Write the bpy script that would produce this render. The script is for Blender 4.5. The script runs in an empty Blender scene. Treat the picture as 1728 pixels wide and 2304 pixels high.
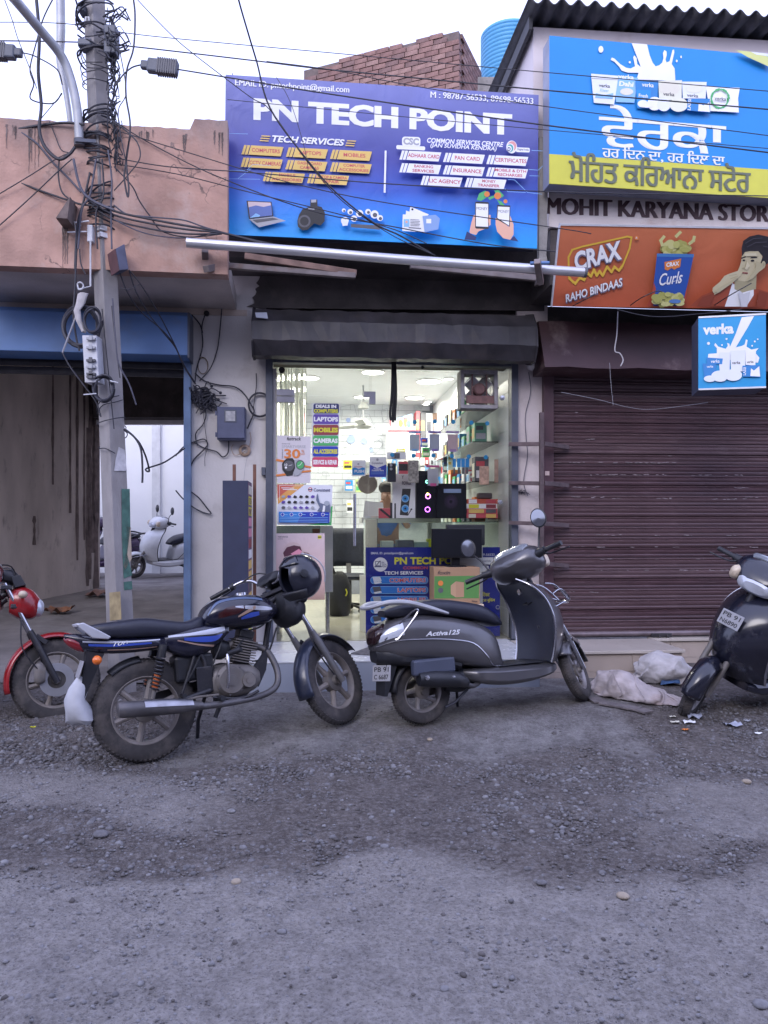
import bpy, math, random
import numpy as np
from mathutils import Matrix, Vector
R = math.radians
random.seed(7); rng = np.random.default_rng(7)
SC = bpy.context.scene
COL = SC.collection

# ------------------------------------------------------------------ camera, sky, sun, exposure
F, CX, CY, H = 1732.0, 864.0, 1182.0, 1.42          # focal length in photo pixels, principal column, horizon row, eye height
cam = bpy.data.cameras.new('camera'); cam_o = bpy.data.objects.new('camera', cam); COL.objects.link(cam_o)
cam_o.location = (0, 0, H); cam_o.rotation_euler = (R(90), 0, 0)
cam.sensor_fit = 'VERTICAL'; cam.sensor_height = 24.0; cam.lens = F / 2304.0 * 24.0
cam.shift_y = (CY - 1152.0) / 2304.0; cam.clip_start = 0.05; cam.clip_end = 900
SC.camera = cam_o
SC.render.resolution_x, SC.render.resolution_y = 768, 1024

world = bpy.data.worlds.new('World'); SC.world = world; world.use_nodes = True
wn = world.node_tree; wn.nodes.clear()
w_out = wn.nodes.new('ShaderNodeOutputWorld'); w_add = wn.nodes.new('ShaderNodeAddShader')
w_sky = wn.nodes.new('ShaderNodeTexSky'); w_sky.sky_type = 'NISHITA'; w_sky.sun_disc = False
w_sky.sun_elevation = R(32); w_sky.sun_rotation = R(200); w_sky.dust_density = 3.0; w_sky.air_density = 1.2; w_sky.ozone_density = 3.0
w_b1 = wn.nodes.new('ShaderNodeBackground'); w_b1.inputs['Strength'].default_value = 0.05
w_b2 = wn.nodes.new('ShaderNodeBackground'); w_b2.inputs['Color'].default_value = (0.59, 0.625, 1.0, 1); w_b2.inputs['Strength'].default_value = 1.14   # even overcast cloud
wn.links.new(w_sky.outputs[0], w_b1.inputs['Color']); wn.links.new(w_b1.outputs[0], w_add.inputs[0])
wn.links.new(w_b2.outputs[0], w_add.inputs[1]); wn.links.new(w_add.outputs[0], w_out.inputs['Surface'])

sun = bpy.data.lights.new('sun', 'SUN'); sun.energy = 0.5; sun.angle = R(25); sun.color = (.95, 0.93, 1.0)
sun_o = bpy.data.objects.new('sun', sun); COL.objects.link(sun_o); sun_o.rotation_euler = (R(58), 0, R(-20))
SC.view_settings.view_transform = 'Standard'; SC.view_settings.look = 'None'; SC.view_settings.gamma = 1.0
SC.view_settings.use_curve_mapping = False; SC.view_settings.exposure = 0.80
cy = SC.cycles
cy.use_denoising = True; cy.use_adaptive_sampling = True; cy.adaptive_threshold = .015
cy.max_bounces = 7; cy.diffuse_bounces = 4; cy.glossy_bounces = 3; cy.transmission_bounces = 4; cy.transparent_max_bounces = 14
cy.sample_clamp_indirect = 6.0; cy.caustics_reflective = False; cy.caustics_refractive = False

# ------------------------------------------------------------------ frames
class Frame:
    """A local frame: ex along, ey across (away from the street), ez up."""
    def __init__(s, o, heading=0.0, lean=0.0, pitch=0.0, axes=None):
        s.o = np.array(o, float)
        if axes is not None:
            s.ex, s.ey, s.ez = [np.array(a, float) for a in axes]
        else:
            h, l, p = R(heading), R(lean), R(pitch)
            left = np.array([-math.sin(h), math.cos(h), 0]); up0 = np.array([0, 0, 1.0]); fw = np.array([math.cos(h), math.sin(h), 0])
            s.ex = math.cos(p) * fw + math.sin(p) * up0; up = -math.sin(p) * fw + math.cos(p) * up0
            s.ez = math.cos(l) * up + math.sin(l) * left; s.ey = np.cross(s.ez, s.ex)
    def hit(s, p, off=0.0):
        d = np.array([(p[0] - CX) / F, 1.0, -(p[1] - CY) / F]); c = np.array([0, 0, H])
        t = (off - (c - s.o) @ s.ey) / (d @ s.ey); q = c + t * d - s.o
        return float(q @ s.ex), float(q @ s.ez)
    def h3(s, p, off=0.0):
        a, b = s.hit(p, off); return (a, off, b)
    def w(s, x, y, z):
        return s.o + x * s.ex + y * s.ey + z * s.ez
    def matrix(s, base=(0, 0, 0)):
        o = s.w(*base)
        return Matrix(((s.ex[0], s.ey[0], s.ez[0], o[0]), (s.ex[1], s.ey[1], s.ez[1], o[1]), (s.ex[2], s.ey[2], s.ez[2], o[2]), (0, 0, 0, 1)))
WF = Frame((0, 0, 0))
def at(p, Y):
    return np.array([(p[0] - CX) / F * Y, Y, H - (p[1] - CY) / F * Y])
def crop(x0, y0, sc):
    f = lambda x, y: (x0 + x * sc, y0 + y * sc)
    f.s = sc; return f
ID = crop(0, 0, 1.0)
kA, kB, kC = crop(0, 0, .33755), crop(480, 140, .24111), crop(860, 140, .24111)
kD, kE, kF = crop(1180, 0, .33032), crop(1180, 420, .33032), crop(0, 560, .33755)
kG, kH, kI = crop(400, 520, .51839), crop(600, 800, .18083), crop(840, 800, .20494)
kJ, kK, kL = crop(600, 1150, .18083), crop(800, 1150, .22905), crop(160, 1220, .22606)
kM, kN, kP = crop(440, 1220, .23508), crop(810, 1150, .31947), crop(1300, 1240, .25799)
kQ, kT, kU = crop(0, 1100, .26217), crop(400, 840, .23506), crop(1130, 780, .36046)
kV, kW = crop(660, 40, .34961), crop(100, 400, .27123)

# ------------------------------------------------------------------ materials
MATS = {}
def mat(name, col, rough=.6, metal=0.0, var=.12, scale=6.0, bump=0.0, bscale=80.0, dirt=None, coat=0.0, emit=0.0, stretch=None, spec=.5, top=None, crack=None):
    """Procedural surface: base colour with noise variation, optional dirt (colour, amount, scale) and fine relief."""
    if name in MATS: return MATS[name]
    m = bpy.data.materials.new(name); MATS[name] = m; m.use_nodes = True
    nt = m.node_tree; b = nt.nodes['Principled BSDF']; N = nt.nodes.new; Lk = nt.links.new
    b.inputs['Roughness'].default_value = rough; b.inputs['Metallic'].default_value = metal
    b.inputs['Coat Weight'].default_value = coat; b.inputs['Coat Roughness'].default_value = .12; b.inputs['Specular IOR Level'].default_value = spec
    c = (*col, 1)
    tc = N('ShaderNodeTexCoord'); vec = tc.outputs['Object']
    if stretch:
        mp = N('ShaderNodeMapping'); mp.inputs['Scale'].default_value = stretch; Lk(vec, mp.inputs[0]); vec = mp.outputs[0]
    n = N('ShaderNodeTexNoise'); n.inputs['Scale'].default_value = scale; n.inputs['Detail'].default_value = 5; Lk(vec, n.inputs['Vector'])
    mr = N('ShaderNodeMapRange'); mr.inputs['From Min'].default_value = .3; mr.inputs['From Max'].default_value = .7
    mr.inputs['To Min'].default_value = 1 - var; mr.inputs['To Max'].default_value = 1 + var; Lk(n.outputs[0], mr.inputs[0])
    mx = N('ShaderNodeMix'); mx.data_type = 'RGBA'; mx.blend_type = 'MULTIPLY'; mx.inputs[0].default_value = 1
    mx.inputs[6].default_value = c; Lk(mr.outputs[0], mx.inputs[7]); out = mx.outputs[2]
    if dirt:
        dc, da, ds = dirt
        n2 = N('ShaderNodeTexNoise'); n2.inputs['Scale'].default_value = ds; n2.inputs['Detail'].default_value = 7; n2.inputs['Roughness'].default_value = .65; Lk(vec, n2.inputs['Vector'])
        m2 = N('ShaderNodeMapRange'); m2.inputs['From Min'].default_value = .62 - .3 * da; m2.inputs['From Max'].default_value = .78 - .2 * da
        m2.inputs['To Max'].default_value = min(1, .35 + da); Lk(n2.outputs[0], m2.inputs[0])
        x2 = N('ShaderNodeMix'); x2.data_type = 'RGBA'; Lk(m2.outputs[0], x2.inputs[0]); Lk(out, x2.inputs[6]); x2.inputs[7].default_value = (*dc, 1); out = x2.outputs[2]
        r2 = N('ShaderNodeMapRange'); r2.inputs['To Min'].default_value = rough; r2.inputs['To Max'].default_value = min(1, rough + .35); Lk(m2.outputs[0], r2.inputs[0]); Lk(r2.outputs[0], b.inputs['Roughness'])
    if crack:                                          # hairline plaster cracks
        vo = N('ShaderNodeTexVoronoi'); vo.feature = 'DISTANCE_TO_EDGE'; vo.inputs['Scale'].default_value = crack; dn = N('ShaderNodeTexNoise'); dn.inputs['Scale'].default_value = 6; dn.inputs['Detail'].default_value = 6; Lk(vec, dn.inputs['Vector'])
        va = N('ShaderNodeVectorMath'); va.operation = 'MULTIPLY_ADD'; Lk(dn.outputs['Color'], va.inputs[0]); va.inputs[1].default_value = (.35, .35, .35); Lk(vec, va.inputs[2]); Lk(va.outputs[0], vo.inputs['Vector'])
        ck = N('ShaderNodeMapRange'); ck.inputs[1].default_value = .004; ck.inputs[2].default_value = .012; ck.inputs[3].default_value = .7; ck.inputs[4].default_value = 0; Lk(vo.outputs['Distance'], ck.inputs[0])
        ke = N('ShaderNodeMapRange'); ke.inputs[1].default_value = .48; ke.inputs[2].default_value = .56; Lk(n.outputs[0], ke.inputs[0]); mm = N('ShaderNodeMath'); mm.operation = 'MULTIPLY'; Lk(ck.outputs[0], mm.inputs[0]); Lk(ke.outputs[0], mm.inputs[1])
        x5 = N('ShaderNodeMix'); x5.data_type = 'RGBA'; Lk(mm.outputs[0], x5.inputs[0]); Lk(out, x5.inputs[6]); x5.inputs[7].default_value = (.10, .08, .075, 1); out = x5.outputs[2]
    if top:                                            # weathering that follows the top edge (z low, z high, colour)
        sx = N('ShaderNodeSeparateXYZ'); Lk(tc.outputs['Object'], sx.inputs[0]); n4 = N('ShaderNodeTexNoise'); n4.inputs['Scale'].default_value = 5; n4.inputs['Detail'].default_value = 7; mp4 = N('ShaderNodeMapping'); mp4.inputs['Scale'].default_value = (1, 1, .25); Lk(tc.outputs['Object'], mp4.inputs[0]); Lk(mp4.outputs[0], n4.inputs['Vector'])
        ma = N('ShaderNodeMath'); ma.operation = 'MULTIPLY_ADD'; Lk(n4.outputs[0], ma.inputs[0]); ma.inputs[1].default_value = (top[1] - top[0]) * 2.2; Lk(sx.outputs[2], ma.inputs[2])
        m4 = N('ShaderNodeMapRange'); m4.inputs['From Min'].default_value = top[0] + (top[1] - top[0]) * 1.2; m4.inputs['From Max'].default_value = top[1] + (top[1] - top[0]) * 1.3; m4.inputs['To Max'].default_value = .75; Lk(ma.outputs[0], m4.inputs[0])
        x4 = N('ShaderNodeMix'); x4.data_type = 'RGBA'; Lk(m4.outputs[0], x4.inputs[0]); Lk(out, x4.inputs[6]); x4.inputs[7].default_value = (*top[2], 1); out = x4.outputs[2]
    Lk(out, b.inputs['Base Color'])
    if bump:
        n3 = N('ShaderNodeTexNoise'); n3.inputs['Scale'].default_value = bscale; n3.inputs['Detail'].default_value = 4; Lk(vec, n3.inputs['Vector'])
        bp = N('ShaderNodeBump'); bp.inputs['Strength'].default_value = bump; bp.inputs['Distance'].default_value = .01; Lk(n3.outputs[0], bp.inputs['Height']); Lk(bp.outputs[0], b.inputs['Normal'])
    if emit:
        b.inputs['Emission Color'].default_value = c; b.inputs['Emission Strength'].default_value = emit
    return m
def flat(name, col, rough=.55):                       # printed ink on vinyl or paper
    return mat('print ' + name, col, rough, var=.05, scale=3)
def glass(name, tint=(1, 1, 1), gloss=.9):
    if name in MATS: return MATS[name]
    m = bpy.data.materials.new(name); MATS[name] = m; m.use_nodes = True; nt = m.node_tree; nt.nodes.clear(); N = nt.nodes.new; Lk = nt.links.new
    o = N('ShaderNodeOutputMaterial'); t = N('ShaderNodeBsdfTransparent'); t.inputs[0].default_value = (*tint, 1)
    g = N('ShaderNodeBsdfGlossy'); g.inputs['Roughness'].default_value = .03; fr = N('ShaderNodeFresnel'); fr.inputs[0].default_value = 1.45
    k = N('ShaderNodeMath'); k.operation = 'MULTIPLY'; k.inputs[1].default_value = gloss; Lk(fr.outputs[0], k.inputs[0])
    s = N('ShaderNodeMixShader'); Lk(k.outputs[0], s.inputs[0]); Lk(t.outputs[0], s.inputs[1]); Lk(g.outputs[0], s.inputs[2]); Lk(s.outputs[0], o.inputs[0])
    return m
def sheer(name, col):                                  # thin plastic or paper that lets the lamp light through
    if name in MATS: return MATS[name]
    m = bpy.data.materials.new(name); MATS[name] = m; m.use_nodes = True; nt = m.node_tree; nt.nodes.clear(); N = nt.nodes.new; Lk = nt.links.new
    o = N('ShaderNodeOutputMaterial'); d = N('ShaderNodeBsdfDiffuse'); t = N('ShaderNodeBsdfTranslucent'); d.inputs[0].default_value = t.inputs[0].default_value = (*col, 1)
    s = N('ShaderNodeMixShader'); s.inputs[0].default_value = .6; Lk(d.outputs[0], s.inputs[1]); Lk(t.outputs[0], s.inputs[2]); Lk(s.outputs[0], o.inputs[0]); return m
def lamp_mat(name, col, strength):
    if name in MATS: return MATS[name]
    m = bpy.data.materials.new(name); MATS[name] = m; m.use_nodes = True; b = m.node_tree.nodes['Principled BSDF']
    b.inputs['Base Color'].default_value = (.8, .8, .8, 1); b.inputs['Emission Color'].default_value = (*col, 1); b.inputs['Emission Strength'].default_value = strength
    return m

# ------------------------------------------------------------------ mesh builder
def catmull(pts, n=6, closed=False):
    P = [np.array(p, float) for p in pts]
    if len(P) < 3 or n <= 1: return P
    out = []; m = len(P)
    for i in range(m if closed else m - 1):
        if closed: a, b, c, d = P[i - 1], P[i], P[(i + 1) % m], P[(i + 2) % m]
        else: a, b, c, d = P[max(i - 1, 0)], P[i], P[i + 1], P[min(i + 2, m - 1)]
        for k in range(n):
            t = k / n
            out.append(.5 * ((2 * b) + (c - a) * t + (2 * a - 5 * b + 4 * c - d) * t * t + (3 * b - a - 3 * c + d) * t ** 3))
    if not closed: out.append(P[-1])
    return out
BOXF = [(0, 3, 2, 1), (4, 5, 6, 7), (0, 1, 5, 4), (1, 2, 6, 5), (2, 3, 7, 6), (3, 0, 4, 7)]
class MB:
    def __init__(s): s.v = []; s.f = []; s.m = []; s.sm = []
    def add(s, v, f, mat=0, smooth=False):
        k = len(s.v); s.v += [tuple(map(float, p)) for p in v]; s.f += [tuple(i + k for i in q) for q in f]
        s.m += [mat] * len(f); s.sm += [smooth] * len(f); return s
    def box(s, x0, x1, y0, y1, z0, z1, mat=0):
        return s.add([(x0, y0, z0), (x1, y0, z0), (x1, y1, z0), (x0, y1, z0), (x0, y0, z1), (x1, y0, z1), (x1, y1, z1), (x0, y1, z1)], BOXF, mat)
    def hexa(s, bottom, top, mat=0):                  # eight corners, two quads
        return s.add(list(bottom) + list(top), BOXF, mat)
    def bar(s, a, b, w, h, mat=0, up=(0, 0, 1)):
        a, b = np.array(a, float), np.array(b, float); d = b - a; d /= np.linalg.norm(d)
        u = np.array(up, float); sd = np.cross(d, u)
        if np.linalg.norm(sd) < 1e-4: sd = np.cross(d, (1, 0, 0))
        sd /= np.linalg.norm(sd); u = np.cross(sd, d); sd = sd * w / 2; u = u * h / 2
        return s.add([a - sd - u, a + sd - u, a + sd + u, a - sd + u, b - sd - u, b + sd - u, b + sd + u, b - sd + u], BOXF, mat)
    def prism(s, poly, y0, y1, mat=0, smooth=False, axis='y'):
        n = len(poly)
        if axis == 'y': a = [(x, y0, z) for x, z in poly]; b = [(x, y1, z) for x, z in poly]
        elif axis == 'x': a = [(y0, x, z) for x, z in poly]; b = [(y1, x, z) for x, z in poly]
        else: a = [(x, z, y0) for x, z in poly]; b = [(x, z, y1) for x, z in poly]
        return s.add(a + b, [tuple(range(n)), tuple(range(2 * n - 1, n - 1, -1))] + [(i, i + n, (i + 1) % n + n, (i + 1) % n) for i in range(n)], mat, smooth)
    def tube(s, pts, r, seg=8, mat=0, sub=1, closed=False, flat=1.0, caps=True):
        P = catmull(pts, sub, closed) if sub > 1 else [np.array(p, float) for p in pts]; n = len(P)
        rr = np.interp(np.linspace(0, 1, n), np.linspace(0, 1, len(r)), r) if hasattr(r, '__len__') else [r] * n
        prev = None; v = []
        for i in range(n):
            if closed: d = P[(i + 1) % n] - P[i - 1]
            else: d = P[min(i + 1, n - 1)] - P[max(i - 1, 0)]
            l = np.linalg.norm(d); d = d / l if l > 1e-9 else np.array([0, 0, 1.0])
            if prev is None:
                u = np.array([0, 0, 1.0]) if abs(d[2]) < .9 else np.array([1.0, 0, 0])
            else: u = prev
            u = u - d * (u @ d); u /= max(np.linalg.norm(u), 1e-9); prev = u; w = np.cross(d, u)
            for k in range(seg):
                a = 2 * math.pi * k / seg; v.append(P[i] + rr[i] * (math.cos(a) * u * flat + math.sin(a) * w))
        f = []
        for i in range(n if closed else n - 1):
            j = (i + 1) % n
            for k in range(seg): f.append((i * seg + k, i * seg + (k + 1) % seg, j * seg + (k + 1) % seg, j * seg + k))
        if caps and not closed: f += [tuple(range(seg - 1, -1, -1)), tuple(range((n - 1) * seg, n * seg))]
        return s.add(v, f, mat, True)
    def lathe(s, prof, c=(0, 0, 0), seg=24, axis='y', mat=0, loop=False, a0=0.0, a1=360.0, smooth=True):
        """prof: (radius, along-axis) pairs."""
        full = abs(a1 - a0) >= 359.9; ns = seg if full else seg + 1; v = []
        for i in range(ns):
            a = R(a0 + (a1 - a0) * i / seg); ca, sa = math.cos(a), math.sin(a)
            for r, h in prof:
                if axis == 'y': v.append((c[0] + r * ca, c[1] + h, c[2] + r * sa))
                elif axis == 'z': v.append((c[0] + r * ca, c[1] + r * sa, c[2] + h))
                else: v.append((c[0] + h, c[1] + r * ca, c[2] + r * sa))
        n = len(prof); f = []
        for i in range(seg):
            j = (i + 1) % ns if full else i + 1
            for k in range(n if loop else n - 1):
                l = (k + 1) % n; f.append((i * n + k, j * n + k, j * n + l, i * n + l))
        return s.add(v, f, mat, smooth)
    def rings(s, rings, mat=0, caps=True, smooth=True, closed=False):
        n = len(rings[0]); v = [p for r in rings for p in r]; f = []
        for i in range(len(rings) if closed else len(rings) - 1):
            j = (i + 1) % len(rings)
            for k in range(n): f.append((i * n + k, i * n + (k + 1) % n, j * n + (k + 1) % n, j * n + k))
        if caps and not closed: f += [tuple(range(n - 1, -1, -1)), tuple(range((len(rings) - 1) * n, len(rings) * n))]
        return s.add(v, f, mat, smooth)
    def hull(s, st, mat=0, seg=16, pw=.7, sub=4, y0=0.0):
        """Rounded body along x; stations (x, z bottom, z top, half width)."""
        S = catmull(st, sub); rr = []
        for x, zb, zt, w in S:
            m, h = (zb + zt) / 2, max((zt - zb) / 2, .001); w = max(w, .001); r = []
            for k in range(seg):
                a = 2 * math.pi * (k + .5) / seg; ca, sa = math.cos(a), math.sin(a)
                r.append((x, y0 + w * math.copysign(abs(ca) ** pw, ca), m + h * math.copysign(abs(sa) ** pw, sa)))
            rr.append(r)
        return s.rings(rr, mat)
    def grid(s, P, mat=0, smooth=True, thick=None):
        a, b = len(P), len(P[0]); v = [p for r in P for p in r]; f = [(i * b + j, i * b + j + 1, (i + 1) * b + j + 1, (i + 1) * b + j) for i in range(a - 1) for j in range(b - 1)]
        return s.add(v, f, mat, smooth)
    def ball(s, c, r, seg=12, rng_=8, mat=0):
        r = r if hasattr(r, '__len__') else (r, r, r); v = [(c[0], c[1], c[2] - r[2])]
        for i in range(1, rng_):
            t = math.pi * i / rng_ - math.pi / 2
            for k in range(seg):
                a = 2 * math.pi * k / seg; v.append((c[0] + r[0] * math.cos(t) * math.cos(a), c[1] + r[1] * math.cos(t) * math.sin(a), c[2] + r[2] * math.sin(t)))
        v.append((c[0], c[1], c[2] + r[2])); f = []
        for k in range(seg): f.append((0, 1 + (k + 1) % seg, 1 + k))
        for i in range(rng_ - 2):
            for k in range(seg): f.append((1 + i * seg + k, 1 + i * seg + (k + 1) % seg, 1 + (i + 1) * seg + (k + 1) % seg, 1 + (i + 1) * seg + k))
        b = 1 + (rng_ - 2) * seg
        for k in range(seg): f.append((b + k, b + (k + 1) % seg, len(v) - 1))
        return s.add(v, f, mat, True)
    def xf(s, fn):                                    # transform all vertices
        s.v = [tuple(map(float, fn(np.array(p)))) for p in s.v]; return s
    def mesh(s, name, mats, base=(0, 0, 0), sharp=38):
        me = bpy.data.meshes.new(name); v = np.array(s.v) - np.array(base)
        me.from_pydata([tuple(p) for p in v], [], s.f)
        for m in (mats if isinstance(mats, (list, tuple)) else [mats]): me.materials.append(m)
        me.polygons.foreach_set('material_index', s.m); me.polygons.foreach_set('use_smooth', s.sm)
        me.update()
        if any(s.sm): me.set_sharp_from_angle(angle=R(sharp))
        return me
    def part(s, name, mats, parent, bevel=0.0, sharp=38, label=None):
        me = s.mesh(name, mats, BASE.get(parent.name, (0, 0, 0)), sharp)
        o = bpy.data.objects.new(name, me); COL.objects.link(o); o.parent = parent
        BASE[o.name] = BASE.get(parent.name, (0, 0, 0))
        if bevel: add_bevel(o, bevel)
        if label: o['label'] = label
        return o
    def thing(s, name, mats, label, cat, frame=WF, base=None, group=None, bevel=0.0, kind=None, sharp=38):
        if base is None:
            a = np.array(s.v); base = ((a[:, 0].min() + a[:, 0].max()) / 2, (a[:, 1].min() + a[:, 1].max()) / 2, a[:, 2].min())
        me = s.mesh(name, mats, base, sharp); o = bpy.data.objects.new(name, me); COL.objects.link(o); o.matrix_world = frame.matrix(base); BASE[o.name] = tuple(base)
        if kind: o['kind'] = kind
        if label: o['label'] = label
        if cat: o['category'] = cat
        if group: o['group'] = group
        if bevel: add_bevel(o, bevel)
        return o
BASE = {}
def add_bevel(o, w, seg=2):
    b = o.modifiers.new('edge', 'BEVEL'); b.width = w; b.segments = seg; b.limit_method = 'ANGLE'; b.angle_limit = R(40)
def thing(name, label, cat, frame=WF, base=(0, 0, 0), group=None, kind=None):
    o = bpy.data.objects.new(name, None); COL.objects.link(o); o.empty_display_size = .1; o.matrix_world = frame.matrix(base); BASE[o.name] = tuple(base)
    if label: o['label'] = label
    if cat: o['category'] = cat
    if group: o['group'] = group
    if kind: o['kind'] = kind
    return o
def dup(root, M=None, label=None):
    def cp(o, par):
        c = o.copy(); COL.objects.link(c); c.parent = par
        for ch in o.children: cp(ch, c)
        return c
    r = cp(root, None)
    if M is not None: r.matrix_world = M
    if label: r['label'] = label
    return r
def inst(name, me, parent, loc, rot=(0, 0, 0), scale=(1, 1, 1)):      # one of many alike pieces, sharing mesh data
    o = bpy.data.objects.new(name, me); COL.objects.link(o); o.parent = parent
    b = BASE.get(parent.name, (0, 0, 0)); o.location = tuple(np.array(loc) - np.array(b)); o.rotation_euler = rot; o.scale = scale
    return o

# ------------------------------------------------------------------ flat print: boards, posters, stickers
TXT = {}
def text_mesh(s, bold=0.0, shear=0.0):
    k = (s, bold, shear)
    if k in TXT: return TXT[k]
    c = bpy.data.curves.new('t', 'FONT'); c.body = s; c.resolution_u = 3; c.offset = bold; c.shear = shear
    o = bpy.data.objects.new('t', c); m = bpy.data.meshes.new_from_object(o)
    v = np.array([p.co[:2] for p in m.vertices]); f = [tuple(p.vertices) for p in m.polygons]
    bpy.data.objects.remove(o); bpy.data.curves.remove(c); bpy.data.meshes.remove(m)
    v = v - v.min(axis=0); v = v / v.max(axis=0) - .5; TXT[k] = (v, f); return TXT[k]
class Print:
    """Shapes and lettering laid as ink on the front plane (y = y0) of a frame, measured on the photograph."""
    def __init__(s, frame, k=ID, y0=0.0, step=.0006):
        s.fr, s.k, s.y0, s.step, s.n = frame, k, y0, step, 1
        s.pm, s.tm, s.pl, s.tl = MB(), MB(), [], []
    def _i(s, lst, m):
        if m not in lst: lst.append(m)
        return lst.index(m)
    def P(s, x, y): return s.fr.hit(s.k(x, y), s.y0)
    def _y(s): s.n += 1; return s.y0 - s.n * s.step
    def poly(s, pts, m, layer=None):
        y = s._y(); q = [s.P(*p) for p in pts]
        a = sum(q[i - 1][0] * q[i][1] - q[i][0] * q[i - 1][1] for i in range(len(q)))
        if a < 0: q = q[::-1]
        s.pm.add([(u, y, v) for u, v in q], [tuple(range(len(q)))], s._i(s.pl, m)); return s
    def rect(s, x0, y0, x1, y1, m, sl=0.0, sh=0.0):   # sl: drop per pixel to follow a sloping line, sh: shear
        d = (x1 - x0) * sl
        return s.poly([(x0 + sh, y0), (x1 + sh, y0 + d), (x1, y1 + d), (x0, y1)], m)
    def disc(s, cx, cy, rx, m, ry=None, n=20):
        ry = ry or rx
        return s.poly([(cx + rx * math.cos(2 * math.pi * i / n), cy + ry * math.sin(2 * math.pi * i / n)) for i in range(n)], m)
    def rrect(s, x0, y0, x1, y1, m, r, sl=0.0):
        p = []
        for cx, cy, a in ((x1 - r, y0 + r, -90), (x1 - r, y1 - r, 0), (x0 + r, y1 - r, 90), (x0 + r, y0 + r, 180)):
            for i in range(5):
                t = R(a + i * 22.5); p.append((cx + r * math.cos(t), cy + r * math.sin(t) + (cx - x0) * sl))
        return s.poly(p, m)
    def line(s, pts, w, m, closed=False):
        pts = [np.array(p, float) for p in pts]
        for i in range(len(pts) if closed else len(pts) - 1):
            a, b = pts[i], pts[(i + 1) % len(pts)]; d = b - a; l = np.linalg.norm(d)
            if l < 1e-6: continue
            d /= l; n = np.array([-d[1], d[0]]) * w / 2; e = d * w * .45
            s.poly([a - e + n, b + e + n, b + e - n, a - e - n], m)
        return s
    def text(s, t, cx, cy, w, h, m, bold=0.02, shear=0.0, rot=0.0, copies=1, spread=.05):
        """Centre, width and height of the lettering in crop pixels; rot is clockwise degrees beyond the board's own slope."""
        v, f = text_mesh(t, bold, shear); px = s.k(cx, cy); c = np.array(s.fr.hit(px, s.y0)); e = 20.0
        mu = (np.array(s.fr.hit((px[0] + e, px[1]), s.y0)) - c); mv = (np.array(s.fr.hit((px[0], px[1] - e), s.y0)) - c)
        mu, mv = np.linalg.norm(mu) / e * s.k.s, np.linalg.norm(mv) / e * s.k.s
        ca, sa = math.cos(R(rot)), math.sin(R(rot))
        for q in range(copies):
            y = s._y(); dx = 0 if copies == 1 else (q / (copies - 1) - .5) * h * spread
            u, z = v[:, 0] * w * mu + dx * mu, v[:, 1] * h * mv
            s.tm.add([(c[0] + a * ca + b * sa, y, c[1] - a * sa + b * ca) for a, b in zip(u, z)], f, s._i(s.tl, m))
        return s
    def done(s, parent, pname='print', tname='lettering'):
        if s.pm.v: s.pm.part(pname, s.pl, parent)
        if s.tm.v: s.tm.part(tname, s.tl, parent)
def board_frame(tl, tr, bl, Ytl, Ytr, Ybl):
    a, b, c = at(tl, Ytl), at(tr, Ytr), at(bl, Ybl)
    ex = b - a; ex /= np.linalg.norm(ex); up = a - c; up = up - ex * (up @ ex); up /= np.linalg.norm(up)
    return Frame(c, axes=(ex, np.cross(up, ex), up))
# ------------------------------------------------------------------ the ground
def vnoise(x, y, s, seed=0):
    r = np.random.default_rng(seed).random((64, 64)); x, y = np.asarray(x) * s, np.asarray(y) * s
    i, j = np.floor(x).astype(int), np.floor(y).astype(int); u, v = x - i, y - j; u, v = u * u * (3 - 2 * u), v * v * (3 - 2 * v)
    g = lambda a, b: r[a % 64, b % 64]
    return (g(i, j) * (1 - u) + g(i + 1, j) * u) * (1 - v) + (g(i, j + 1) * (1 - u) + g(i + 1, j + 1) * u) * v - .5
def gz(x, y):
    t = np.clip((np.asarray(y, float) - 4.5) / 1.2, 0, 1); base = .12 * t * t * (3 - 2 * t)
    k = np.clip(1 - np.maximum(np.abs(x) - 4, 0) / 3, 0, 1)
    return base + k * (1 - .75 * t) * (.035 * vnoise(x, y, 1.3, 1) + .016 * vnoise(x, y, 4, 2))
def ss(a, b, x):
    t = np.clip((x - a) / (b - a), 0, 1); return t * t * (3 - 2 * t)
def road_mask(x, y):                                  # 1 = pale dust, 0 = dark broken surface
    n = vnoise(x, y, 1.1, 5) + .5 * vnoise(x, y, 3.1, 6) + .45 * vnoise(x * .3, y * 2.4, 1.5, 7); m = 1 - ss(2.9, 3.25, y + .55 * n)
    m = np.maximum(m, .75 * (1 - ss(.25, .55, np.abs(y - 4.15 + .5 * n))) * ss(.5, 1.1, -x))
    return np.maximum(m, .7 * (1 - ss(.2, .5, np.abs(y - 3.75 + .5 * n))) * ss(.9, 1.6, x))
def pad_mask(x, y):
    n = vnoise(x, y, 1.7, 8) + .5 * vnoise(x, y, 5, 9)
    return ss(4.45, 4.8, y + .45 * n) * (1 - ss(1.55, 1.8, x + .3 * n)) * ss(-1.5, -1.1, x + .4 * n)
xs = np.concatenate([[-400, -100, -30, -12, -7, -5], np.arange(-4.2, 4.21, .04), [5, 7, 12, 30, 100, 400]])
ys = np.concatenate([[-400, -100, -20, -4, 0, 1.0], np.arange(1.5, 6.7, .035), [7.5, 9, 14, 40, 120, 400]])
gx, gy = np.meshgrid(xs, ys); gh = gz(gx, gy)
fine = (np.abs(gx) < 4.3) & (gy > 1.4) & (gy < 6.7)
gh = gh + np.where(fine, (1 - .8 * pad_mask(gx, gy)) * (.010 * vnoise(gx, gy, 11, 3) + .012 * vnoise(gx, gy, 23, 4)), 0)
me = bpy.data.meshes.new('ground'); nr, nc = gx.shape
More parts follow.
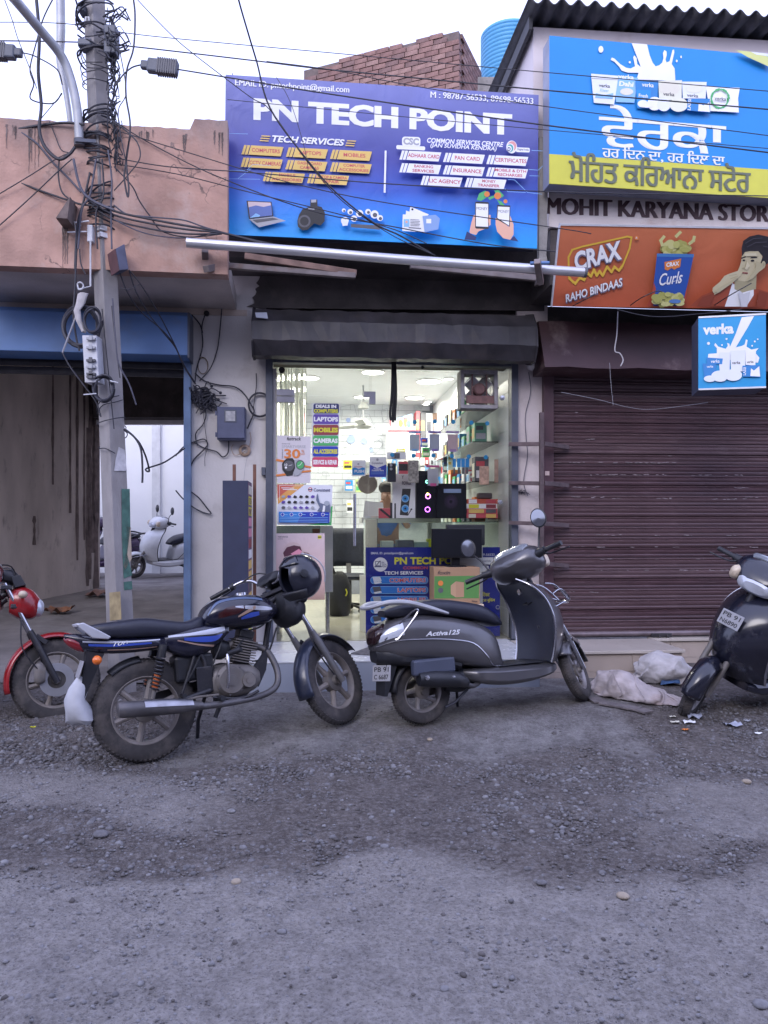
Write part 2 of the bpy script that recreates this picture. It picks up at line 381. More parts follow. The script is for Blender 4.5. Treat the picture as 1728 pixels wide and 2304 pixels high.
idx = np.arange(nr * nc).reshape(nr, nc); fc = np.stack([idx[:-1, :-1], idx[:-1, 1:], idx[1:, 1:], idx[1:, :-1]], -1).reshape(-1, 4)
me.from_pydata(np.stack([gx, gy, gh], -1).reshape(-1, 3).tolist(), [], fc.tolist()); me.polygons.foreach_set('use_smooth', [True] * len(fc))
for nm, fn in (('dust', road_mask), ('pad', pad_mask)):   # worn dust and cast-concrete areas of the real surface
    a = me.attributes.new(nm, 'FLOAT', 'POINT'); a.data.foreach_set('value', fn(gx, gy).ravel().astype(np.float32))
def ground_mat():
    m = bpy.data.materials.new('broken road'); m.use_nodes = True; nt = m.node_tree; N = nt.nodes.new; Lk = nt.links.new; b = nt.nodes['Principled BSDF']
    geo = N('ShaderNodeNewGeometry'); P = geo.outputs['Position']
    def noise(sc, det=6, ro=.6):
        n = N('ShaderNodeTexNoise'); n.inputs['Scale'].default_value = sc; n.inputs['Detail'].default_value = det; n.inputs['Roughness'].default_value = ro; Lk(P, n.inputs['Vector']); return n.outputs[0]
    def rng_(x, a, b_, c=0., d=1.):
        r = N('ShaderNodeMapRange'); r.inputs[1].default_value = a; r.inputs[2].default_value = b_; r.inputs[3].default_value = c; r.inputs[4].default_value = d; Lk(x, r.inputs[0]); return r.outputs[0]
    def mix(f, a, b_):
        x = N('ShaderNodeMix'); x.data_type = 'RGBA'
        for i, q in ((0, f), (6, a), (7, b_)):
            if isinstance(q, tuple): x.inputs[i].default_value = (*q, 1)
            else: Lk(q, x.inputs[i])
        return x.outputs[2]
    def attr(n):
        a = N('ShaderNodeAttribute'); a.attribute_name = n; return a.outputs['Fac']
    fineN = noise(38, 8, .7); clod = noise(95, 4, .6); mid = noise(7, 6); big = noise(1.6, 5)
    dark = mix(rng_(mid, .38, .66), (.085, .072, .066), (.140, .122, .112))
    dust = mix(rng_(mid, .35, .68), (.205, .19, .178), (.285, .265, .245)); dust = mix(rng_(big, .45, .7, 0, .5), dust, (.175, .16, .15))
    pad = mix(rng_(mid, .4, .62), (.15, .14, .135), (.24, .23, .22)); pad = mix(rng_(big, .5, .62, 0, .75), pad, (.115, .10, .095))
    c = mix(rng_(attr('dust'), .1, .9), dark, dust); c = mix(attr('pad'), c, pad)
    vor = N('ShaderNodeTexVoronoi'); vor.inputs['Scale'].default_value = 70; Lk(P, vor.inputs['Vector'])
    grit = rng_(vor.outputs['Distance'], .1, .5); keep = rng_(fineN, .45, .62)
    mu = N('ShaderNodeMath'); mu.operation = 'MULTIPLY'; Lk(keep, mu.inputs[0]); mu.inputs[1].default_value = .35
    c = mix(mu.outputs[0], c, (.27, .26, .26))
    mul = N('ShaderNodeMix'); mul.data_type = 'RGBA'; mul.blend_type = 'MULTIPLY'; mul.inputs[0].default_value = 1; Lk(c, mul.inputs[6]); Lk(rng_(fineN, .25, .75, .72, 1.22), mul.inputs[7])
    cl = mix(rng_(clod, .56, .66, 0, .55), mul.outputs[2], (.075, .066, .064)); Lk(cl, b.inputs['Base Color']); b.inputs['Roughness'].default_value = .88; b.inputs['Specular IOR Level'].default_value = .3
    ad = N('ShaderNodeMath'); ad.operation = 'ADD'; Lk(clod, ad.inputs[0]); Lk(grit, ad.inputs[1])
    bp = N('ShaderNodeBump'); bp.inputs['Strength'].default_value = .7; bp.inputs['Distance'].default_value = .012; Lk(ad.outputs[0], bp.inputs['Height']); Lk(bp.outputs[0], b.inputs['Normal'])
    return m
me.materials.append(ground_mat()); me.update()
ground = bpy.data.objects.new('ground', me); COL.objects.link(ground); ground['kind'] = 'structure'; ground['label'] = 'broken unpaved road surface with dust and worn concrete'

# loose gravel, far too many to count
def stone_mesh(sd, rough_=.35):
    r = np.random.default_rng(sd); t = (1 + 5 ** .5) / 2
    v = np.array([(-1, t, 0), (1, t, 0), (-1, -t, 0), (1, -t, 0), (0, -1, t), (0, 1, t), (0, -1, -t), (0, 1, -t), (t, 0, -1), (t, 0, 1), (-t, 0, -1), (-t, 0, 1)]) / 1.9
    v = v * (1 + rough_ * (r.random((12, 1)) - .5)) * np.array([1.0, .75 + .3 * r.random(), .5 + .25 * r.random()])
    f = np.array([(0, 11, 5), (0, 5, 1), (0, 1, 7), (0, 7, 10), (0, 10, 11), (1, 5, 9), (5, 11, 4), (11, 10, 2), (10, 7, 6), (7, 1, 8), (3, 9, 4), (3, 4, 2), (3, 2, 6), (3, 6, 8), (3, 8, 9), (4, 9, 5), (2, 4, 11), (6, 2, 10), (8, 6, 7), (9, 8, 1)])
    return v, f
stones = [stone_mesh(i) for i in range(9)]
NS = 110000; X = rng.uniform(-3.2, 3.3, NS); Y = rng.uniform(2.05, 5.9, NS)
n1 = vnoise(X, Y, 1.6, 11) + .6 * vnoise(X, Y, 4.5, 12); pad = pad_mask(X, Y); du = road_mask(X, Y)
dens = np.clip(.27 + .85 * n1, .05, 1) * (1 - .95 * pad) * (1 - .3 * du)
band = np.exp(-((Y - 4.42 - .12 * vnoise(X, Y, 1.5, 14)) / .13) ** 2) * ss(-1.3, -.7, X); dens = np.maximum(dens, .95 * band)
pile = np.exp(-((X + 2.1) / .75) ** 2 - ((Y - 4.8) / .34) ** 2); dens = np.maximum(dens, 1.2 * pile)
keep = (rng.random(NS) < dens) & (np.abs(X) < .56 * Y + .25); X, Y = X[keep], Y[keep]; NS = len(X)
size = np.minimum(.003 + .0040 * rng.exponential(1.0, NS), .020) * (1 - .33 * road_mask(X, Y)) * np.where(np.exp(-((X + 2.1) / .75) ** 2 - ((Y - 4.8) / .34) ** 2) > .3, 1.25, 1)
ang = rng.uniform(0, 6.28, NS); which = rng.integers(0, 9, NS); Z = gz(X, Y) + size * .05
vs, fs, ms, k = [], [], [], 0
for w in range(9):
    v0, f0 = stones[w]; q = np.nonzero(which == w)[0]; ca, sa = np.cos(ang[q])[:, None], np.sin(ang[q])[:, None]; s_ = size[q][:, None]
    vx = (v0[:, 0][None] * ca - v0[:, 1][None] * sa) * s_ + X[q][:, None]; vy = (v0[:, 0][None] * sa + v0[:, 1][None] * ca) * s_ + Y[q][:, None]; vz = v0[:, 2][None] * s_ + Z[q][:, None]
    vs.append(np.stack([vx, vy, vz], -1).reshape(-1, 3)); fs.append((f0[None] + (np.arange(len(q)) * 12)[:, None, None] + k).reshape(-1, 3)); ms.append(np.repeat(np.where((road_mask(X[q], Y[q]) > .5) & (rng.random(len(q)) < .6), 2, rng.choice([0, 0, 1, 1, 2], len(q))), 20)); k += 12 * len(q)
me = bpy.data.meshes.new('gravel'); vs, fs = np.concatenate(vs), np.concatenate(fs)
me.vertices.add(len(vs)); me.vertices.foreach_set('co', vs.astype(np.float32).ravel()); me.loops.add(len(fs) * 3); me.loops.foreach_set('vertex_index', fs.astype(np.int32).ravel())
me.polygons.add(len(fs)); me.polygons.foreach_set('loop_start', np.arange(0, len(fs) * 3, 3, dtype=np.int32)); me.polygons.foreach_set('material_index', np.concatenate(ms).astype(np.int32)); me.update(calc_edges=True)
for m_ in (mat('stone grey', (.15, .145, .15), .85, var=.3, scale=30), mat('stone dusty', (.115, .104, .10), .9, var=.3, scale=30), mat('stone pale', (.21, .205, .21), .85, var=.3, scale=30)): me.materials.append(m_)
gravel = bpy.data.objects.new('gravel', me); COL.objects.link(gravel); gravel['kind'] = 'stuff'; gravel['label'] = 'loose crushed gravel scattered over the road'
# single stones big enough to pick out
M_st = [MATS['stone pale'], MATS['stone grey'], mat('stone buff', (.36, .30, .23), .85, var=.2, scale=25)]
for i, (px, py, r, mi, lab) in enumerate([
        (527, 1708, .05, 0, 'whitish flat stone lying below the motorcycle engine'), (227, 1882, .075, 1, 'biggest grey rounded stone on the dark road patch'),
        (531, 1987, .045, 2, 'buff rounded stone at the edge of the dusty road'), (634, 2100, .035, 0, 'small white stone in the dusty gravel'),
        (967, 1666, .042, 2, 'cream round pebble near the scooter rear tyre'), (186, 1734, .03, 0, 'small white pebble between gravel heap and dark patch'),
        (1402, 2020, .055, 2, 'flat beige stone in the pale dust'), (1218, 1990, .05, 1, 'grey lump of stone at the end of the dark streak'),
        (1516, 2005, .03, 0, 'white chip of stone standing out from the pale dust'), (1712, 2265, .05, 0, 'pale greenish pebble near the corner of the road'),
        (830, 1672, .03, 1, 'small grey stone between the two parked two-wheelers'), (1680, 1762, .06, 2, 'flat tan stone by the black scooter'),
        (1000, 2228, .03, 0, 'tiny white stone in the dust in front of the dark patch'), (865, 1908, .045, 0, 'pale flat stone at the middle of the road'), (520, 1828, .05, 0, 'flat light stone in the dark gravel behind the rear wheel')]):
    Yg = 4.0
    for _ in range(12): Yg = F * (H - float(gz((px - CX) / F * Yg, Yg))) / (py - CY)
    p = at((px, py), Yg); v0, f0 = stone_mesh(100 + i, .25); mb = MB(); r *= .62
    mb.add([(p[0] + a[0] * r, p[1] + a[1] * r, p[2] + .25 * r + a[2] * r * .8) for a in v0], [tuple(q) for q in f0], 0, True)
    o = mb.thing('stone', M_st[mi], lab, 'stone', group='loose stones on the road', sharp=80); sb = o.modifiers.new('round', 'SUBSURF'); sb.levels = 1; sb.render_levels = 1

# ------------------------------------------------------------------ buildings
FA = Frame((0, 7.15, 0), 5.0)                         # the shop front
FL = Frame(FA.w(-1.1, 0, 0), 7.0)                     # the building with the blue shutter
TZ = .355                                             # shop floor
def fx(px, py, off): return FA.hit((px, py), off)
m_white = mat('limewash wall', (.60, .57, .55), .85, var=.08, scale=2.5, bump=.25, bscale=45, dirt=((.33, .29, .27), .18, 3.0))
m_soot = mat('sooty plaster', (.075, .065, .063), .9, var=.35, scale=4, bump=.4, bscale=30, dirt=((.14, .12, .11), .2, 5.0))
m_orange = mat('orange limewash', (.46, .285, .225), .9, var=.28, scale=3.0, bump=.45, bscale=40, dirt=((.52, .42, .38), .40, 2.3), top=(4.25, 4.62, (.26, .22, .21)), crack=1.6)
m_soffit = mat('grey plaster', (.50, .44, .41), .9, var=.15, scale=3, bump=.3, bscale=40)
m_stain = mat('black water stain', (.16, .125, .115), .95, var=.4, scale=9)
m_conc = mat('rough concrete', (.30, .285, .27), .92, var=.18, scale=7, bump=.5, bscale=55, dirt=((.13, .12, .12), .25, 6.0))
m_frame = mat('painted steel grey', (.085, .095, .125), .5, var=.15, scale=9, dirt=((.2, .18, .17), .12, 12))
m_bluebox = mat('faded blue paint', (.10, .20, .42), .45, var=.12, scale=4, dirt=((.16, .20, .28), .15, 6))
m_shutdark = mat('dark shutter steel', (.032, .030, .034), .55, metal=.2, var=.3, scale=12, bump=.2, dirt=((.08, .07, .065), .2, 7))

# building with the orange parapet and the passage
lb = thing('plastered_building', 'orange plastered building over an open passage with blue shutter box', 'building', FL, (-1.6, 0, 0))
xl, zb = FL.hit((-150, 612), -1.0); xr, _ = FL.hit((512, 612), -1.0); _, zb = FL.hit((220, 606), -1.0); _, zt = FL.hit((220, 279), -1.0)
mb = MB(); n = 60; top = []
for i in range(n + 1):
    x = xl + (xr - xl) * i / n; top.append((x, zt + .006 * math.sin(i * 1.7) * random.random() + .006 * random.random() + (.085 if x > xr - .26 else 0)))
mb.prism([(xl, zb), (xr, zb)] + top[::-1], -1.0, -.86, 0); mb.part('parapet', m_orange, lb)
MB().box(xl, xr, -.858, .2, zb + .004, zb + .16).part('roof_slab', m_soffit, lb)
mb = MB()                                              # rain stains that run down the parapet from its top edge
def stain(px, y0, y1, w, seed):
    r = np.random.default_rng(seed); L_, R_ = [], []
    for i in range(15):
        t = i / 14; ww = w * (1 - .75 * t) * (.6 + .6 * r.random()); cx = px + 1.6 * (r.random() - .5)
        L_.append(FL.hit((cx - ww, y0 + (y1 - y0) * t), -1.0)); R_.append(FL.hit((cx + ww, y0 + (y1 - y0) * t), -1.0))
    mb.add([(x, -1.004, z) for x, z in L_ + R_], [(i, i + 1, i + 16, i + 15) for i in range(14)])
for sx_, y0_, y1_, w_, n_ in ((78, 282, 425, 13, 9), (146, 498, 604, 9, 7), (490, 292, 352, 12, 6), (24, 280, 335, 12, 5), (330, 290, 330, 22, 6), (420, 300, 360, 10, 4), (215, 290, 360, 10, 5)):
    for q_ in range(n_): stain(sx_ + random.uniform(-w_, w_), y0_ + random.uniform(0, 8), y0_ + (y1_ - y0_) * random.uniform(.35, 1), random.uniform(1.0, 2.8), int(q_ + sx_))
o = mb.part('water_stain', m_stain, lb); o['kind'] = 'stuff'
xa, _ = FL.hit((-260, 700), 0); xb, _ = FL.hit((430, 700), 0); _, z0 = FL.hit((220, 700), 0)
MB().box(xa, xb + .5, .0, .2, z0, zb + .002).part('upper_wall', mat('tan plaster', (.56, .46, .39), .9, var=.15, scale=3, bump=.3), lb)
_, zt2 = FL.hit((220, 699), -.28); _, zb2 = FL.hit((220, 794), -.28); xb2, _ = FL.hit((425, 750), -.28)
MB().prism([(-.28, zb2), (.0, zb2 - .01), (.0, zt2 + .05), (-.20, zt2 + .03), (-.28, zt2 - .02)], xa, xb2, axis='x').part('shutter_box', m_bluebox, lb, bevel=.006)
MB().box(xb2 - .012, xb2 + .004, -.285, .0, zb2 - .02, zt2 + .01).part('end_plate', m_frame, lb)
_, zb3 = FL.hit((220, 846), .05)
sp = thing('rolled_shutter', 'dark rolled-up shutter curtain hanging under the blue box', 'shutter', FL, (-2, .05, zb3))
for i in range(4):
    za = zb3 + i * .075; MB().prism([(.02, za), (.045, za), (.05, za + .03), (.045, za + .065), (.02, za + .065), (.012, za + .03)], xa, xb2 - .04, axis='x').part('slat', m_shutdark, sp)
xp0, _ = FL.hit((413, 1200), -.05); xp1, _ = FL.hit((429, 1200), -.05)
MB().box(xp0, xp1, -.05, .06, .05, zb2 - .012).part('shutter_guide', mat('blue steel guide', (.13, .20, .33), .5, var=.2, scale=6, dirt=((.2, .16, .14), .15, 9)), lb, bevel=.004)
# the passage: floor, soffit, side walls, bright yard wall
def pz(Y): return .12 + .06 * (np.clip(Y, 6.5, 12) - 6.5)
P_ = []
for Yq in np.concatenate([np.linspace(6.3, 12, 24), [14, 16, 20]]):
    P_.append([(x, Yq, float(pz(Yq)) + .006 + .025 * float(vnoise(x, Yq, 2, 21))) for x in np.linspace(-9.5, -1.84, 30)])
mb = MB().grid(P_); o = mb.thing('passage_floor', mat('trodden earth', (.155, .14, .135), .95, var=.3, scale=3, bump=.5, bscale=25, dirt=((.26, .25, .25), .3, 1.4)), 'trodden earth floor of the passage', None, kind='structure')
m_pass = mat('stained passage plaster', (.58, .52, .47), .92, var=.22, scale=2.5, bump=.3, bscale=35, dirt=((.06, .05, .045), .16, 9), stretch=(1, 1, .35))
a, b = np.array([-5.95, 7.05]), np.array([-4.41, 11.95]); d = (b - a) / np.linalg.norm(b - a); nrm = np.array([-d[1], d[0]]) * .25
pw = thing('passage_wall', 'long stained grey plaster wall along the passage', 'wall', WF, (-5.2, 9.5, 0))
MB().hexa([(a[0], a[1], 0), (b[0], b[1], 0), (b[0] + nrm[0], b[1] + nrm[1], 0), (a[0] + nrm[0], a[1] + nrm[1], 0)], [(a[0], a[1], 3.755), (b[0], b[1], 3.755), (b[0] + nrm[0], b[1] + nrm[1], 3.755), (a[0] + nrm[0], a[1] + nrm[1], 3.755)]).part('wall_face', m_pass, pw)
mb = MB()
for i, (t, z0_, z1_, w_) in enumerate([(.985, .45, 3.75, .10), (.955, .6, 3.75, .05), (.93, 1.2, 3.75, .035), (.90, .9, 3.75, .045), (.87, 1.6, 3.75, .03), (.73, 1.15, 1.55, .04), (.80, 2.0, 3.75, .03), (.97, 1.0, 3.75, .06), (.945, .5, 2.9, .05)]):
    c_ = a + (b - a) * t - nrm / .25 * .004; r = np.random.default_rng(i); L_, R_ = [], []
    for j in range(12):
        ww = w_ * (.5 + .7 * r.random()); zz = z0_ + (z1_ - z0_) * j / 11; L_.append((c_[0] - d[0] * ww, c_[1] - d[1] * ww, zz)); R_.append((c_[0] + d[0] * ww * .6, c_[1] + d[1] * ww * .6, zz))
    mb.add(L_ + R_, [(j, j + 12, j + 13, j + 1) for j in range(11)])
o = mb.part('drip_stain', m_stain, pw); o['kind'] = 'stuff'
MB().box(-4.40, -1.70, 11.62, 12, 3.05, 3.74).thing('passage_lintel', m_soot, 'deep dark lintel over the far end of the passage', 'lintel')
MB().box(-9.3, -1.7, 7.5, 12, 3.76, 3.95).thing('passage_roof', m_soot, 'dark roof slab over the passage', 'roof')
MB().box(-1.86, -1.68, 7.35, 11.6, 0, 3.75).thing('side_wall', m_pass, 'dim plaster wall closing the passage beside the shop', 'wall')
yw = thing('yard_wall', 'tall whitewashed wall at the far end of the yard', 'wall', WF, (-5, 15.6, .4))
m_yw = mat('bright whitewash', (.78, .79, .80), .85, var=.04, scale=2, bump=.15)
MB().box(-10, -2.4, 15.6, 15.8, .3, 5.2).part('wall_face', m_yw, yw)
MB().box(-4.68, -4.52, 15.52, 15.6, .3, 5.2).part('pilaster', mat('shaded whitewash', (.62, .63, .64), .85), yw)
MB().box(-9.2, -2.4, 11.86, 11.98, 2.98, 3.045).thing('white_beam', mat('white paint', (.8, .8, .8), .6), 'thin white beam under the far edge of the passage roof', 'beam')

# the computer shop itself: piers, lintel, slab, step, room
shop = thing('shop_building', 'whitewashed shop with lit interior, grey steel door frame and tiled step', 'building', FA, (0, 0, 0))
xp, _ = fx(430, 1000, 0); xq, _ = fx(598, 1000, 0)
MB().box(xp - .02, xq, 0, .25, .10, 3.70).part('pier', m_white, shop)
xr0, _ = fx(1163, 1000, 0); xr1, _ = fx(1232, 1000, 0)
MB().box(xr0, xr1, 0, .25, .10, 3.70).part('pier', mat('pinkish limewash', (.60, .53, .52), .85, var=.1, scale=3, bump=.3, bscale=45, dirt=((.36, .30, .27), .2, 4)), shop)
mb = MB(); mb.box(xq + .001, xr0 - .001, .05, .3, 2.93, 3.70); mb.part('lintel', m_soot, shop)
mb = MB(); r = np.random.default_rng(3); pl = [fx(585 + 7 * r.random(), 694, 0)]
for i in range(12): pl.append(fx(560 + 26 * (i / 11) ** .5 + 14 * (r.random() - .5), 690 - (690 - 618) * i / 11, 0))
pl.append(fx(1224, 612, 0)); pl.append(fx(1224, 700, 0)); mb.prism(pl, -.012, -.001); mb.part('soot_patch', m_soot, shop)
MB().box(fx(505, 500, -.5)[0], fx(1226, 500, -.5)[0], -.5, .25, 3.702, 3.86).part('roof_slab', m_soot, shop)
xd0, _ = fx(598, 1100, -.04); xd1, _ = fx(614, 1100, -.04); xd2, _ = fx(1150, 1100, -.04); xd3, _ = fx(1165, 1100, -.04)
MB().box(xd0, xd1, -.06, .06, TZ, 2.93).part('door_jamb', m_frame, shop, bevel=.003)
MB().box(xd2, xd3, -.06, .06, TZ, 2.93).part('door_jamb', m_frame, shop, bevel=.003)
MB().box(xd1 + .001, xd2 - .001, -.05, .05, fx(860, 822, 0)[1], 2.935).part('door_head', m_frame, shop)
MB().box(xd1 + .001, xd1 + .03, .0, .05, TZ, 2.86).part('plaster_edge', m_white, shop)
# shutter roll housing
sb_ = thing('shutter_housing', 'black faceted housing of the rolled shutter above the shop door', 'shutter box', FA, (0, -.3, 2.95))
xs0, _ = fx(569, 740, -.42); xs1, _ = fx(1206, 740, -.42)
zz = lambda py, off: fx(880, py, off)[1]
prof = [(-.06, zz(704, -.06)), (-.30, zz(703, -.30)), (-.42, zz(728, -.42)), (-.44, zz(770, -.44)), (-.36, zz(806, -.36)), (-.20, zz(814, -.20)), (-.055, zz(812, -.055))]
m_hous = mat('black tarred sheet', (.034, .031, .036), .5, var=.4, scale=5, bump=.25, bscale=20, dirt=((.09, .07, .06), .22, 4))
secs = []
for i in range(31):
    x = xs0 + (xs1 - xs0) * i / 30; secs.append([(x, y + .012 * (random.random() - .5), z + .012 * (random.random() - .5)) for y, z in prof])
MB().rings(secs, 0, smooth=False).part('sheet_cover', m_hous, sb_)
for xx in (xs0 - .012, xs1): MB().prism([(y * 1.02 - .005, z + (.012 if z > 3.2 else -.012)) for y, z in prof], xx, xx + .012, axis='x').part('end_plate', m_hous, sb_)
MB().hexa([(xs0 + .03, -.452, zz(722, -.44)), (xs0 + .13, -.452, zz(724, -.44)), (xs0 + .13, -.449, zz(724, -.44)), (xs0 + .03, -.449, zz(722, -.44))], [(xs0 + .02, -.44, zz(712, -.42)), (xs0 + .12, -.442, zz(711, -.42)), (xs0 + .12, -.44, zz(711, -.42)), (xs0 + .02, -.438, zz(712, -.42))]).part('patch', mat('bare metal patch', (.35, .38, .45), .45, metal=.3), sb_)
# step in front
stp = thing('shop_step', 'grey tiled step with pale top in front of the shop', 'step', FA, (0, -.6, .1))
xe0, _ = fx(545, 1550, -1.08); xe1, _ = fx(1213, 1550, -1.08)
m_tread = mat('pale vitrified tile', (.62, .63, .64), .25, var=.06, scale=3, dirt=((.38, .36, .36), .2, 3))
m_riser = mat('grey riser tile', (.33, .36, .42), .22, var=.06, scale=2, dirt=((.30, .29, .30), .2, 3))
MB().box(xe0, xe1, -1.06, .02, .0, TZ - .012).part('core', m_conc, stp)
w_ = (xe1 - xe0) / 4
for i in range(4):
    MB().box(xe0 + i * w_ + .0015, xe0 + (i + 1) * w_ - .0015, -1.075, -.02, TZ - .011, TZ).part('tread_tile', m_tread, stp, bevel=.002)
    MB().box(xe0 + i * w_ + .0015, xe0 + (i + 1) * w_ - .0015, -1.072, -1.061, .02, TZ - .012).part('riser_tile', m_riser, stp, bevel=.0015)
MB().box(xe1, xe1 + .01, -1.06, .0, .02, TZ - .012).part('end_tile', m_riser, stp)
# plinth and step of the grocery
m_cream = mat('cream tile', (.43, .36, .31), .35, var=.1, scale=3, dirt=((.25, .2, .18), .25, 4))
pln = thing('grocery_plinth', 'cream tiled plinth with a low step under the maroon shutter', 'plinth', FA, (2.6, -.4, .1))
xg0, _ = fx(1216, 1500, -.12); xg1, _ = fx(1900, 1500, -.12); xg2, _ = fx(1540, 1500, -.78)
MB().box(xg0, xg1, -.10, .0, .02, TZ - .03).part('core', m_conc, pln); MB().box(xe1 + .02, xg2 - .01, -.74, -.10, .02, TZ - .03).part('step_core', m_conc, pln)
zr = (TZ - .03 - .02) / 2
for i in range(9):
    x0 = xg0 + i * .42
    for j in range(2):
        if x0 + .41 > xg2: MB().box(max(x0, xg2), x0 + .417, -.11, -.101, .02 + j * zr, .017 + (j + 1) * zr).part('tile', m_cream, pln, bevel=.001)
xw = (xg2 - xe1 - .03) / 3
for i in range(3):
    for j in range(2): MB().box(xe1 + .025 + i * xw, xe1 + .022 + (i + 1) * xw, -.752, -.741, .02 + j * zr, .017 + (j + 1) * zr).part('tile', m_cream, pln, bevel=.001)
MB().box(xe1 + .015, xg2 + .012, -.775, -.105, TZ - .029, TZ - .002).part('step_slab', mat('cream slab', (.50, .45, .40), .35, var=.1, scale=3, dirt=((.28, .23, .2), .2, 5)), pln, bevel=.004)
MB().box(xg2 + .014, xg1, -.13, .0, TZ - .029, TZ - .002).part('sill_slab', MATS['cream slab'], pln, bevel=.004)

# grocery: shutter with slats, guides, housing, upper wall, roof
m_mar = mat('maroon shutter paint', (.082, .047, .053), .42, var=.18, scale=3, dirt=((.17, .115, .12), .22, 7), stretch=(1, 1, 6))
m_chip = mat('bare chipped metal', (.24, .20, .21), .5, var=.3, scale=30)
gs = thing('roller_shutter', 'closed maroon roller shutter of the grocery with chipped slats', 'shutter', FA, (2.6, 0, TZ))
xc0, _ = fx(1241, 1200, -.02); xc1 = xc0 + 2.75; ph = .0985
mb = MB(); mb.prism([(.0, 0), (-.008, .004), (-.010, .02), (-.004, .03), (-.012, .05), (-.012, .064), (-.003, .072), (-.009, .080), (-.009, .086), (-.002, .092), (0, ph - .002)], 0, xc1 - xc0, axis='x', smooth=False)
slat_me = [mb.mesh('slat', q_) for q_ in (m_mar, m_mar, mat('maroon slat dusty', (.092, .055, .062), .5, var=.25, scale=2.2, dirt=((.17, .12, .125), .3, 5), stretch=(1, 1, 5)), mat('maroon slat dark', (.070, .038, .045), .4, var=.25, scale=3.5, dirt=((.14, .10, .11), .2, 9), stretch=(1, 1, 5)))]
zs = TZ + .07; i = 0
while zs < 2.98:
    inst('slat', slat_me[int(rng.integers(0, 4))], gs, (xc0, -.02 + .005 * math.sin(i * 2.1), zs), (R(random.uniform(-1.2, 1.2)), R(random.uniform(-.06, .06)), 0)); zs += ph; i += 1
MB().tube([(xc0, -.03, TZ + .035), (xc1, -.03, TZ + .035)], .026, 10).part('bottom_rail', mat('worn rail', (.20, .16, .17), .4, metal=.4, var=.25, scale=10), gs)
MB().box(xc0, xc1, -.028, .0, TZ + .045, TZ + .07).part('bottom_slat', m_mar, gs)
xk, zk = fx(1488, 1432, -.06)
mb = MB(); mb.box(xk - .1, xk + .1, -.07, -.03, zk - .005, zk + .03); mb.tube([(xk - .03, -.075, zk + .01), (xk + .0, -.085, zk - .05), (xk + .06, -.08, zk - .045), (xk + .05, -.075, zk + .02)], .01, 8, sub=4); mb.part('lock_bar', m_shutdark, gs, bevel=.004)
mb = MB(); r = np.random.default_rng(9)                # paint rubbed off the slats in short horizontal flecks
for (cx, cy, w) in [(360, 1250, 60), (520, 1247, 40), (640, 1250, 70), (800, 1250, 30), (950, 1252, 25), (1100, 1250, 80), (1400, 1252, 130), (1560, 1252, 90), (660, 1325, 80), (950, 1325, 60), (1240, 1325, 60), (350, 1393, 50), (620, 1393, 120), (800, 1395, 60), (910, 1395, 90), (1130, 1395, 60), (1210, 1393, 70), (1330, 1395, 150), (640, 800, 260), (900, 800, 240), (1240, 802, 120), (1460, 803, 150), (510, 876, 180), (1530, 880, 150), (480, 936, 100), (600, 940, 90), (720, 948, 50), (1010, 948, 110), (1400, 952, 240), (1560, 940, 80), (420, 722, 260), (720, 723, 300), (1000, 724, 220), (450, 1176, 60), (620, 1175, 80), (720, 1176, 60), (980, 1178, 60), (1170, 1178, 70), (1440, 1178, 80), (830, 1018, 90), (560, 1016, 40), (1040, 680, 20), (580, 1533, 100), (430, 1532, 60), (460, 412, 20), (560, 578, 90)]:
    for q in range(max(1, int(w / 22))):
        u = cx + (r.random() - .5) * w; a0 = kU(u, cy + 5 * (r.random() - .5)); l = (6 + 14 * r.random()) * .36; h_ = (1.2 + 2.6 * r.random()) * .36
        p4 = [FA.hit(p, -.034) for p in ((a0[0] - l, a0[1] + h_ * .3), (a0[0] - l * .4, a0[1] - h_), (a0[0] + l * .7, a0[1] - h_ * .7), (a0[0] + l, a0[1] + h_ * .2), (a0[0] + l * .2, a0[1] + h_))]
        mb.add([(x, -.0345, z) for x, z in p4], [(0, 1, 2, 3, 4)])
o = mb.part('paint_chip', m_chip, gs); o['kind'] = 'stuff'
xga, _ = fx(1223, 1200, -.05)
MB().box(xga, xc0 + .01, -.06, .02, TZ - .001, 3.02).part('guide_rail', mat('maroon guide paint', (.075, .035, .045), .5, var=.2, scale=6), gs, bevel=.004)
gh_ = thing('shutter_housing', 'maroon sheet housing with peeling paint over the grocery shutter', 'shutter box', FA, (2.6, -.3, 2.9))
a4 = [FA.h3(kE(165, 918), -.22), FA.h3(kE(140, 1228), -.42)]; xh1 = 4.0
m_hmar = mat('rusty maroon sheet', (.060, .030, .035), .45, var=.2, scale=3, dirt=((.30, .24, .23), .17, 2.6), bump=.15, bscale=12)
pr = [(-.10, a4[0][2] + .01), (a4[0][1], a4[0][2]), (a4[1][1], a4[1][2]), (-.30, a4[1][2] - .015), (-.03, a4[1][2] - .015)]
n = 12; MB().rings([[(a4[1][0] + (xh1 - a4[1][0]) * i / n, y, z + .008 * math.sin(i * 1.9)) for y, z in pr] for i in range(n + 1)], smooth=False).part('sheet_cover', m_hmar, gh_)
gb = thing('grocery_building', 'white grocery building with corrugated roof edge and painted name band', 'building', FA, (2.8, 0, 0))
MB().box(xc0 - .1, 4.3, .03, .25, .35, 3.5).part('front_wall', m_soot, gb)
xu0, _ = fx(1200, 200, -.6)
_, zmb = fx(1400, 520, -.62); _, zrt = fx(1400, 72, -.6)
m_pw = mat('pink white paint', (.66, .60, .61), .8, var=.06, scale=2, bump=.15, dirt=((.5, .42, .4), .15, 3))
MB().box(xu0, 4.6, -.6, 2.4, zmb + .42, zrt).part('upper_storey', m_pw, gb)
xm0, _ = fx(1233, 470, -.62)
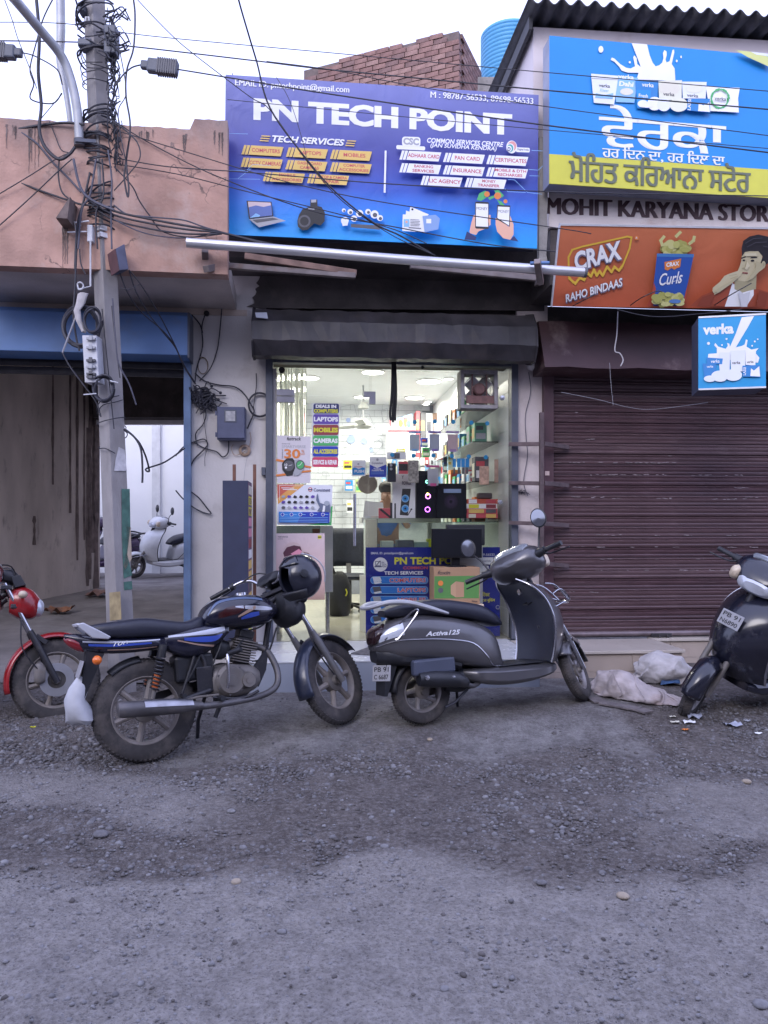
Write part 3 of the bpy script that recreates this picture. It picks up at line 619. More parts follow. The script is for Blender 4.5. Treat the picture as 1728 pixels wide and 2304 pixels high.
MB().box(xm0, 4.6, -.64, .02, zmb, zmb + .419).part('name_band', mat('pale band paint', (.68, .62, .60), .8, var=.1, scale=3, bump=.2, dirt=((.4, .25, .2), .25, 2.5)), gb)
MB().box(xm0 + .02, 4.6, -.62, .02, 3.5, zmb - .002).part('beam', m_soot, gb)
mb = MB(); cr = [fx(1210, 313, -.66), fx(1231, 313, -.66)]
pts = [(cr[0][0], 3.62), (cr[1][0] + .0, 3.62)] + [(cr[1][0] - .02 * random.random(), 3.62 + (cr[0][1] - 3.62) * i / 10) for i in range(1, 11)] + [(cr[0][0], cr[0][1])]
mb.prism(pts, -.70, -.645); mb.part('cement_edge', m_conc, gb)
# corrugated roof sheet
wv = thing('corrugated_roof', 'dark corrugated cement sheet roof jutting over the blue dairy sign', 'roof', FA, (2.8, 0, zrt))
xr_0, zr0 = fx(1207, 33, -.86); P_ = []; nn = 240
for y in (-.86, -.6, .4, 2.5):
    P_.append([(xr_0 - .06 + 3.5 * i / nn, y, zrt + .055 + .026 * math.cos(2 * math.pi * (3.5 * i / nn) / .141) + .05 * (y + .86)) for i in range(nn + 1)])
o = MB().grid(P_).part('sheet', mat('dark fibre cement', (.085, .085, .095), .9, var=.25, scale=9, bump=.3), wv); so = o.modifiers.new('thick', 'SOLIDIFY'); so.thickness = .009
fa_, fb_ = (xu0 - .05, -.7, zrt - .03), (xu0 - .05, 2.4, zrt - .03)
MB().bar(fa_, fb_, .03, .11).part('fascia', mat('black fascia', (.03, .03, .035), .6), wv)

# brick storey and water tank behind
m_brk = [mat('brick %d' % i, c, .9, var=.25, scale=9, bump=.4, bscale=50) for i, c in enumerate([(.26, .155, .135), (.225, .13, .115), (.30, .19, .165), (.20, .125, .115)])]
m_mort = mat('dirty mortar', (.17, .135, .125), .95, var=.2, scale=12)
FB = Frame((1.283 + .0, 13.0, 0), -22.6)              # ex runs towards the corner; the long face recedes
zc = H + (CY - 62) / F * 13.0
bb = thing('brick_building', 'unplastered brick storey rising behind the blue computer sign', 'building', FB, (-1.5, 0, 0))
MB().box(-3.4, -.03, .03, 2.6, 0, zc - 1.9).part('lower_storeys', m_pass, bb); MB().box(-3.0, -.03, .03, 2.6, zc - 1.9, zc - .03).part('mortar_core', m_mort, bb)
bl, bh, bw = .235, .078, .11; me_b = [MB().box(-bl / 2, bl / 2, -bw / 2, bw / 2, -bh / 2, bh / 2).mesh('brick', m) for m in m_brk]
for row in range(17):
    z = zc - .05 - row * .09; x = -.13 - (row % 2) * .12
    lim = -3.0 + (.55, .3, .12, .05)[row] if row < 4 else -3.0; x -= (.3, .1)[row] if row < 2 else 0
    if row % 2 and row > 1: inst('brick', me_b[row % 4], bb, (-.06, .05, z), scale=(.46, 1, 1))
    while x > lim:
        if not (row == 0 and random.random() < .3):
            inst('brick', random.choice(me_b), bb, (x + random.uniform(-.006, .006), .05 + random.uniform(-.008, .006), z), (0, 0, random.uniform(-.02, .02)))
        x -= .247
    y = .24
    while y < 1.4 and row < 12:
        inst('brick', random.choice(me_b), bb, (-.05, y + (row % 2) * .12, z - .02), (0, 0, R(90))); y += .247
_, = (0,)
MB().box(-.02, .9, .4, 1.6, 6.0, zc - 1.02).part('low_ledge', m_mort, bb)
for i in range(5):
    inst('brick', random.choice(me_b), bb, (.05 + i * .2, .36, zc - 1.06 + .03 * (i % 2)), (0, 0, random.uniform(-.3, .3)))
wt = thing('water_tank', 'blue ribbed plastic water tank on the rooftop beside the brick wall', 'water tank', WF, (2.28, 14.6, 9.0))
zt_ = H + (CY - 66) / F * 14.6
prof = [(0, zt_ + .10), (.09, zt_ + .10), (.10, zt_ + .03), (.14, zt_ + .015), (.38, zt_ - .05), (.52, zt_ - .13)]
for i in range(14): zz_ = zt_ - .15 - i * .075; prof += [(.545, zz_), (.545, zz_ - .045), (.53, zz_ - .055), (.53, zz_ - .07)]
prof += [(.52, zt_ - 1.25), (0, zt_ - 1.25)]
MB().lathe(prof, (2.38, 14.6, 0), 40, 'z').part('tank_body', mat('tank blue plastic', (.10, .38, .66), .45, var=.06), wt, sharp=60)
MB().box(1.6, 3.2, 14.0, 15.3, 6.5, zt_ - 1.252).part('tank_stand', m_conc, wt)

# unseen row added behind the camera to block low sky; shows in the glass
ob = thing('added_opposite_row', 'unseen plain two-storey row added across the street to block low sky', 'building', WF, (0, -5, 0)); m_ob = mat('opposite plaster', (.34, .31, .28), .9, var=.15, scale=1.5)
MB().box(-22, 22, -9, -5, 0, 6.2).part('wall', m_ob, ob); MB().box(-22.3, 22.3, -9.2, -4.3, 3.1, 3.25).part('canopy', m_conc, ob)
for i in range(9): MB().box(-20 + i * 4.6, -17.2 + i * 4.6, -5.05, -4.99, .1, 2.7).part('shutter', m_shutdark, ob); MB().box(-19.4 + i * 4.6, -18.2 + i * 4.6, -5.03, -4.99, 4.0, 5.2).part('window', m_frame, ob)
# ------------------------------------------------------------------ signs and hoardings
def gradmat(name, stops, z0, z1, rough=.45):
    m = bpy.data.materials.new(name); MATS[name] = m; m.use_nodes = True; nt = m.node_tree; N = nt.nodes.new; Lk = nt.links.new; b = nt.nodes['Principled BSDF']
    tc = N('ShaderNodeTexCoord'); sx = N('ShaderNodeSeparateXYZ'); Lk(tc.outputs['Object'], sx.inputs[0])
    mr = N('ShaderNodeMapRange'); mr.inputs[1].default_value = z0; mr.inputs[2].default_value = z1; Lk(sx.outputs[2], mr.inputs[0])
    cr = N('ShaderNodeValToRGB'); Lk(mr.outputs[0], cr.inputs[0]); e = cr.color_ramp.elements
    e[0].position, e[0].color = stops[0][0], (*stops[0][1], 1); e[1].position, e[1].color = stops[-1][0], (*stops[-1][1], 1)
    for p, c in stops[1:-1]: q = e.new(p); q.color = (*c, 1)
    n = N('ShaderNodeTexNoise'); n.inputs['Scale'].default_value = 1.8; n.inputs['Detail'].default_value = 6; Lk(tc.outputs['Object'], n.inputs['Vector'])
    r2 = N('ShaderNodeMapRange'); r2.inputs[1].default_value = .3; r2.inputs[2].default_value = .7; r2.inputs[3].default_value = .86; r2.inputs[4].default_value = 1.1; Lk(n.outputs[0], r2.inputs[0])
    x = N('ShaderNodeMix'); x.data_type = 'RGBA'; x.blend_type = 'MULTIPLY'; x.inputs[0].default_value = 1; Lk(cr.outputs[0], x.inputs[6]); Lk(r2.outputs[0], x.inputs[7])
    Lk(x.outputs[2], b.inputs['Base Color']); b.inputs['Roughness'].default_value = rough
    wr = N('ShaderNodeTexNoise'); wr.inputs['Scale'].default_value = 3.2; wr.inputs['Detail'].default_value = 3; wr.inputs['Distortion'].default_value = 1.5; Lk(tc.outputs['Object'], wr.inputs['Vector']); bp = N('ShaderNodeBump'); bp.inputs['Strength'].default_value = .16; bp.inputs['Distance'].default_value = .05; Lk(wr.outputs[0], bp.inputs['Height']); Lk(bp.outputs[0], b.inputs['Normal'])
    return m
WHT = flat('white', (.82, .83, .84)); YEL = flat('amber', (.72, .50, .14)); RED = flat('red', (.55, .08, .10)); NAVY = flat('navy', (.02, .03, .13)); BLK = flat('black', (.02, .02, .022))
GRY = flat('grey', (.38, .39, .42)); DGR = flat('dark grey', (.10, .10, .115)); SKIN = flat('skin', (.75, .42, .30)); LBL = flat('light blue', (.25, .50, .80)); GRN = flat('green', (.08, .42, .14)); CRM = flat('cream', (.72, .70, .58))
SBL = flat('sky blue', (.02, .27, .66)); BRY = flat('bright yellow', (.68, .66, .04)); ORG = flat('orange', (.70, .22, .05)); MAR = flat('maroon', (.28, .05, .06)); PNK = flat('pink', (.75, .30, .40)); ROY = flat('royal blue', (.02, .05, .42)); PUR = flat('purple', (.12, .07, .36))
m_edge = mat('dark board edge', (.03, .035, .06), .5)

FS = board_frame((513, 168), (1217, 214), (504, 527), 6.25, 6.5, 6.25)
wS = np.linalg.norm(at((1217, 214), 6.5) - at((513, 168), 6.25)); hS = FS.hit((513, 168))[1]
m_pn = gradmat('sign gradient', [(0, (.010, .36, .88)), (.16, (.015, .23, .76)), (.33, (.030, .095, .50)), (.52, (.055, .065, .36)), (.72, (.10, .115, .38)), (1, (.17, .19, .46))], 0, hS)
sg = thing('shop_signboard', 'large violet and blue signboard reading PN TECH POINT above the shop', 'signboard', FS, (wS / 2, 0, 0))
MB().box(0, wS, 0, .012, 0, hS).part('panel', m_pn, sg); MB().box(.006, wS - .006, .0125, .10, .004, hS - .004).part('frame_box', m_edge, sg)
for z in (.12, hS - .5): MB().box(-.05, .02, .03, .06, z, z + .03).part('bracket', m_frame, sg)
p = Print(FS)
p.text('PN TECH POINT', 866, 263.5, 578, 49, WHT, .036, copies=3)
p.k = kB; p.text('EMAIL ID: pntechpoint@gmail.com', 740, 231, 1060, 78, WHT, 0, copies=3)
p.k = kC; p.text('M : 98787-56533, 89698-56533', 932, 340, 955, 66, WHT, 0, copies=3)
p.k = kB; p.text('TECH SERVICES', 888, 735, 675, 62, WHT, .035, .25)
for x0, y0 in ((430, 686), (1228, 732)):
    for i in range(3): p.poly([(x0 + 22 - i * 8, y0 + i * 22), (x0 + 105 - i * 8, y0 + 5 + i * 22), (x0 + 100 - i * 8, y0 + 15 + i * 22), (x0 + 17 - i * 8, y0 + 10 + i * 22)], YEL)
def tagbox(x0, yt, t, m, w=392, h=88):
    sl, sk = .054, 26
    for a, b in ((0, 24), (30, 56), (64, w - sk)):
        p.poly([(x0 + a + sk, yt + (a + sk) * sl), (x0 + b + sk, yt + (b + sk) * sl), (x0 + b, yt + h + b * sl), (x0 + a, yt + h + a * sl)], m)
    cx, cy_ = x0 + (64 + w) / 2, yt + h / 2 + 11
    if '/' in t:
        a, b = t.split('/'); p.text(a, cx, cy_ - 20, min(290, 25 * len(a)), 27, RED, .018); p.text(b, cx - 4, cy_ + 20, min(290, 25 * len(b)), 27, RED, .018)
    else: p.text(t, cx, cy_, min(290, 29 * len(t)), 36, RED, .018)
for a in ((263, 777, 'COMPUTERS'), (678, 800, 'LAPTOPS'), (1088, 822, 'MOBILES'), (257, 898, 'CCTV CAMERAS'), (672, 921, 'DASHBOARD/CAMERAS'), (1085, 944, 'COMPUTER/ACCESSORIES'), (463, 1034, 'MOBILE/ACCESSORIES'), (874, 1055, 'LAPTOP & CAMERA/REPAIR')): tagbox(*a, YEL)
p.poly([(1596, 842), (1613, 842), (1604, 1233), (1586, 1233)], WHT)
# laptop, camera, security cameras
p.poly([(312, 1308), (545, 1318), (562, 1452), (335, 1478)], BLK); p.poly([(325, 1316), (537, 1326), (552, 1445), (345, 1468)], flat('screen peach', (.62, .50, .52))); p.poly([(332, 1370), (400, 1352), (470, 1366), (543, 1350), (552, 1445), (345, 1468)], flat('screen blue', (.10, .16, .42)))
p.poly([(345, 1468), (400, 1425), (440, 1445), (430, 1458)], LBL); p.poly([(338, 1482), (562, 1456), (678, 1496), (430, 1556)], GRY); p.poly([(365, 1488), (555, 1466), (612, 1482), (410, 1515)], DGR)
p.poly([(905, 1300), (970, 1300), (972, 1360), (1010, 1368), (1040, 1420), (1038, 1500), (1000, 1540), (940, 1520), (880, 1580), (830, 1585), (790, 1550), (785, 1495), (800, 1440), (830, 1390), (905, 1365)], BLK); p.disc(850, 1500, 58, DGR); p.disc(850, 1500, 40, BLK); p.poly([(912, 1302), (960, 1300), (960, 1325), (914, 1328)], GRY); p.line([(890, 1385), (940, 1390)], 8, GRY)
for cx, cy_, r in ((1215, 1400, 18), (1275, 1415, 26), (1362, 1430, 34), (1440, 1415, 26), (1500, 1440, 38), (1225, 1500, 36), (1310, 1480, 30), (1550, 1475, 28)): p.disc(cx, cy_, r, WHT); p.disc(cx + 4, cy_ + 6, r * .55, DGR)
p.poly([(1282, 1530), (1550, 1545), (1550, 1585), (1282, 1560)], DGR); p.poly([(1188, 1490), (1262, 1490), (1250, 1545), (1205, 1550)], WHT)
p.k = kC
p.rrect(125, 800, 392, 838, WHT, 14, .05); p.rrect(178, 722, 348, 812, WHT, 26, .03); p.text('CSC', 262, 768, 145, 66, GRY, .05); p.text('Digital India', 1297, 842, 110, 26, NAVY, .01)
p.text('COMMON SERVICES CENTRE', 765, 777, 706, 46, WHT, .025, .22); p.text('(JAN SUVIDHA KENDRA)', 748, 824, 612, 50, WHT, .02, .22)
p.disc(1192, 820, 50, WHT, 60); p.disc(1196, 812, 40, flat('coral', (.70, .32, .30)), 46); p.disc(1180, 830, 36, WHT, 42); p.disc(1178, 832, 30, flat('teal', (.10, .40, .38)), 36); p.disc(1168, 838, 24, WHT, 28); p.text('D', 1166, 842, 30, 36, NAVY, .03, .2)
p.rrect(1232, 825, 1358, 868, WHT, 10, .04)
p.text('Digital India', 1297, 848, 104, 24, NAVY, .01)
for a in ((152, 853, 'ADHAAR CARD'), (555, 876, 'PAN CARD'), (955, 897, 'CERTIFICATES'), (150, 974, 'BANKING/SERVICES'), (552, 995, 'INSURANCE'), (950, 1015, 'MOBILE & DTH/RECHARGES'), (345, 1095, 'LIC AGENCY'), (750, 1115, 'MONEY/TRANSFER')): tagbox(*a, WHT, 388, 86)
for pts in ([(1370, 865), (1470, 870)], [(1345, 1042), (1430, 1048), (1470, 1010)], [(1350, 1100), (1440, 1102)], [(1150, 1135), (1210, 1138), (1330, 1255), (1460, 1270)], [(1120, 1220), (1150, 1248), (1310, 1255)]): p.line(pts, 4, LBL)
p.k = kB
for pts in ([(130, 1052), (320, 1055), (375, 1000), (540, 1010)], [(150, 1132), (440, 1136)], [(240, 1130), (360, 1040)], [(120, 715), (330, 720)]): p.line(pts, 3, LBL)
p.k = kC
for pts in ([(250, 1388), (420, 1460), (380, 1500), (240, 1440)], [(210, 1425), (400, 1490), (380, 1530), (205, 1490)], [(180, 1460), (370, 1470), (380, 1625), (175, 1612)]): p.poly(pts, WHT)
p.disc(268, 1414, 10, BLK); p.rect(188, 1505, 240, 1575, LBL); p.disc(214, 1530, 12, SKIN)
for i in range(5): p.line([(250, 1508 + i * 14), (330 + 6 * (i % 2), 1512 + i * 14)], 4, DGR)
p.line([(235, 1582), (345, 1590)], 6, DGR); p.poly([(360, 1478), (480, 1466), (520, 1500), (505, 1600), (380, 1628)], flat('blur blue', (.22, .35, .62)))
p.rect(395, 1505, 440, 1545, WHT)
# two hands with phones and notes
for pts in ([(860, 1330), (880, 1270), (935, 1245), (975, 1262), (960, 1300), (900, 1340)], [(1020, 1245), (1060, 1240), (1110, 1290), (1085, 1312), (1040, 1290)], [(1045, 1330), (1085, 1345), (1120, 1385), (1070, 1375)], [(960, 1310), (1015, 1290), (1020, 1310), (975, 1330)]): p.poly(pts, GRN)
for cx, cy_, r in ((952, 1278, 26), (1050, 1294, 32), (1122, 1345, 18)): p.disc(cx, cy_, r, ORG)
p.poly([(745, 1697), (768, 1622), (800, 1640), (855, 1675), (845, 1702)], NAVY); p.poly([(790, 1625), (808, 1540), (830, 1470), (985, 1470), (985, 1560), (930, 1600), (875, 1620), (850, 1655), (800, 1640)], SKIN)
p.rrect(843, 1347, 968, 1595, BLK, 12, .05); p.rect(850, 1365, 962, 1575, WHT, .05); p.text('MONEY', 905, 1412, 100, 26, DGR, 0)
p.poly([(1160, 1702), (1200, 1665), (1240, 1715)], NAVY); p.poly([(1030, 1500), (1060, 1500), (1150, 1580), (1165, 1480), (1195, 1560), (1195, 1650), (1165, 1700), (1100, 1685), (1045, 1625), (1030, 1560)], SKIN)
p.poly([(1045, 1380), (1165, 1385), (1160, 1580), (1038, 1510)], BLK); p.poly([(1052, 1395), (1158, 1400), (1153, 1570), (1046, 1500)], WHT); p.text('MONEY', 1103, 1440, 95, 26, DGR, 0)
p.line([(960, 1500), (962, 1540)], 6, SKIN)
p.done(sg)

# dairy hoarding
_vtr = kD(1659, 380); FV = board_frame(kD(148, 240), _vtr, kD(170, 1250), 6.35, 6.62, 6.35)
wV = np.linalg.norm(at(_vtr, 6.62) - at(kD(148, 240), 6.35)) + .55; hV = FV.hit(kD(148, 240))[1]; hy = FV.hit(kD(170, 1048))[1]
vg = thing('dairy_hoarding', 'big bright blue dairy hoarding with milk splash and yellow name strip', 'hoarding', FV, (wV / 2, 0, 0))
MB().box(0, wV, 0, .01, hy, hV).part('panel', mat('hoarding blue', (.010, .245, .66), .4, var=.05, scale=2), vg); MB().box(0, wV, .0, .01, 0, hy - .0005).part('name_strip', mat('hoarding yellow', (.60, .58, .06), .45, var=.05), vg)
MB().box(.004, wV - .004, .0105, .17, .004, hV - .004).part('frame_box', mat('grey board side', (.26, .28, .36), .5), vg)
p = Print(FV, kD)
p.text('ਵੇਰਕਾ', 945, 884, 842, 285, WHT, 0, copies=5, spread=.07); p.text('ਹਰ ਿਦਨ ਦਾ, ਹਰ ਿਦਲ ਦਾ', 950, 1064, 825, 96, WHT, 0, copies=3)
p.text('ਮੋਿਹਤ ਕਿਰਆਨਾ ਸਟੋਰ', 930, 1177, 1225, 196, flat('olive grey', (.13, .15, .10)), 0, copies=3)
p.poly([(728, 298), (832, 306), (850, 380), (870, 430), (890, 455), (915, 448), (935, 430), (944, 400), (940, 365), (950, 345), (965, 355), (966, 380), (958, 410), (965, 430), (985, 420), (1005, 345), (1015, 340), (1018, 360), (1000, 440), (1020, 470), (1025, 555), (760, 545), (775, 500), (700, 498), (660, 485), (640, 455), (610, 425), (585, 412), (592, 396), (610, 402), (650, 440), (690, 465), (720, 470), (750, 455), (738, 395), (746, 380), (762, 400), (765, 440), (790, 460)], WHT)
for cx, cy_, rx, ry in ((518, 340, 17, 23), (714, 428, 7, 8), (1063, 392, 5, 9), (1033, 420, 6, 9)): p.disc(cx, cy_, rx, WHT, ry)
IVO = flat('pack white', (.74, .78, .82)); IV2 = flat('pack ivory', (.74, .75, .60)); PBL = flat('pack blue', (.03, .22, .55))
p.poly([(606, 520), (770, 535), (745, 705), (620, 700)], LBL); p.text('verka', 688, 528, 105, 30, WHT, .03); p.text('Dahi', 690, 578, 100, 34, WHT, .04, .1); p.disc(692, 630, 45, CRM, 24)
p.poly([(450, 508), (636, 522), (632, 548), (606, 718), (468, 706), (452, 542)], IVO); p.line([(452, 540), (634, 550)], 6, GRY); p.text('verka', 540, 590, 76, 24, DGR, .02); p.text('Kheer', 540, 622, 60, 22, LBL, 0, .2); p.poly([(480, 640), (540, 655), (600, 640), (596, 680), (478, 672)], LBL)
p.poly([(750, 555), (905, 560), (895, 750), (760, 745)], PBL); p.text('verka', 834, 586, 80, 28, WHT, .02); p.poly([(755, 620), (855, 622), (848, 740), (762, 740)], SBL); p.text('Fresh', 803, 660, 62, 24, WHT, .02); p.disc(800, 715, 36, WHT, 26)
p.poly([(905, 560), (1065, 555), (1062, 690), (910, 690)], IV2); p.disc(980, 610, 70, CRM, 48); p.text('verka', 975, 650, 76, 24, DGR, .02)
p.poly([(1065, 565), (1232, 568), (1225, 680), (1070, 680)], IVO); p.text('verka', 1136, 660, 76, 24, DGR, .02); p.disc(1150, 615, 60, IV2, 28)
p.poly([(1225, 600), (1456, 608), (1445, 680), (1450, 776), (1230, 764), (1240, 690)], WHT)
for i in range(22):
    a = 6.28 * i / 22; b = 6.28 * (i + 1) / 22; p.line([(1318 + 58 * math.cos(a), 684 + 62 * math.sin(a)), (1318 + 58 * math.cos(b), 684 + 62 * math.sin(b))], 9 if i % 3 else 14, GRN)
p.text('verka', 1318, 688, 78, 24, DGR, .02)
for cx, cy_, rx, ry, m in ((872, 722, 50, 46, WHT), (935, 728, 46, 46, IVO), (1035, 730, 62, 48, IV2), (820, 735, 40, 16, WHT)): p.disc(cx, cy_, rx, m, ry)
p.poly([(1095, 690), (1245, 690), (1248, 783), (1160, 775), (1090, 768)], PBL); p.poly([(1170, 720), (1200, 735), (1240, 715), (1246, 780), (1165, 774)], WHT); p.text('LASSI', 1106, 730, 70, 22, WHT, .02, 0, -86)
p.poly([(1420, 362), (1520, 372), (1659, 410), (1659, 480), (1500, 408)], flat('lime', (.62, .66, .25))); p.poly([(1520, 372), (1659, 388), (1659, 404), (1560, 392)], IVO)
p.done(vg)
# painted name on the band below
p = Print(FA, kE, -.641); p.text('MOHIT KARYANA STORE', 948, 160, 1570, 112, flat('faded brown paint', (.065, .032, .036)), 0, copies=7, spread=.13); p.done(gb, 'band_print', 'lettering')

# snack hoarding
_ctr = kE(1659, 290); FC = board_frame(kE(245, 265), _ctr, kE(190, 815), 6.2, 6.27, 6.45)
wC = np.linalg.norm(at(_ctr, 6.27) - at(kE(245, 265), 6.2)) + .5; hC = FC.hit(kE(245, 265))[1]
cg = thing('snack_hoarding', 'orange snack hoarding with a crisp packet tilted forward over the shutter', 'hoarding', FC, (wC / 2, 0, 0))
MB().box(0, wC, 0, .02, 0, hC).part('panel', gradmat('snack orange', [(0, (.50, .105, .045)), (1, (.56, .17, .075))], 0, hC), cg)
MB().box(-.004, wC, -.006, .026, hC, hC + .016).part('top_edge', mat('silver trim', (.7, .7, .72), .4, metal=.3), cg); MB().box(-.010, -.0005, -.006, .026, -.004, hC).part('side_edge', MATS['silver trim'], cg)
MB().box(.05, wC - .05, .0205, .05, .05, hC - .05).part('back_frame', m_edge, cg)
for xx in (.4, 1.35):
    MB().bar((xx, .05, hC - .12), (xx, .52, hC - .05), .03, .03).part('support_arm', m_frame, cg)
p = Print(FC, kE); OY = flat('logo yellow', (.70, .45, .05)); DO = flat('outline slate', (.16, .15, .22))
p.line([(330, 655), (302, 610), (300, 480), (325, 430), (395, 408), (700, 340), (728, 345), (715, 420), (660, 555)], 12, OY)
p.line([(305, 625), (345, 660), (375, 620), (405, 635), (425, 585), (450, 610), (472, 565), (490, 605), (510, 575), (530, 605), (560, 545), (590, 580), (610, 545), (640, 570), (662, 540)], 16, OY)
p.text('CRAX', 498, 474, 322, 142, DO, .075, .05, -15); p.text('CRAX', 496, 470, 318, 132, WHT, .035, .05, -15)
p.text('RAHO BINDAAS', 470, 708, 398, 66, DO, .06, .2, -17); p.text('RAHO BINDAAS', 469, 704, 392, 56, WHT, .02, .2, -17)
p.disc(760, 348, 15, ORG); p.text('R', 760, 348, 12, 14, WHT, 0)
PUF = [flat('puff a', (.50, .50, .16)), flat('puff b', (.58, .57, .24)), flat('puff c', (.42, .42, .12))]
def puffs(cx, cy_, rx, ry, n, sd):
    r = np.random.default_rng(sd)
    for i in range(n):
        a, q = 6.28 * r.random(), r.random() ** .5; p.disc(cx + rx * q * math.cos(a), cy_ + ry * q * math.sin(a), 20 + 14 * r.random(), PUF[i % 3], 15 + 12 * r.random(), 10)
puffs(1022, 425, 85, 48, 46, 1)
for pts in ([(925, 395), (915, 365), (935, 340)], [(1020, 335), (1045, 310)], [(1110, 385), (1135, 365), (1140, 342)]): p.line(pts, 20, PUF[1])
p.poly([(888, 452), (1138, 456), (1125, 520), (1100, 640), (1082, 740), (1050, 808), (830, 806), (852, 740), (868, 640), (882, 520)], flat('packet blue', (.025, .09, .38))); p.poly([(888, 452), (1138, 456), (1136, 478), (888, 474)], flat('packet seal', (.06, .20, .48)))
p.poly([(820, 805), (850, 740), (868, 650), (880, 690), (862, 806)], flat('packet red', (.42, .07, .04))); p.poly([(1050, 806), (1075, 740), (1100, 640), (1086, 760), (1066, 808)], MATS['print packet red'])
p.poly([(938, 510), (1052, 486), (1044, 545), (1020, 552), (1005, 562), (985, 550), (960, 568), (940, 560)], ORG); p.text('CRAX', 994, 524, 86, 30, WHT, .04, 0, -8); p.text('Curls', 982, 620, 155, 82, WHT, .01, .3, -8); p.line([(925, 660), (1050, 628)], 3, WHT)
puffs(960, 762, 100, 38, 46, 2); p.disc(1000, 772, 40, flat('seal blue', (.10, .22, .50)), 14)
# the young man eating
HAIR = flat('hair', (.025, .022, .028)); FACE = flat('face', (.58, .52, .33)); FSH = flat('face shade', (.40, .36, .22)); JKT = flat('jacket rust', (.33, .07, .035))
p.poly([(1100, 806), (1180, 735), (1290, 690), (1370, 640), (1450, 660), (1560, 690), (1659, 720), (1659, 808)], JKT)
p.poly([(1335, 808), (1365, 720), (1385, 650), (1460, 690), (1530, 680), (1530, 730), (1480, 808)], WHT)
p.poly([(1400, 620), (1400, 690), (1450, 715), (1500, 700), (1545, 690), (1550, 560), (1450, 600)], FSH)
p.poly([(1450, 450), (1445, 500), (1432, 545), (1420, 570), (1415, 600), (1425, 632), (1470, 640), (1520, 618), (1560, 575), (1600, 545), (1608, 520), (1580, 520), (1590, 440), (1500, 420)], FACE)
p.poly([(1450, 470), (1447, 415), (1458, 365), (1500, 335), (1560, 322), (1620, 335), (1659, 365), (1659, 470), (1620, 520), (1580, 540), (1565, 540), (1590, 470), (1560, 435), (1500, 435), (1470, 440)], HAIR)
p.line([(1448, 482), (1472, 472)], 8, HAIR); p.line([(1512, 478), (1548, 476)], 9, HAIR); p.disc(1462, 496, 9, HAIR, 6); p.disc(1520, 498, 12, HAIR, 7); p.line([(1455, 580), (1485, 582)], 8, MAR); p.line([(1478, 500), (1470, 545), (1450, 550)], 4, FSH)
p.poly([(1250, 700), (1252, 680), (1300, 640), (1330, 600), (1365, 585), (1410, 570), (1440, 562), (1450, 580), (1440, 600), (1395, 640), (1350, 670), (1300, 710), (1262, 728)], FACE); p.line([(1360, 600), (1410, 590)], 3, FSH); p.line([(1370, 620), (1420, 602)], 3, FSH)
p.line([(1550, 770), (1585, 735)], 3, WHT); FL2 = flat('face light', (.68, .62, .42)); FM = flat('face mid', (.50, .45, .28))
p.poly([(1540, 500), (1588, 520), (1600, 545), (1560, 575), (1520, 618), (1475, 640), (1510, 590), (1540, 550)], FM); p.poly([(1470, 450), (1540, 445), (1548, 466), (1500, 466), (1462, 468)], FL2); p.poly([(1482, 505), (1500, 530), (1480, 560), (1466, 552)], FL2); p.disc(1592, 522, 13, FM, 22); p.disc(1592, 524, 6, FSH, 12)
for pts in ([(1470, 380), (1520, 350), (1580, 345)], [(1480, 405), (1540, 375), (1610, 372)], [(1590, 400), (1640, 410), (1645, 450)]): p.line(pts, 6, flat('hair light', (.06, .055, .07)))
p.poly([(1262, 700), (1310, 668), (1360, 640), (1400, 612), (1420, 608), (1380, 648), (1320, 690), (1280, 716)], FM); p.poly([(1420, 690), (1455, 720), (1500, 705), (1480, 808), (1440, 808)], flat('shirt fold', (.62, .63, .66))); p.poly([(1560, 700), (1620, 715), (1600, 808), (1540, 808)], flat('jacket fold', (.24, .05, .025))); p.poly([(1180, 740), (1260, 715), (1230, 806), (1140, 806)], MATS['print jacket fold'])
p.done(cg)
for i, pts in enumerate(([(330, 812), (400, 775), (480, 735)], [(722, 808), (800, 755), (900, 712), (940, 718)], [(1295, 806), (1400, 740), (1545, 658)])):
    q = [at(kE(*a), 6.13 - .01 * j) for j, a in enumerate(pts)]; q[0] = at(kE(*pts[0]), 6.42)
    MB().tube(q, .0045, 6, sub=5).thing('hook_wire', BLK, ['short black hook wire under the hoarding lettering', 'bent black wire in front of the crisp packet', 'straight black wire in front of the printed young man'][i], 'wire')

# small box sign
_btr = kE(1650, 862); FX = board_frame(kE(1190, 886), _btr, kE(1185, 1386), 6.0, 5.90, 6.0)
wX = np.linalg.norm(at(_btr, 5.9) - at(kE(1190, 886), 6.0)); hX = FX.hit(kE(1190, 886))[1]
xg = thing('dairy_box_sign', 'small square blue dairy box sign with milk splash hanging before the shutter', 'sign', FX, (wX / 2, .15, 0))
MB().box(0, wX, 0, .008, 0, hX).part('panel', mat('sign cyan', (.015, .30, .62), .4, var=.04), xg); MB().box(.003, wX - .003, .0085, .30, .002, hX - .002).part('case', mat('slate case', (.07, .08, .13), .55), xg)
for a, b, c_, d_ in ((0, wX, -.001, .012), (0, wX, hX - .012, hX + .001)): MB().box(a, b, -.004, .0, c_, d_).part('trim', MATS['silver trim'], xg)
MB().bar((wX * .5, .3, hX * .75), (wX * .5, 1.05, hX * .75), .04, .04).part('support_arm', m_frame, xg)
p = Print(FX, kE)
p.text('verka', 1320, 970, 210, 72, WHT, .045)
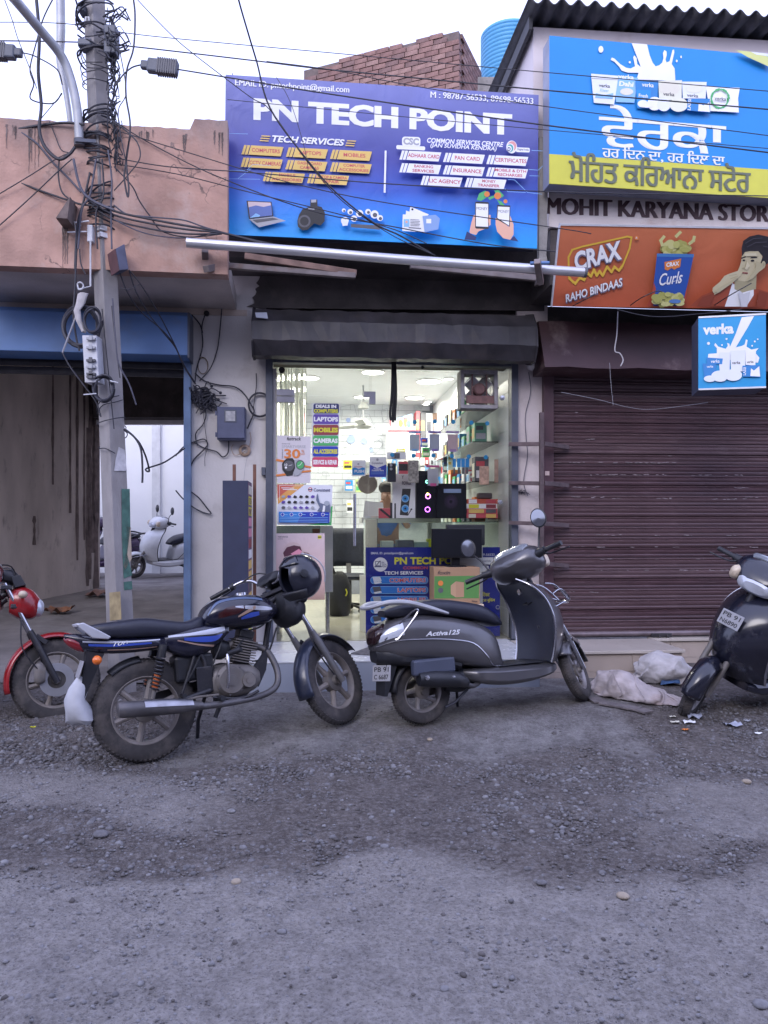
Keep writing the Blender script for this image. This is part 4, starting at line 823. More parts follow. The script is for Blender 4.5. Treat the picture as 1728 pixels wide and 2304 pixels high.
p.poly([(1480, 890), (1565, 880), (1520, 960), (1460, 1060), (1440, 1095), (1480, 1085), (1500, 1075), (1508, 1040), (1520, 1045), (1512, 1090), (1545, 1110), (1595, 1100), (1570, 1130), (1600, 1165), (1590, 1200), (1250, 1165), (1252, 1140), (1310, 1135), (1310, 1100), (1292, 1080), (1300, 1065), (1320, 1090), (1370, 1105), (1385, 1085), (1380, 1065), (1395, 1070), (1400, 1090), (1440, 1000)], WHT)
for cx, cy_, r in ((1253, 1068, 10), (1376, 1038, 7), (1568, 1055, 6), (1588, 1040, 5), (1345, 1080, 6), (1550, 1085, 6)): p.disc(cx, cy_, r, WHT)
p.poly([(1322, 1130), (1400, 1130), (1395, 1290), (1330, 1290)], IVO); p.poly([(1240, 1165), (1350, 1172), (1345, 1210), (1240, 1210)], PBL); p.text('verka', 1298, 1190, 60, 22, WHT, .02); p.poly([(1212, 1205), (1305, 1212), (1300, 1300), (1222, 1300)], PBL); p.text('verka', 1262, 1226, 44, 16, WHT, .02)
p.poly([(1400, 1120), (1505, 1115), (1500, 1260), (1405, 1260)], IVO); p.text('verka', 1440, 1200, 56, 20, DGR, .02); p.poly([(1505, 1120), (1575, 1125), (1570, 1220), (1505, 1215)], WHT); p.text('verka', 1535, 1195, 46, 18, DGR, .02)
for cx, cy_, rx, ry in ((1262, 1310, 42, 22), (1330, 1290, 60, 36), (1420, 1285, 60, 40), (1330, 1315, 40, 16)): p.disc(cx, cy_, rx, IVO, ry)
p.poly([(1482, 1222), (1600, 1216), (1605, 1298), (1485, 1296)], PBL); p.poly([(1540, 1240), (1560, 1255), (1596, 1225), (1602, 1296), (1535, 1292)], WHT); p.text('LASSI', 1496, 1260, 58, 18, WHT, .02, 0, -88)
p.done(xg)

# folded awning: long steel roller pipe, arms and brackets
aw = thing('folded_awning', 'long silver awning pipe with folded arms under the violet signboard', 'awning', WF, (0, 6.2, 3.6))
pa, pb = at((420, 546), 5.85), at((1316, 613), 6.12)
mb = MB(); dd = (pb - pa) / np.linalg.norm(pb - pa); mb.tube([pa, pa + dd * .9, pa + dd * 1.6 + np.array([0, 0, -.006]), pb], .037, 20, sub=3); mb.part('roller_pipe', mat('galvanised pipe', (.62, .62, .64), .38, metal=.75, var=.12, scale=8, stretch=(.3, 1, 1)), aw)
MB().tube([pb - dd * .01, pb + dd * .012], .040, 20).part('end_cap', DGR, aw)
m_arm = mat('weathered arm', (.20, .17, .165), .6, metal=.3, var=.25, scale=7, dirt=((.22, .13, .09), .25, 8))
for a, b, w_, h_, m_ in ((kG(190, 150), kG(770, 195), .05, .045, m_arm), (kG(290, 108), kG(775, 182), .03, .05, mat('old plank', (.20, .125, .10), .8, var=.3, scale=10)), (kG(1010, 150), kG(1560, 205), .04, .05, m_arm)):
    MB().bar(at(a, 6.15), at(b, 6.42), w_, h_).part('folding_arm', m_, aw, bevel=.004)
for a, b in ((kG(118, 82), kG(122, 170)), (kG(122, 165), kG(190, 150)), (kG(1560, 130), kG(1575, 225))):
    MB().bar(at(a, 5.95), at(b, 6.15), .05, .05).part('bracket', m_arm, aw, bevel=.003)
MB().bar(at(kG(185, 150), 6.1), at(kG(180, 165), 6.95), .05, .04).part('bracket', m_arm, aw)
MB().bar(at(kG(1570, 215), 6.15), at(kG(1560, 230), 6.98), .05, .04).part('bracket', m_arm, aw)
MB().tube([at(kG(1530, 140), 6.0), at(kG(1612, 138), 6.0)], .014, 10).thing('pipe_stub', MATS['faded blue paint'], 'short blue and steel pipe stub by the awning end', 'pipe')
# ------------------------------------------------------------------ inside the shop
xL, xR, yB, zC = -1.10, 1.20, 4.85, 3.30
rm = thing('shop_room', 'bright tiled shop room with white brick-pattern back wall', 'room', FA, (0, 2.4, TZ))
m_rw = mat('white interior paint', (.74, .76, .78), .6, var=.04, scale=2); m_ceil = mat('white ceiling', (.60, .62, .64), .55, var=.03)
m_tile = mat('white glazed brick tile', (.62, .65, .70), .35, var=.05, scale=1.5); m_grout = mat('grey grout', (.22, .24, .29), .8)
MB().box(xL - .1, xL, .06, yB, TZ - .05, zC).part('side_wall', m_rw, rm); MB().box(xR, xR + .1, .06, yB, TZ - .05, zC).part('side_wall', m_rw, rm)
MB().box(xL - .1, xR + .1, .051, yB + .1, zC, zC + .1).part('ceiling', m_ceil, rm); MB().box(xL - .1, xR + .1, yB, yB + .1, TZ - .05, zC).part('back_wall', m_grout, rm)
MB().box(xL - .1, xR + .1, .021, yB, TZ - .08, TZ - .012).part('floor_bed', m_grout, rm)
m_ft = mat('cream floor tile', (.62, .60, .49), .16, var=.05, scale=1.2)
tw = (xR - xL) / 4; me_t = MB().box(.0015, tw - .0015, .0015, .60 - .0015, -.010, 0).mesh('floor_tile', m_ft)
for i in range(4):
    for j in range(8): inst('floor_tile', me_t, rm, (xL + i * tw, .025 + j * .60, TZ))
me_bt = MB().box(.002, .2475, -.008, 0, .002, .094).mesh('wall_tile', m_tile)
for r_ in range(27):
    for c_ in range(10):
        x = xL + c_ * .2495 - (r_ % 2) * .125
        if x + .25 < xR + .02 and x > xL - .14: inst('wall_tile', me_bt, rm, (x, yB - .001 + random.uniform(0, .003), TZ + .3 + r_ * .0985))
rtm = MB().box(-.006, 0, .002, .198, .002, .120).mesh('wall_tile', m_tile)
for r_ in range(20):
    for c_ in range(2): inst('wall_tile', rtm, rm, (xR, .08 + c_ * .2, TZ + .02 + r_ * .122))
OUT = flat('wall drawing grey', (.38, .40, .46)); DBL = flat('wall drawing blue', (.30, .38, .66))
p = Print(FA, kH, yB - .011)
for pts in ([(920, 640), (1085, 605), (1125, 755), (930, 800)], [(1125, 880), (1180, 715), (1275, 730), (1365, 940)], [(1125, 880), (1365, 900)], [(1425, 680), (1500, 660), (1520, 830), (1450, 830)], [(1280, 1160), (1370, 1040), (1450, 1100), (1350, 1230)], [(910, 1245), (1060, 1185), (1110, 1290)], [(700, 1440), (760, 1450), (785, 1500), (690, 1495)], [(840, 1870), (990, 1850), (1000, 1990), (870, 2000)], [(955, 1060), (985, 1130), (950, 1180)]): p.line(pts, 5, OUT, len(pts) > 3)
for cx, cy_, r in ((1050, 1045, 52), (1210, 1062, 40), (1618, 1050, 40), (1015, 805, 28), (1300, 1180, 26)): p.disc(cx, cy_, r, DBL)
p.k = kI
for pts in ([(85, 620), (160, 600), (150, 700), (110, 725)], [(470, 530), (560, 520), (520, 590)], [(600, 500), (690, 520), (660, 570), (610, 560)], [(30, 960), (80, 910), (110, 970), (20, 1080)]): p.line(pts, 4, OUT, True)
p.disc(260, 925, 44, DBL)
p.done(rm, 'wall_drawing')
# lamps that are lit in the photograph
FCe = Frame(FA.w(0, 0, zC), 5.0)
def ceil_pt(px, py, z):
    Yq = (z - H) * F / (CY - py); w = at((px, py), Yq) - FA.o; return float(w @ FA.ex), float(w @ FA.ey)
m_lamp = lamp_mat('lit lamp face', (1.0, 1.0, .95), 6.0); m_ring = mat('lamp ring white', (.75, .75, .75), .4)
for i, (px, py, r, wt, lab) in enumerate([(694, 849, .13, 15, 'round lit ceiling lamp above the pvc curtain'), (839, 836, .13, 15, 'round lit ceiling lamp beside the fan'), (965, 857, .15, 15, 'largest round lit ceiling lamp before the shelves'),
        (933, 894, .13, 13, 'round lit ceiling lamp deepest in the shop'), (815, 892, .11, 10, 'round lit ceiling lamp by the glass door edge'),
        (1017, 851, .05, 0, 'tiny ceiling spot nearest the exhaust fan'), (1019, 904, .05, 0, 'tiny ceiling spot over the side shelves'), (1007, 911, .05, 0, 'tiny ceiling spot deepest over the side shelves')]):
    x, y = ceil_pt(px, py, zC - .01); y = min(max(y, .3), yB - .25); x = min(max(x, xL + .2), xR - .15)
    t = thing('ceiling_lamp', lab, 'ceiling lamp', FA, (x, y, zC), group='ceiling lamps in the shop')
    MB().lathe([(r + .02, zC - .0005), (r + .02, zC - .022), (r, zC - .024)], (x, y, 0), 28, 'z').part('ring', m_ring, t); MB().lathe([(r, zC - .0235), (r * .5, zC - .026), (0.0001, zC - .027)], (x, y, 0), 28, 'z').part('diffuser', m_lamp, t)
    if wt:
        L_ = bpy.data.lights.new('lamp_light', 'AREA'); L_.shape = 'DISK'; L_.size = .3; L_.energy = wt * 1.1; L_.color = (1.0, .97, .84); L_.spread = R(170)
        lo = bpy.data.objects.new('lamp_light', L_); COL.objects.link(lo); lo.parent = t; lo.location = (0, 0, -.05)
# ceiling fan (hub and three blades)
x, y = ceil_pt(838, 905, 2.75)
x, y = .0, 3.2; fz = 2.78
t = thing('ceiling_fan', 'grey ceiling fan hanging in the middle of the shop', 'fan', FA, (x, y, zC))
MB().lathe([(.012, zC), (.012, fz + .06)], (x, y, 0), 10, 'z').part('rod', GRY, t); MB().lathe([(.02, fz + .30), (.07, fz + .24), (.075, fz + .21), (.02, fz + .20)], (x, y, 0), 20, 'z').part('canopy', mat('fan grey', (.42, .43, .42), .45), t)
MB().lathe([(.02, fz + .08), (.05, fz + .07), (.11, fz), (.12, fz - .03), (.08, fz - .06), (.001, fz - .065)], (x, y, 0), 24, 'z').part('motor', MATS['fan grey'], t)
for k in range(3):
    a = R(20 + 120 * k); mb = MB().box(.11, .55, -.05, .05, -.004, .004); mb.xf(lambda v: np.array([x + v[0] * math.cos(a) - v[1] * math.sin(a), y + v[0] * math.sin(a) + v[1] * math.cos(a), fz - .02 + v[2] + v[1] * .2])); mb.part('blade', MATS['fan grey'], t)
# clear pvc strip curtain
P_ = []
for i in range(60):
    u = i / 59; x = xL + .03 + .34 * u; P_.append([(x, .9 + .04 * math.sin(u * 40) + .02 * math.sin(u * 13), z) for z in np.linspace(1.75, 3.2, 8)])
MB().grid(P_).thing('strip_curtain', glass('cloudy pvc', (.86, .87, .80), .8), 'cloudy clear pvc curtain hanging at the side of the shop', 'curtain', FA)

# glazing: door leaf, transom, fixed pane, fittings
m_gl = glass('shop glass', (.985, .985, .98), .8); m_fit = mat('brushed patch fitting', (.26, .26, .30), .35, metal=.6); m_ste = mat('polished steel', (.55, .56, .6), .25, metal=.9)
x0, _ = fx(622, 1100, 0); x1, z1 = fx(829, 892, 0); x2, _ = fx(1149, 1100, 0); ztop, _ = 2.86, 0
dr = thing('glass_door', 'frameless glass door covered with posters and stickers', 'door', FA, (x0, 0, TZ))
MB().box(x0, x1 - .004, -.005, .005, TZ + .01, z1 - .004).part('pane', m_gl, dr); MB().box(x0, x1 + .03, -.005, .005, z1 + .004, 2.855).part('transom_pane', m_gl, dr)
for a, b, c_, d_ in ((622, 663, 876, 890), (622, 663, 892, 905), (819, 845, 881, 893), (831, 845, 893, 909)):
    q0, q1 = fx(a, d_, -.02), fx(b, c_, -.02); MB().box(q0[0], q1[0], -.022, .022, q0[1], q1[1]).part('patch_fitting', m_fit, dr, bevel=.002)
hx, hz1 = fx(798, 1111, -.06); _, hz0 = fx(798, 1228, -.06)
mb = MB().tube([(hx, -.06, hz0), (hx, -.06, hz1)], .014, 14); mb.tube([(hx, -.06, hz0 + .08), (hx, -.004, hz0 + .08)], .007, 8); mb.tube([(hx, -.06, hz1 - .08), (hx, -.004, hz1 - .08)], .007, 8); mb.part('handle', m_ste, dr)
MB().lathe([(.0, -.02), (.028, -.02), (.028, .01), (.0, .012)], (fx(627, 834, 0)[0] + .03, -.02, fx(627, 834, 0)[1]), 16).part('stop_knob', BLK, dr)
gp = thing('fixed_glass_pane', 'tall fixed glass pane beside the shop door', 'window', FA, (.6, 0, TZ))
MB().box(x1 + .004, x2, -.004, .006, TZ + .005, 2.855).part('pane', m_gl, gp)
for (cx, cy_) in ((540, 130), (1360, 355)):
    q = fx(*kI(cx, cy_), -.01); MB().prism([(q[0] - .02, q[1]), (q[0], q[1] - .02), (q[0] + .02, q[1]), (q[0], q[1] + .02)], -.010, -.005).part('clip', BLK, gp)
for (cx, cy_) in ((1415, 465), (1390, 1610)):
    q = fx(*kI(cx, cy_), -.02); MB().lathe([(0, -.03), (.022, -.028), (.025, -.01), (.02, .0)], (q[0], -.005, q[1]), 14).part('bolt_cap', m_ste, gp)
# black strap hanging from the housing
mb = MB()
for dx in (-.018, .002, .02): mb.tube([(fx(886, 800, -.1)[0] + dx * .6, -.1, 2.92), (fx(886, 880, -.1)[0] + dx, -.11, fx(886, 885, -.1)[1]), (fx(886, 930, -.1)[0] + dx * 1.2 - .012, -.1, fx(886, 930, -.1)[1]), (fx(884, 950, -.1)[0] + dx, -.1, fx(886, 950 - abs(dx) * 200, -.1)[1])], .011, 8, sub=5)
mb.thing('black_strap', mat('black webbing', (.012, .012, .014), .8), 'black cloth straps hanging in front of the glass pane', 'strap', FA)

# stickers and posters on the door glass
def sticker(name, label, k, corners, base_m, cat='poster', y=-.007, thick=.001):
    q = [FA.hit(k(*c), y) for c in corners]; t = thing(name, label, cat, FA, (sum(a[0] for a in q) / 4, y, min(a[1] for a in q)))
    MB().prism(q, y, y + thick).part('sheet', base_m, t); return t, Print(FA, k, y, .0005)
PAP = flat('paper', (.66, .62, .66), .4)
t, p = sticker('sticker_strip', 'column of six coloured rounded stickers listing computers to repair', kH, [(568, 590), (905, 598), (890, 1392), (560, 1385)], flat('sticker backing', (.62, .64, .68)), 'sticker')
for (ya, yb, m, tx) in ((598, 722, NAVY, None), (730, 852, PUR, ('LAPTOPS', WHT)), (862, 988, MAR, ('MOBILES', BRY)), (996, 1120, GRN, ('CAMERAS', WHT)), (1130, 1254, ROY, ('ALL ACCESSORIES', BRY)), (1264, 1388, flat('rose', (.62, .06, .14)), ('SERVICE & REPAIR', WHT))):
    d = (ya - 598) * -.018; p.rrect(582 + d, ya, 900 + d, yb, m, 24)
    if tx: p.text(tx[0], 741 + d, (ya + yb) / 2 + 2, 300, 58, tx[1], .05)
    else: p.text('DEALS IN', 738, 632, 255, 42, WHT, .05); p.text('COMPUTERS', 738, 690, 300, 46, BRY, .05)
p.done(t)
t, p = sticker('watch_poster', 'pale pink watch offer poster with big orange number on the door', kH, [(130, 990), (550, 1010), (545, 1590), (130, 1588)], PAP)
p.text('fastrack', 340, 1035, 178, 44, BLK, .02, .2); p.text('ENTER THE', 240, 1098, 100, 14, DGR, 0); p.text('SMARTVERSE', 338, 1133, 295, 32, GRY, 0); p.text('30', 318, 1222, 200, 118, ORG, .03); p.text('%', 450, 1190, 36, 34, ORG, 0); p.text('OFF', 440, 1228, 70, 24, ORG, 0); p.text('MINIMUM', 197, 1222, 118, 14, DGR, 0, 0, -90)
p.line([(130, 1300), (260, 1325)], 28, ORG); p.line([(130, 1492), (300, 1470)], 26, ORG); p.line([(430, 1368), (545, 1390)], 24, ORG); p.line([(430, 1448), (545, 1436)], 22, ORG)
p.poly([(215, 1310), (250, 1280), (320, 1275), (350, 1310), (355, 1420), (320, 1490), (250, 1500), (195, 1420), (190, 1350)], BLK); p.disc(275, 1372, 66, DGR); p.text('10', 240, 1360, 34, 30, WHT, .02); p.disc(240, 1394, 14, WHT); p.line([(275, 1372), (315, 1360)], 4, WHT)
p.poly([(345, 1300), (400, 1292), (440, 1310), (475, 1360), (460, 1420), (400, 1490), (340, 1500), (330, 1460), (355, 1400)], GRY); p.disc(418, 1362, 56, DGR, 62); p.disc(418, 1362, 44, GRN, 48); p.line([(418, 1362), (440, 1330)], 5, WHT); p.line([(418, 1362), (390, 1375)], 5, WHT)
p.done(t)
t, p = sticker('accessory_poster', 'white accessory poster with orange corner, green edge and suited man', kH, [(130, 1600), (820, 1612), (806, 2112), (128, 2108)], flat('poster white', (.72, .74, .80)))
p.poly([(132, 1602), (470, 1606), (300, 1740), (140, 1850)], flat('poster orange', (.72, .36, .10))); p.poly([(132, 1602), (360, 1604), (200, 1720), (135, 1780)], flat('poster red', (.58, .12, .08)))
p.line([(160, 1800), (160, 1618), (440, 1622)], 4, WHT); p.line([(187, 1646), (337, 1650)], 9, WHT); p.line([(205, 1666), (375, 1670)], 9, WHT)
p.poly([(800, 1880), (822, 1870), (806, 2112), (490, 2110), (640, 2090), (790, 2070)], GRN); p.disc(542, 1666, 26, RED); p.disc(542, 1666, 17, WHT); p.poly([(515, 1660), (570, 1662), (570, 1674), (515, 1672)], NAVY); p.text('Consistent', 688, 1672, 205, 40, NAVY, .01)
r = np.random.default_rng(4)
for rr_ in range(3):
    for cc in range(6):
        cx, cy_ = 208 + cc * 73, 1755 + rr_ * 68; m = [DGR, BLK, GRY, PUR][r.integers(0, 4)]
        p.poly([(cx - 26, cy_ + 8 * r.random()), (cx - 8, cy_ - 18), (cx + 24, cy_ - 12 * r.random()), (cx + 20, cy_ + 14), (cx - 14, cy_ + 18)], m)
p.poly([(620, 1740), (635, 1715), (642, 1760), (660, 1830), (710, 1850), (735, 1815), (780, 1820), (785, 1860), (790, 1946), (625, 1940), (660, 1890), (615, 1800)], flat('suit', (.13, .16, .24))); p.disc(748, 1838, 34, flat('cheek', (.36, .40, .46)), 30); p.poly([(705, 1865), (730, 1870), (720, 1945), (690, 1945)], WHT)
p.poly([(152, 1942), (780, 1950), (775, 2086), (152, 2078)], ROY); p.poly([(152, 1942), (450, 1946), (380, 2080), (152, 2076)], flat('poster azure', (.04, .22, .62)))
for cx in (198, 310, 420, 560, 700): p.disc(cx, 1978, 22, WHT); p.disc(cx, 1978, 17, ROY); p.line([(cx + 26, 1978), (cx + 62, 1980)], 7, LBL)
for yy in (2010, 2030, 2050, 2068): p.line([(165, yy), (760, yy + 8)], 5, LBL)
p.done(t)
t, p = sticker('watch_poster', 'tall salmon watch poster low on the door behind the helmet', kJ, [(118, 278), (722, 276), (724, 1104), (120, 1104)], gradmat('poster blush', [(0, (.40, .26, .20)), (.3, (.66, .46, .42)), (1, (.64, .52, .54))], 0, .6))
p.text('NIRVANA', 204, 320, 125, 20, DGR, .01); p.text('ION', 170, 346, 60, 14, DGR, 0); p.rrect(636, 302, 682, 344, BRY, 6); p.rect(638, 318, 680, 330, BLK)
p.disc(330, 510, 125, flat('blush ring', (.60, .46, .45))); p.poly([(205, 520), (250, 450), (340, 425), (420, 440), (440, 500), (420, 540), (330, 540), (220, 570)], flat('wine', (.10, .03, .05))); p.poly([(300, 530), (400, 470), (440, 500), (410, 545), (330, 560)], PNK); p.poly([(455, 505), (520, 520), (565, 570), (550, 610), (500, 590)], flat('bronze', (.26, .17, .15)))
p.done(t)
# two shop cards and small items stuck on the inside of the fixed pane
t, p = sticker('push_sign', 'small blue and white push sign hung near the door edge', kH, [(1062, 1305), (1235, 1300), (1228, 1498), (1060, 1500)], WHT, 'sign', .02)
p.poly([(1066, 1400), (1098, 1392), (1145, 1412), (1190, 1392), (1222, 1395), (1218, 1482), (1068, 1484)], SBL); p.text('PUSH', 1152, 1440, 118, 36, WHT, .03); p.text('Consistent', 1140, 1382, 100, 16, RED, .01); p.disc(1140, 1350, 12, GRY); p.done(t)
t, p = sticker('brand_card', 'white and blue card announcing products hung on the pane', kH, [(1280, 1262), (1490, 1262), (1488, 1515), (1276, 1515)], WHT, 'sign', .02)
p.poly([(1282, 1355), (1375, 1400), (1488, 1355), (1486, 1510), (1278, 1510)], ROY); p.text('Consistent', 1378, 1337, 140, 26, NAVY, .01); p.disc(1378, 1296, 16, GRY); p.text('Products', 1378, 1408, 90, 22, WHT, .02); p.text('Available Here', 1380, 1428, 150, 20, WHT, .02); p.line([(1300, 1450), (1460, 1450)], 4, LBL); p.line([(1300, 1472), (1460, 1472)], 4, LBL); p.done(t)

# items hanging from blue suction discs on the pane
m_disc = mat('cyan suction disc', (.02, .30, .62), .3); m_bag = glass('clear pouch', (.93, .94, .97), .5)
def hang(cx, cy_, label, builder, name='hanging_pouch', cat='phone pouch'):
    q = fx(*kI(cx, cy_), .02); t = thing(name, label, cat, FA, (q[0], .02, q[1] - .2), group='goods hanging from blue discs on the pane')
    MB().lathe([(.0001, -.006), (.019, -.006), (.021, 0), (.014, .008), (.0001, .008)], (q[0], .016, q[1]), 18).part('suction_disc', m_disc, t)
    if builder: builder(t)
    return t
def rectI(a, b, c_, d_, y=.03): return fx(*kI(a, b), y), fx(*kI(c_, d_), y)
def pouch(a, b, c_, d_, colr, spot):
    def f(t):
        q0, q1 = rectI(a, d_, c_, b); w, h = q1[0] - q0[0], q1[1] - q0[1]
        MB().box(q0[0] - .012, q1[0] + .012, .030, .032, q0[1] - .012, q1[1] + .012).part('clear_sleeve', m_bag, t)
        MB().box(q0[0], q1[0], .033, .040, q0[1] + h * .74, q0[1] + h * .82).part('clamp_bar', colr, t, bevel=.003)
        mb = MB().box(q0[0] + w * .1, q0[0] + w * .9, .034, .037, q0[1] + h * .08, q0[1] + h * .70); mb.part('insert_card', spot, t)
        mb = MB().box(q0[0] + w * .3, q0[0] + w * .75, .0305, .0335, q0[1] + h * .06, q0[1] + h * .16); mb.part('logo_patch', colr, t)
    return f
hang(455, 730, 'clear phone pouch with blue clamp hanging in the upper row', pouch(385, 775, 522, 1070, LBL, sheer('pouch grey', (.62, .67, .74))))
hang(675, 725, 'clear phone pouch with violet clamp and dark slogan in the upper row', pouch(603, 775, 743, 1070, flat('violet', (.30, .20, .55)), sheer('pouch grey2', (.58, .60, .70))))
hang(878, 728, 'clear phone pouch with pinkish card in the upper row', pouch(800, 775, 943, 1075, flat('lilac', (.42, .28, .55)), sheer('pouch blush', (.74, .62, .66))))
hang(1075, 738, 'empty blue suction disc beside the pinkish pouch', None, 'suction_hook', 'hook'); hang(1250, 745, 'empty blue suction disc under the exhaust fan', None, 'suction_hook', 'hook')
hang(660, 1098, 'clear phone pouch with hot pink clamp in the lower row', pouch(582, 1150, 728, 1450, flat('hot pink', (.75, .12, .32)), sheer('pouch grey3', (.66, .66, .72))))
def slab(a, b, c_, d_, m, nm, extra=None):
    def f(t):
        q0, q1 = rectI(a, d_, c_, b); MB().box(q0[0], q1[0], .032, .045, q0[1], q1[1]).part(nm, m, t, bevel=.006)
        if extra: extra(t)
    return f
def lens(t):
    for cy_ in (1205, 1245):
        q = fx(*kI(195, cy_), .03); MB().lathe([(0.0001, -.004), (.011, -.004), (.013, 0)], (q[0], .031, q[1]), 14).part('lens_ring', GRY, t)
hang(208, 1090, 'black phone back cover with two lens rings on a disc', slab(155, 1182, 250, 1388, mat('black case', (.015, .018, .028), .35), 'case_body', lens), 'phone_case', 'phone case')
hang(440, 1100, 'grey snake-pattern pouch hanging on a disc', slab(383, 1150, 500, 1398, mat('snake pattern', (.30, .28, .25), .5, var=.6, scale=40), 'pouch_body'))
hang(1233, 1117, 'floral peach phone cover hanging lowest by the side wall', slab(1165, 1215, 1272, 1418, mat('floral peach', (.58, .38, .28), .45, var=.35, scale=30), 'case_body'), 'phone_case', 'phone case')
def cables(a, b, n):
    def f(t):
        for i in range(n):
            q0, q1 = rectI(a + i * b, 1225, a + i * b + b - 6, 1130); MB().box(q0[0], q1[0], .03, .036, q0[1], q1[1]).part('card', SBL, t); q2, q3 = rectI(a + i * b + 8, 1300, a + i * b + b - 14, 1228); MB().box(q2[0], q3[0], .032, .040, q2[1], q3[1]).part('stick', DGR, t)
    return f
hang(860, 1105, 'single blue-headed cable pack on a disc', cables(872, 40, 1), 'cable_pack', 'cable pack'); hang(1047, 1110, 'row of three blue-headed cable packs on a disc', cables(920, 46, 3), 'cable_pack', 'cable pack')
q0, q1 = rectI(1330, 1395, 1375, 1140, .05); MB().box(q0[0], q1[0], .05, .062, q0[1], q1[1]).thing('phone_case', mat('brown case', (.40, .27, .20), .4, var=.3, scale=20), 'narrow brown phone cover against the tiled side wall', 'phone case', FA, bevel=.004)
q0, q1 = rectI(278, 1298, 380, 1165, .05); mb = MB().box(q0[0], q1[0], .05, .07, q0[1], q1[1], 0); mb.box(q0[0] + .002, q1[0] - .002, .047, .05, q0[1] + .03, q1[1] - .02, 1); mb.thing('earphone_pack', [RED, BLK], 'red and black earphone pack hanging above the speaker carton', 'pack', FA)
q0, q1 = rectI(150, 1140, 360, 1060, .06); mb = MB().box(q0[0], q1[0], .06, .07, q0[1], q1[1], 0); mb.box(q0[0] + .07, q0[0] + .12, .055, .06, q0[1] + .01, q1[1] - .01, 1); mb.thing('watch_pack', [WHT, DGR], 'white pack with dark watch ring beside the blue disc', 'pack', FA)

# exhaust fan in its frame
q0, q1 = rectI(945, 590, 1350, 178, -.02); w, h = q1[0] - q0[0], q1[1] - q0[1]
ef = thing('exhaust_fan', 'square framed exhaust fan with rusty motor mounted in the glass', 'exhaust fan', FA, (q0[0] + w / 2, 0, q0[1]))
m_ef = mat('grimy fan frame', (.27, .26, .27), .7, var=.2, scale=12, dirt=((.16, .12, .10), .3, 10)); m_rust = mat('rusty maroon', (.17, .09, .085), .75, var=.3, scale=20)
for a, b, c_, d_ in ((0, w, 0, .035), (0, w, h - .035, h), (0, .035, .0351, h - .0351), (w - .035, w, .0351, h - .0351)): MB().box(q0[0] + a, q0[0] + b, -.09, .10, q0[1] + c_, q0[1] + d_).part('frame_side', m_ef, ef, bevel=.003)
c = (q0[0] + w * .52, 0, q0[1] + h * .52)
MB().lathe([(w * .38, -.03), (w * .40, -.03), (w * .40, .06), (w * .38, .06)], c, 36, loop=True).part('fan_ring', mat('fan ring steel', (.45, .44, .45), .4, metal=.5), ef)
MB().lathe([(.0001, -.07), (.045, -.07), (.058, -.055), (.058, .02), (.0001, .02)], c, 20).part('motor', m_rust, ef)
for dx in (-.068, .068): MB().box(c[0] + dx - .006, c[0] + dx + .006, -.06, -.045, q0[1] + .035, q0[1] + h - .035).part('motor_bracket', m_rust, ef)
MB().box(q0[0] + w * .16, q0[0] + w * .93, -.075, -.061, q0[1] + .05, q0[1] + h * .34).part('lower_plate', m_rust, ef)
for k in range(4):
    a = R(45 + 90 * k); mb = MB().box(.05, w * .36, -.004, .004, -.055, .055); mb.xf(lambda v: np.array([c[0] + v[0] * math.cos(a) - v[2] * math.sin(a), .0 + v[2] * .5 + v[1], c[2] + v[0] * math.sin(a) + v[2] * math.cos(a)])); mb.part('blade', MATS['fan ring steel'], ef)

# glass counter with banner
FK = Frame(FA.w(-.13, .13, 0), 5.0); cz = fx(950, 1168, .2)[1]
ct = thing('glass_counter', 'long glass display counter behind the pane', 'counter', FA, (.5, .5, TZ))
kx0, kx1, ky0, ky1 = fx(849, 1200, .2)[0], fx(1121, 1200, .2)[0], .2, .72; zb_ = fx(950, 1300, .2)[1]
m_cw = mat('white laminate', (.70, .72, .70), .35, var=.03)
MB().box(kx0 - .02, kx1, ky0 + .01, ky1, TZ, zb_).part('cabinet', m_cw, ct); MB().box(kx0 - .1, kx1 + .02, ky0 - .012, ky1 + .02, cz, cz + .008).part('glass_top', glass('green glass', (.88, .94, .92), 1.0), ct)
MB().box(kx0, kx1, ky0 - .004, ky0 + .002, zb_ + .001, cz - .001).part('front_glass', MATS['green glass'], ct)
MB().hexa([(kx0 - .002, ky0 + .004, zb_), (kx0 + .003, ky0 + .004, zb_), (kx0 - .095, ky1, zb_), (kx0 - .1, ky1, zb_)], [(kx0 - .002, ky0 + .004, cz - .001), (kx0 + .003, ky0 + .004, cz - .001), (kx0 - .095, ky1, cz - .001), (kx0 - .1, ky1, cz - .001)]).part('side_glass', MATS['green glass'], ct)
MB().box(kx0 + .02, kx1 - .02, ky0 + .03, ky1 - .03, (zb_ + cz) / 2, (zb_ + cz) / 2 + .006).part('inner_shelf', MATS['green glass'], ct)
MB().hexa([(kx0 - .06, ky0 - .0, TZ), (kx0 - .02, ky0 - .0, TZ), (kx0 - .022, ky1, TZ), (kx0 - .14, ky1, TZ)], [(kx0 - .06, ky0, zb_), (kx0 - .02, ky0, zb_), (kx0 - .022, ky1, zb_), (kx0 - .14, ky1, zb_)]).part('side_panel', MATS['white laminate'], ct)
r = np.random.default_rng(12)
goods = [(.03, .12, CRM), (.04, .16, DGR), (.02, .2, flat('sage', (.35, .42, .38))), (.05, .1, BRY), (.03, .14, GRY), (.04, .12, flat('tan', (.48, .38, .28)))]
labs = ['cream', 'charcoal', 'sage green', 'yellow', 'grey', 'tan']
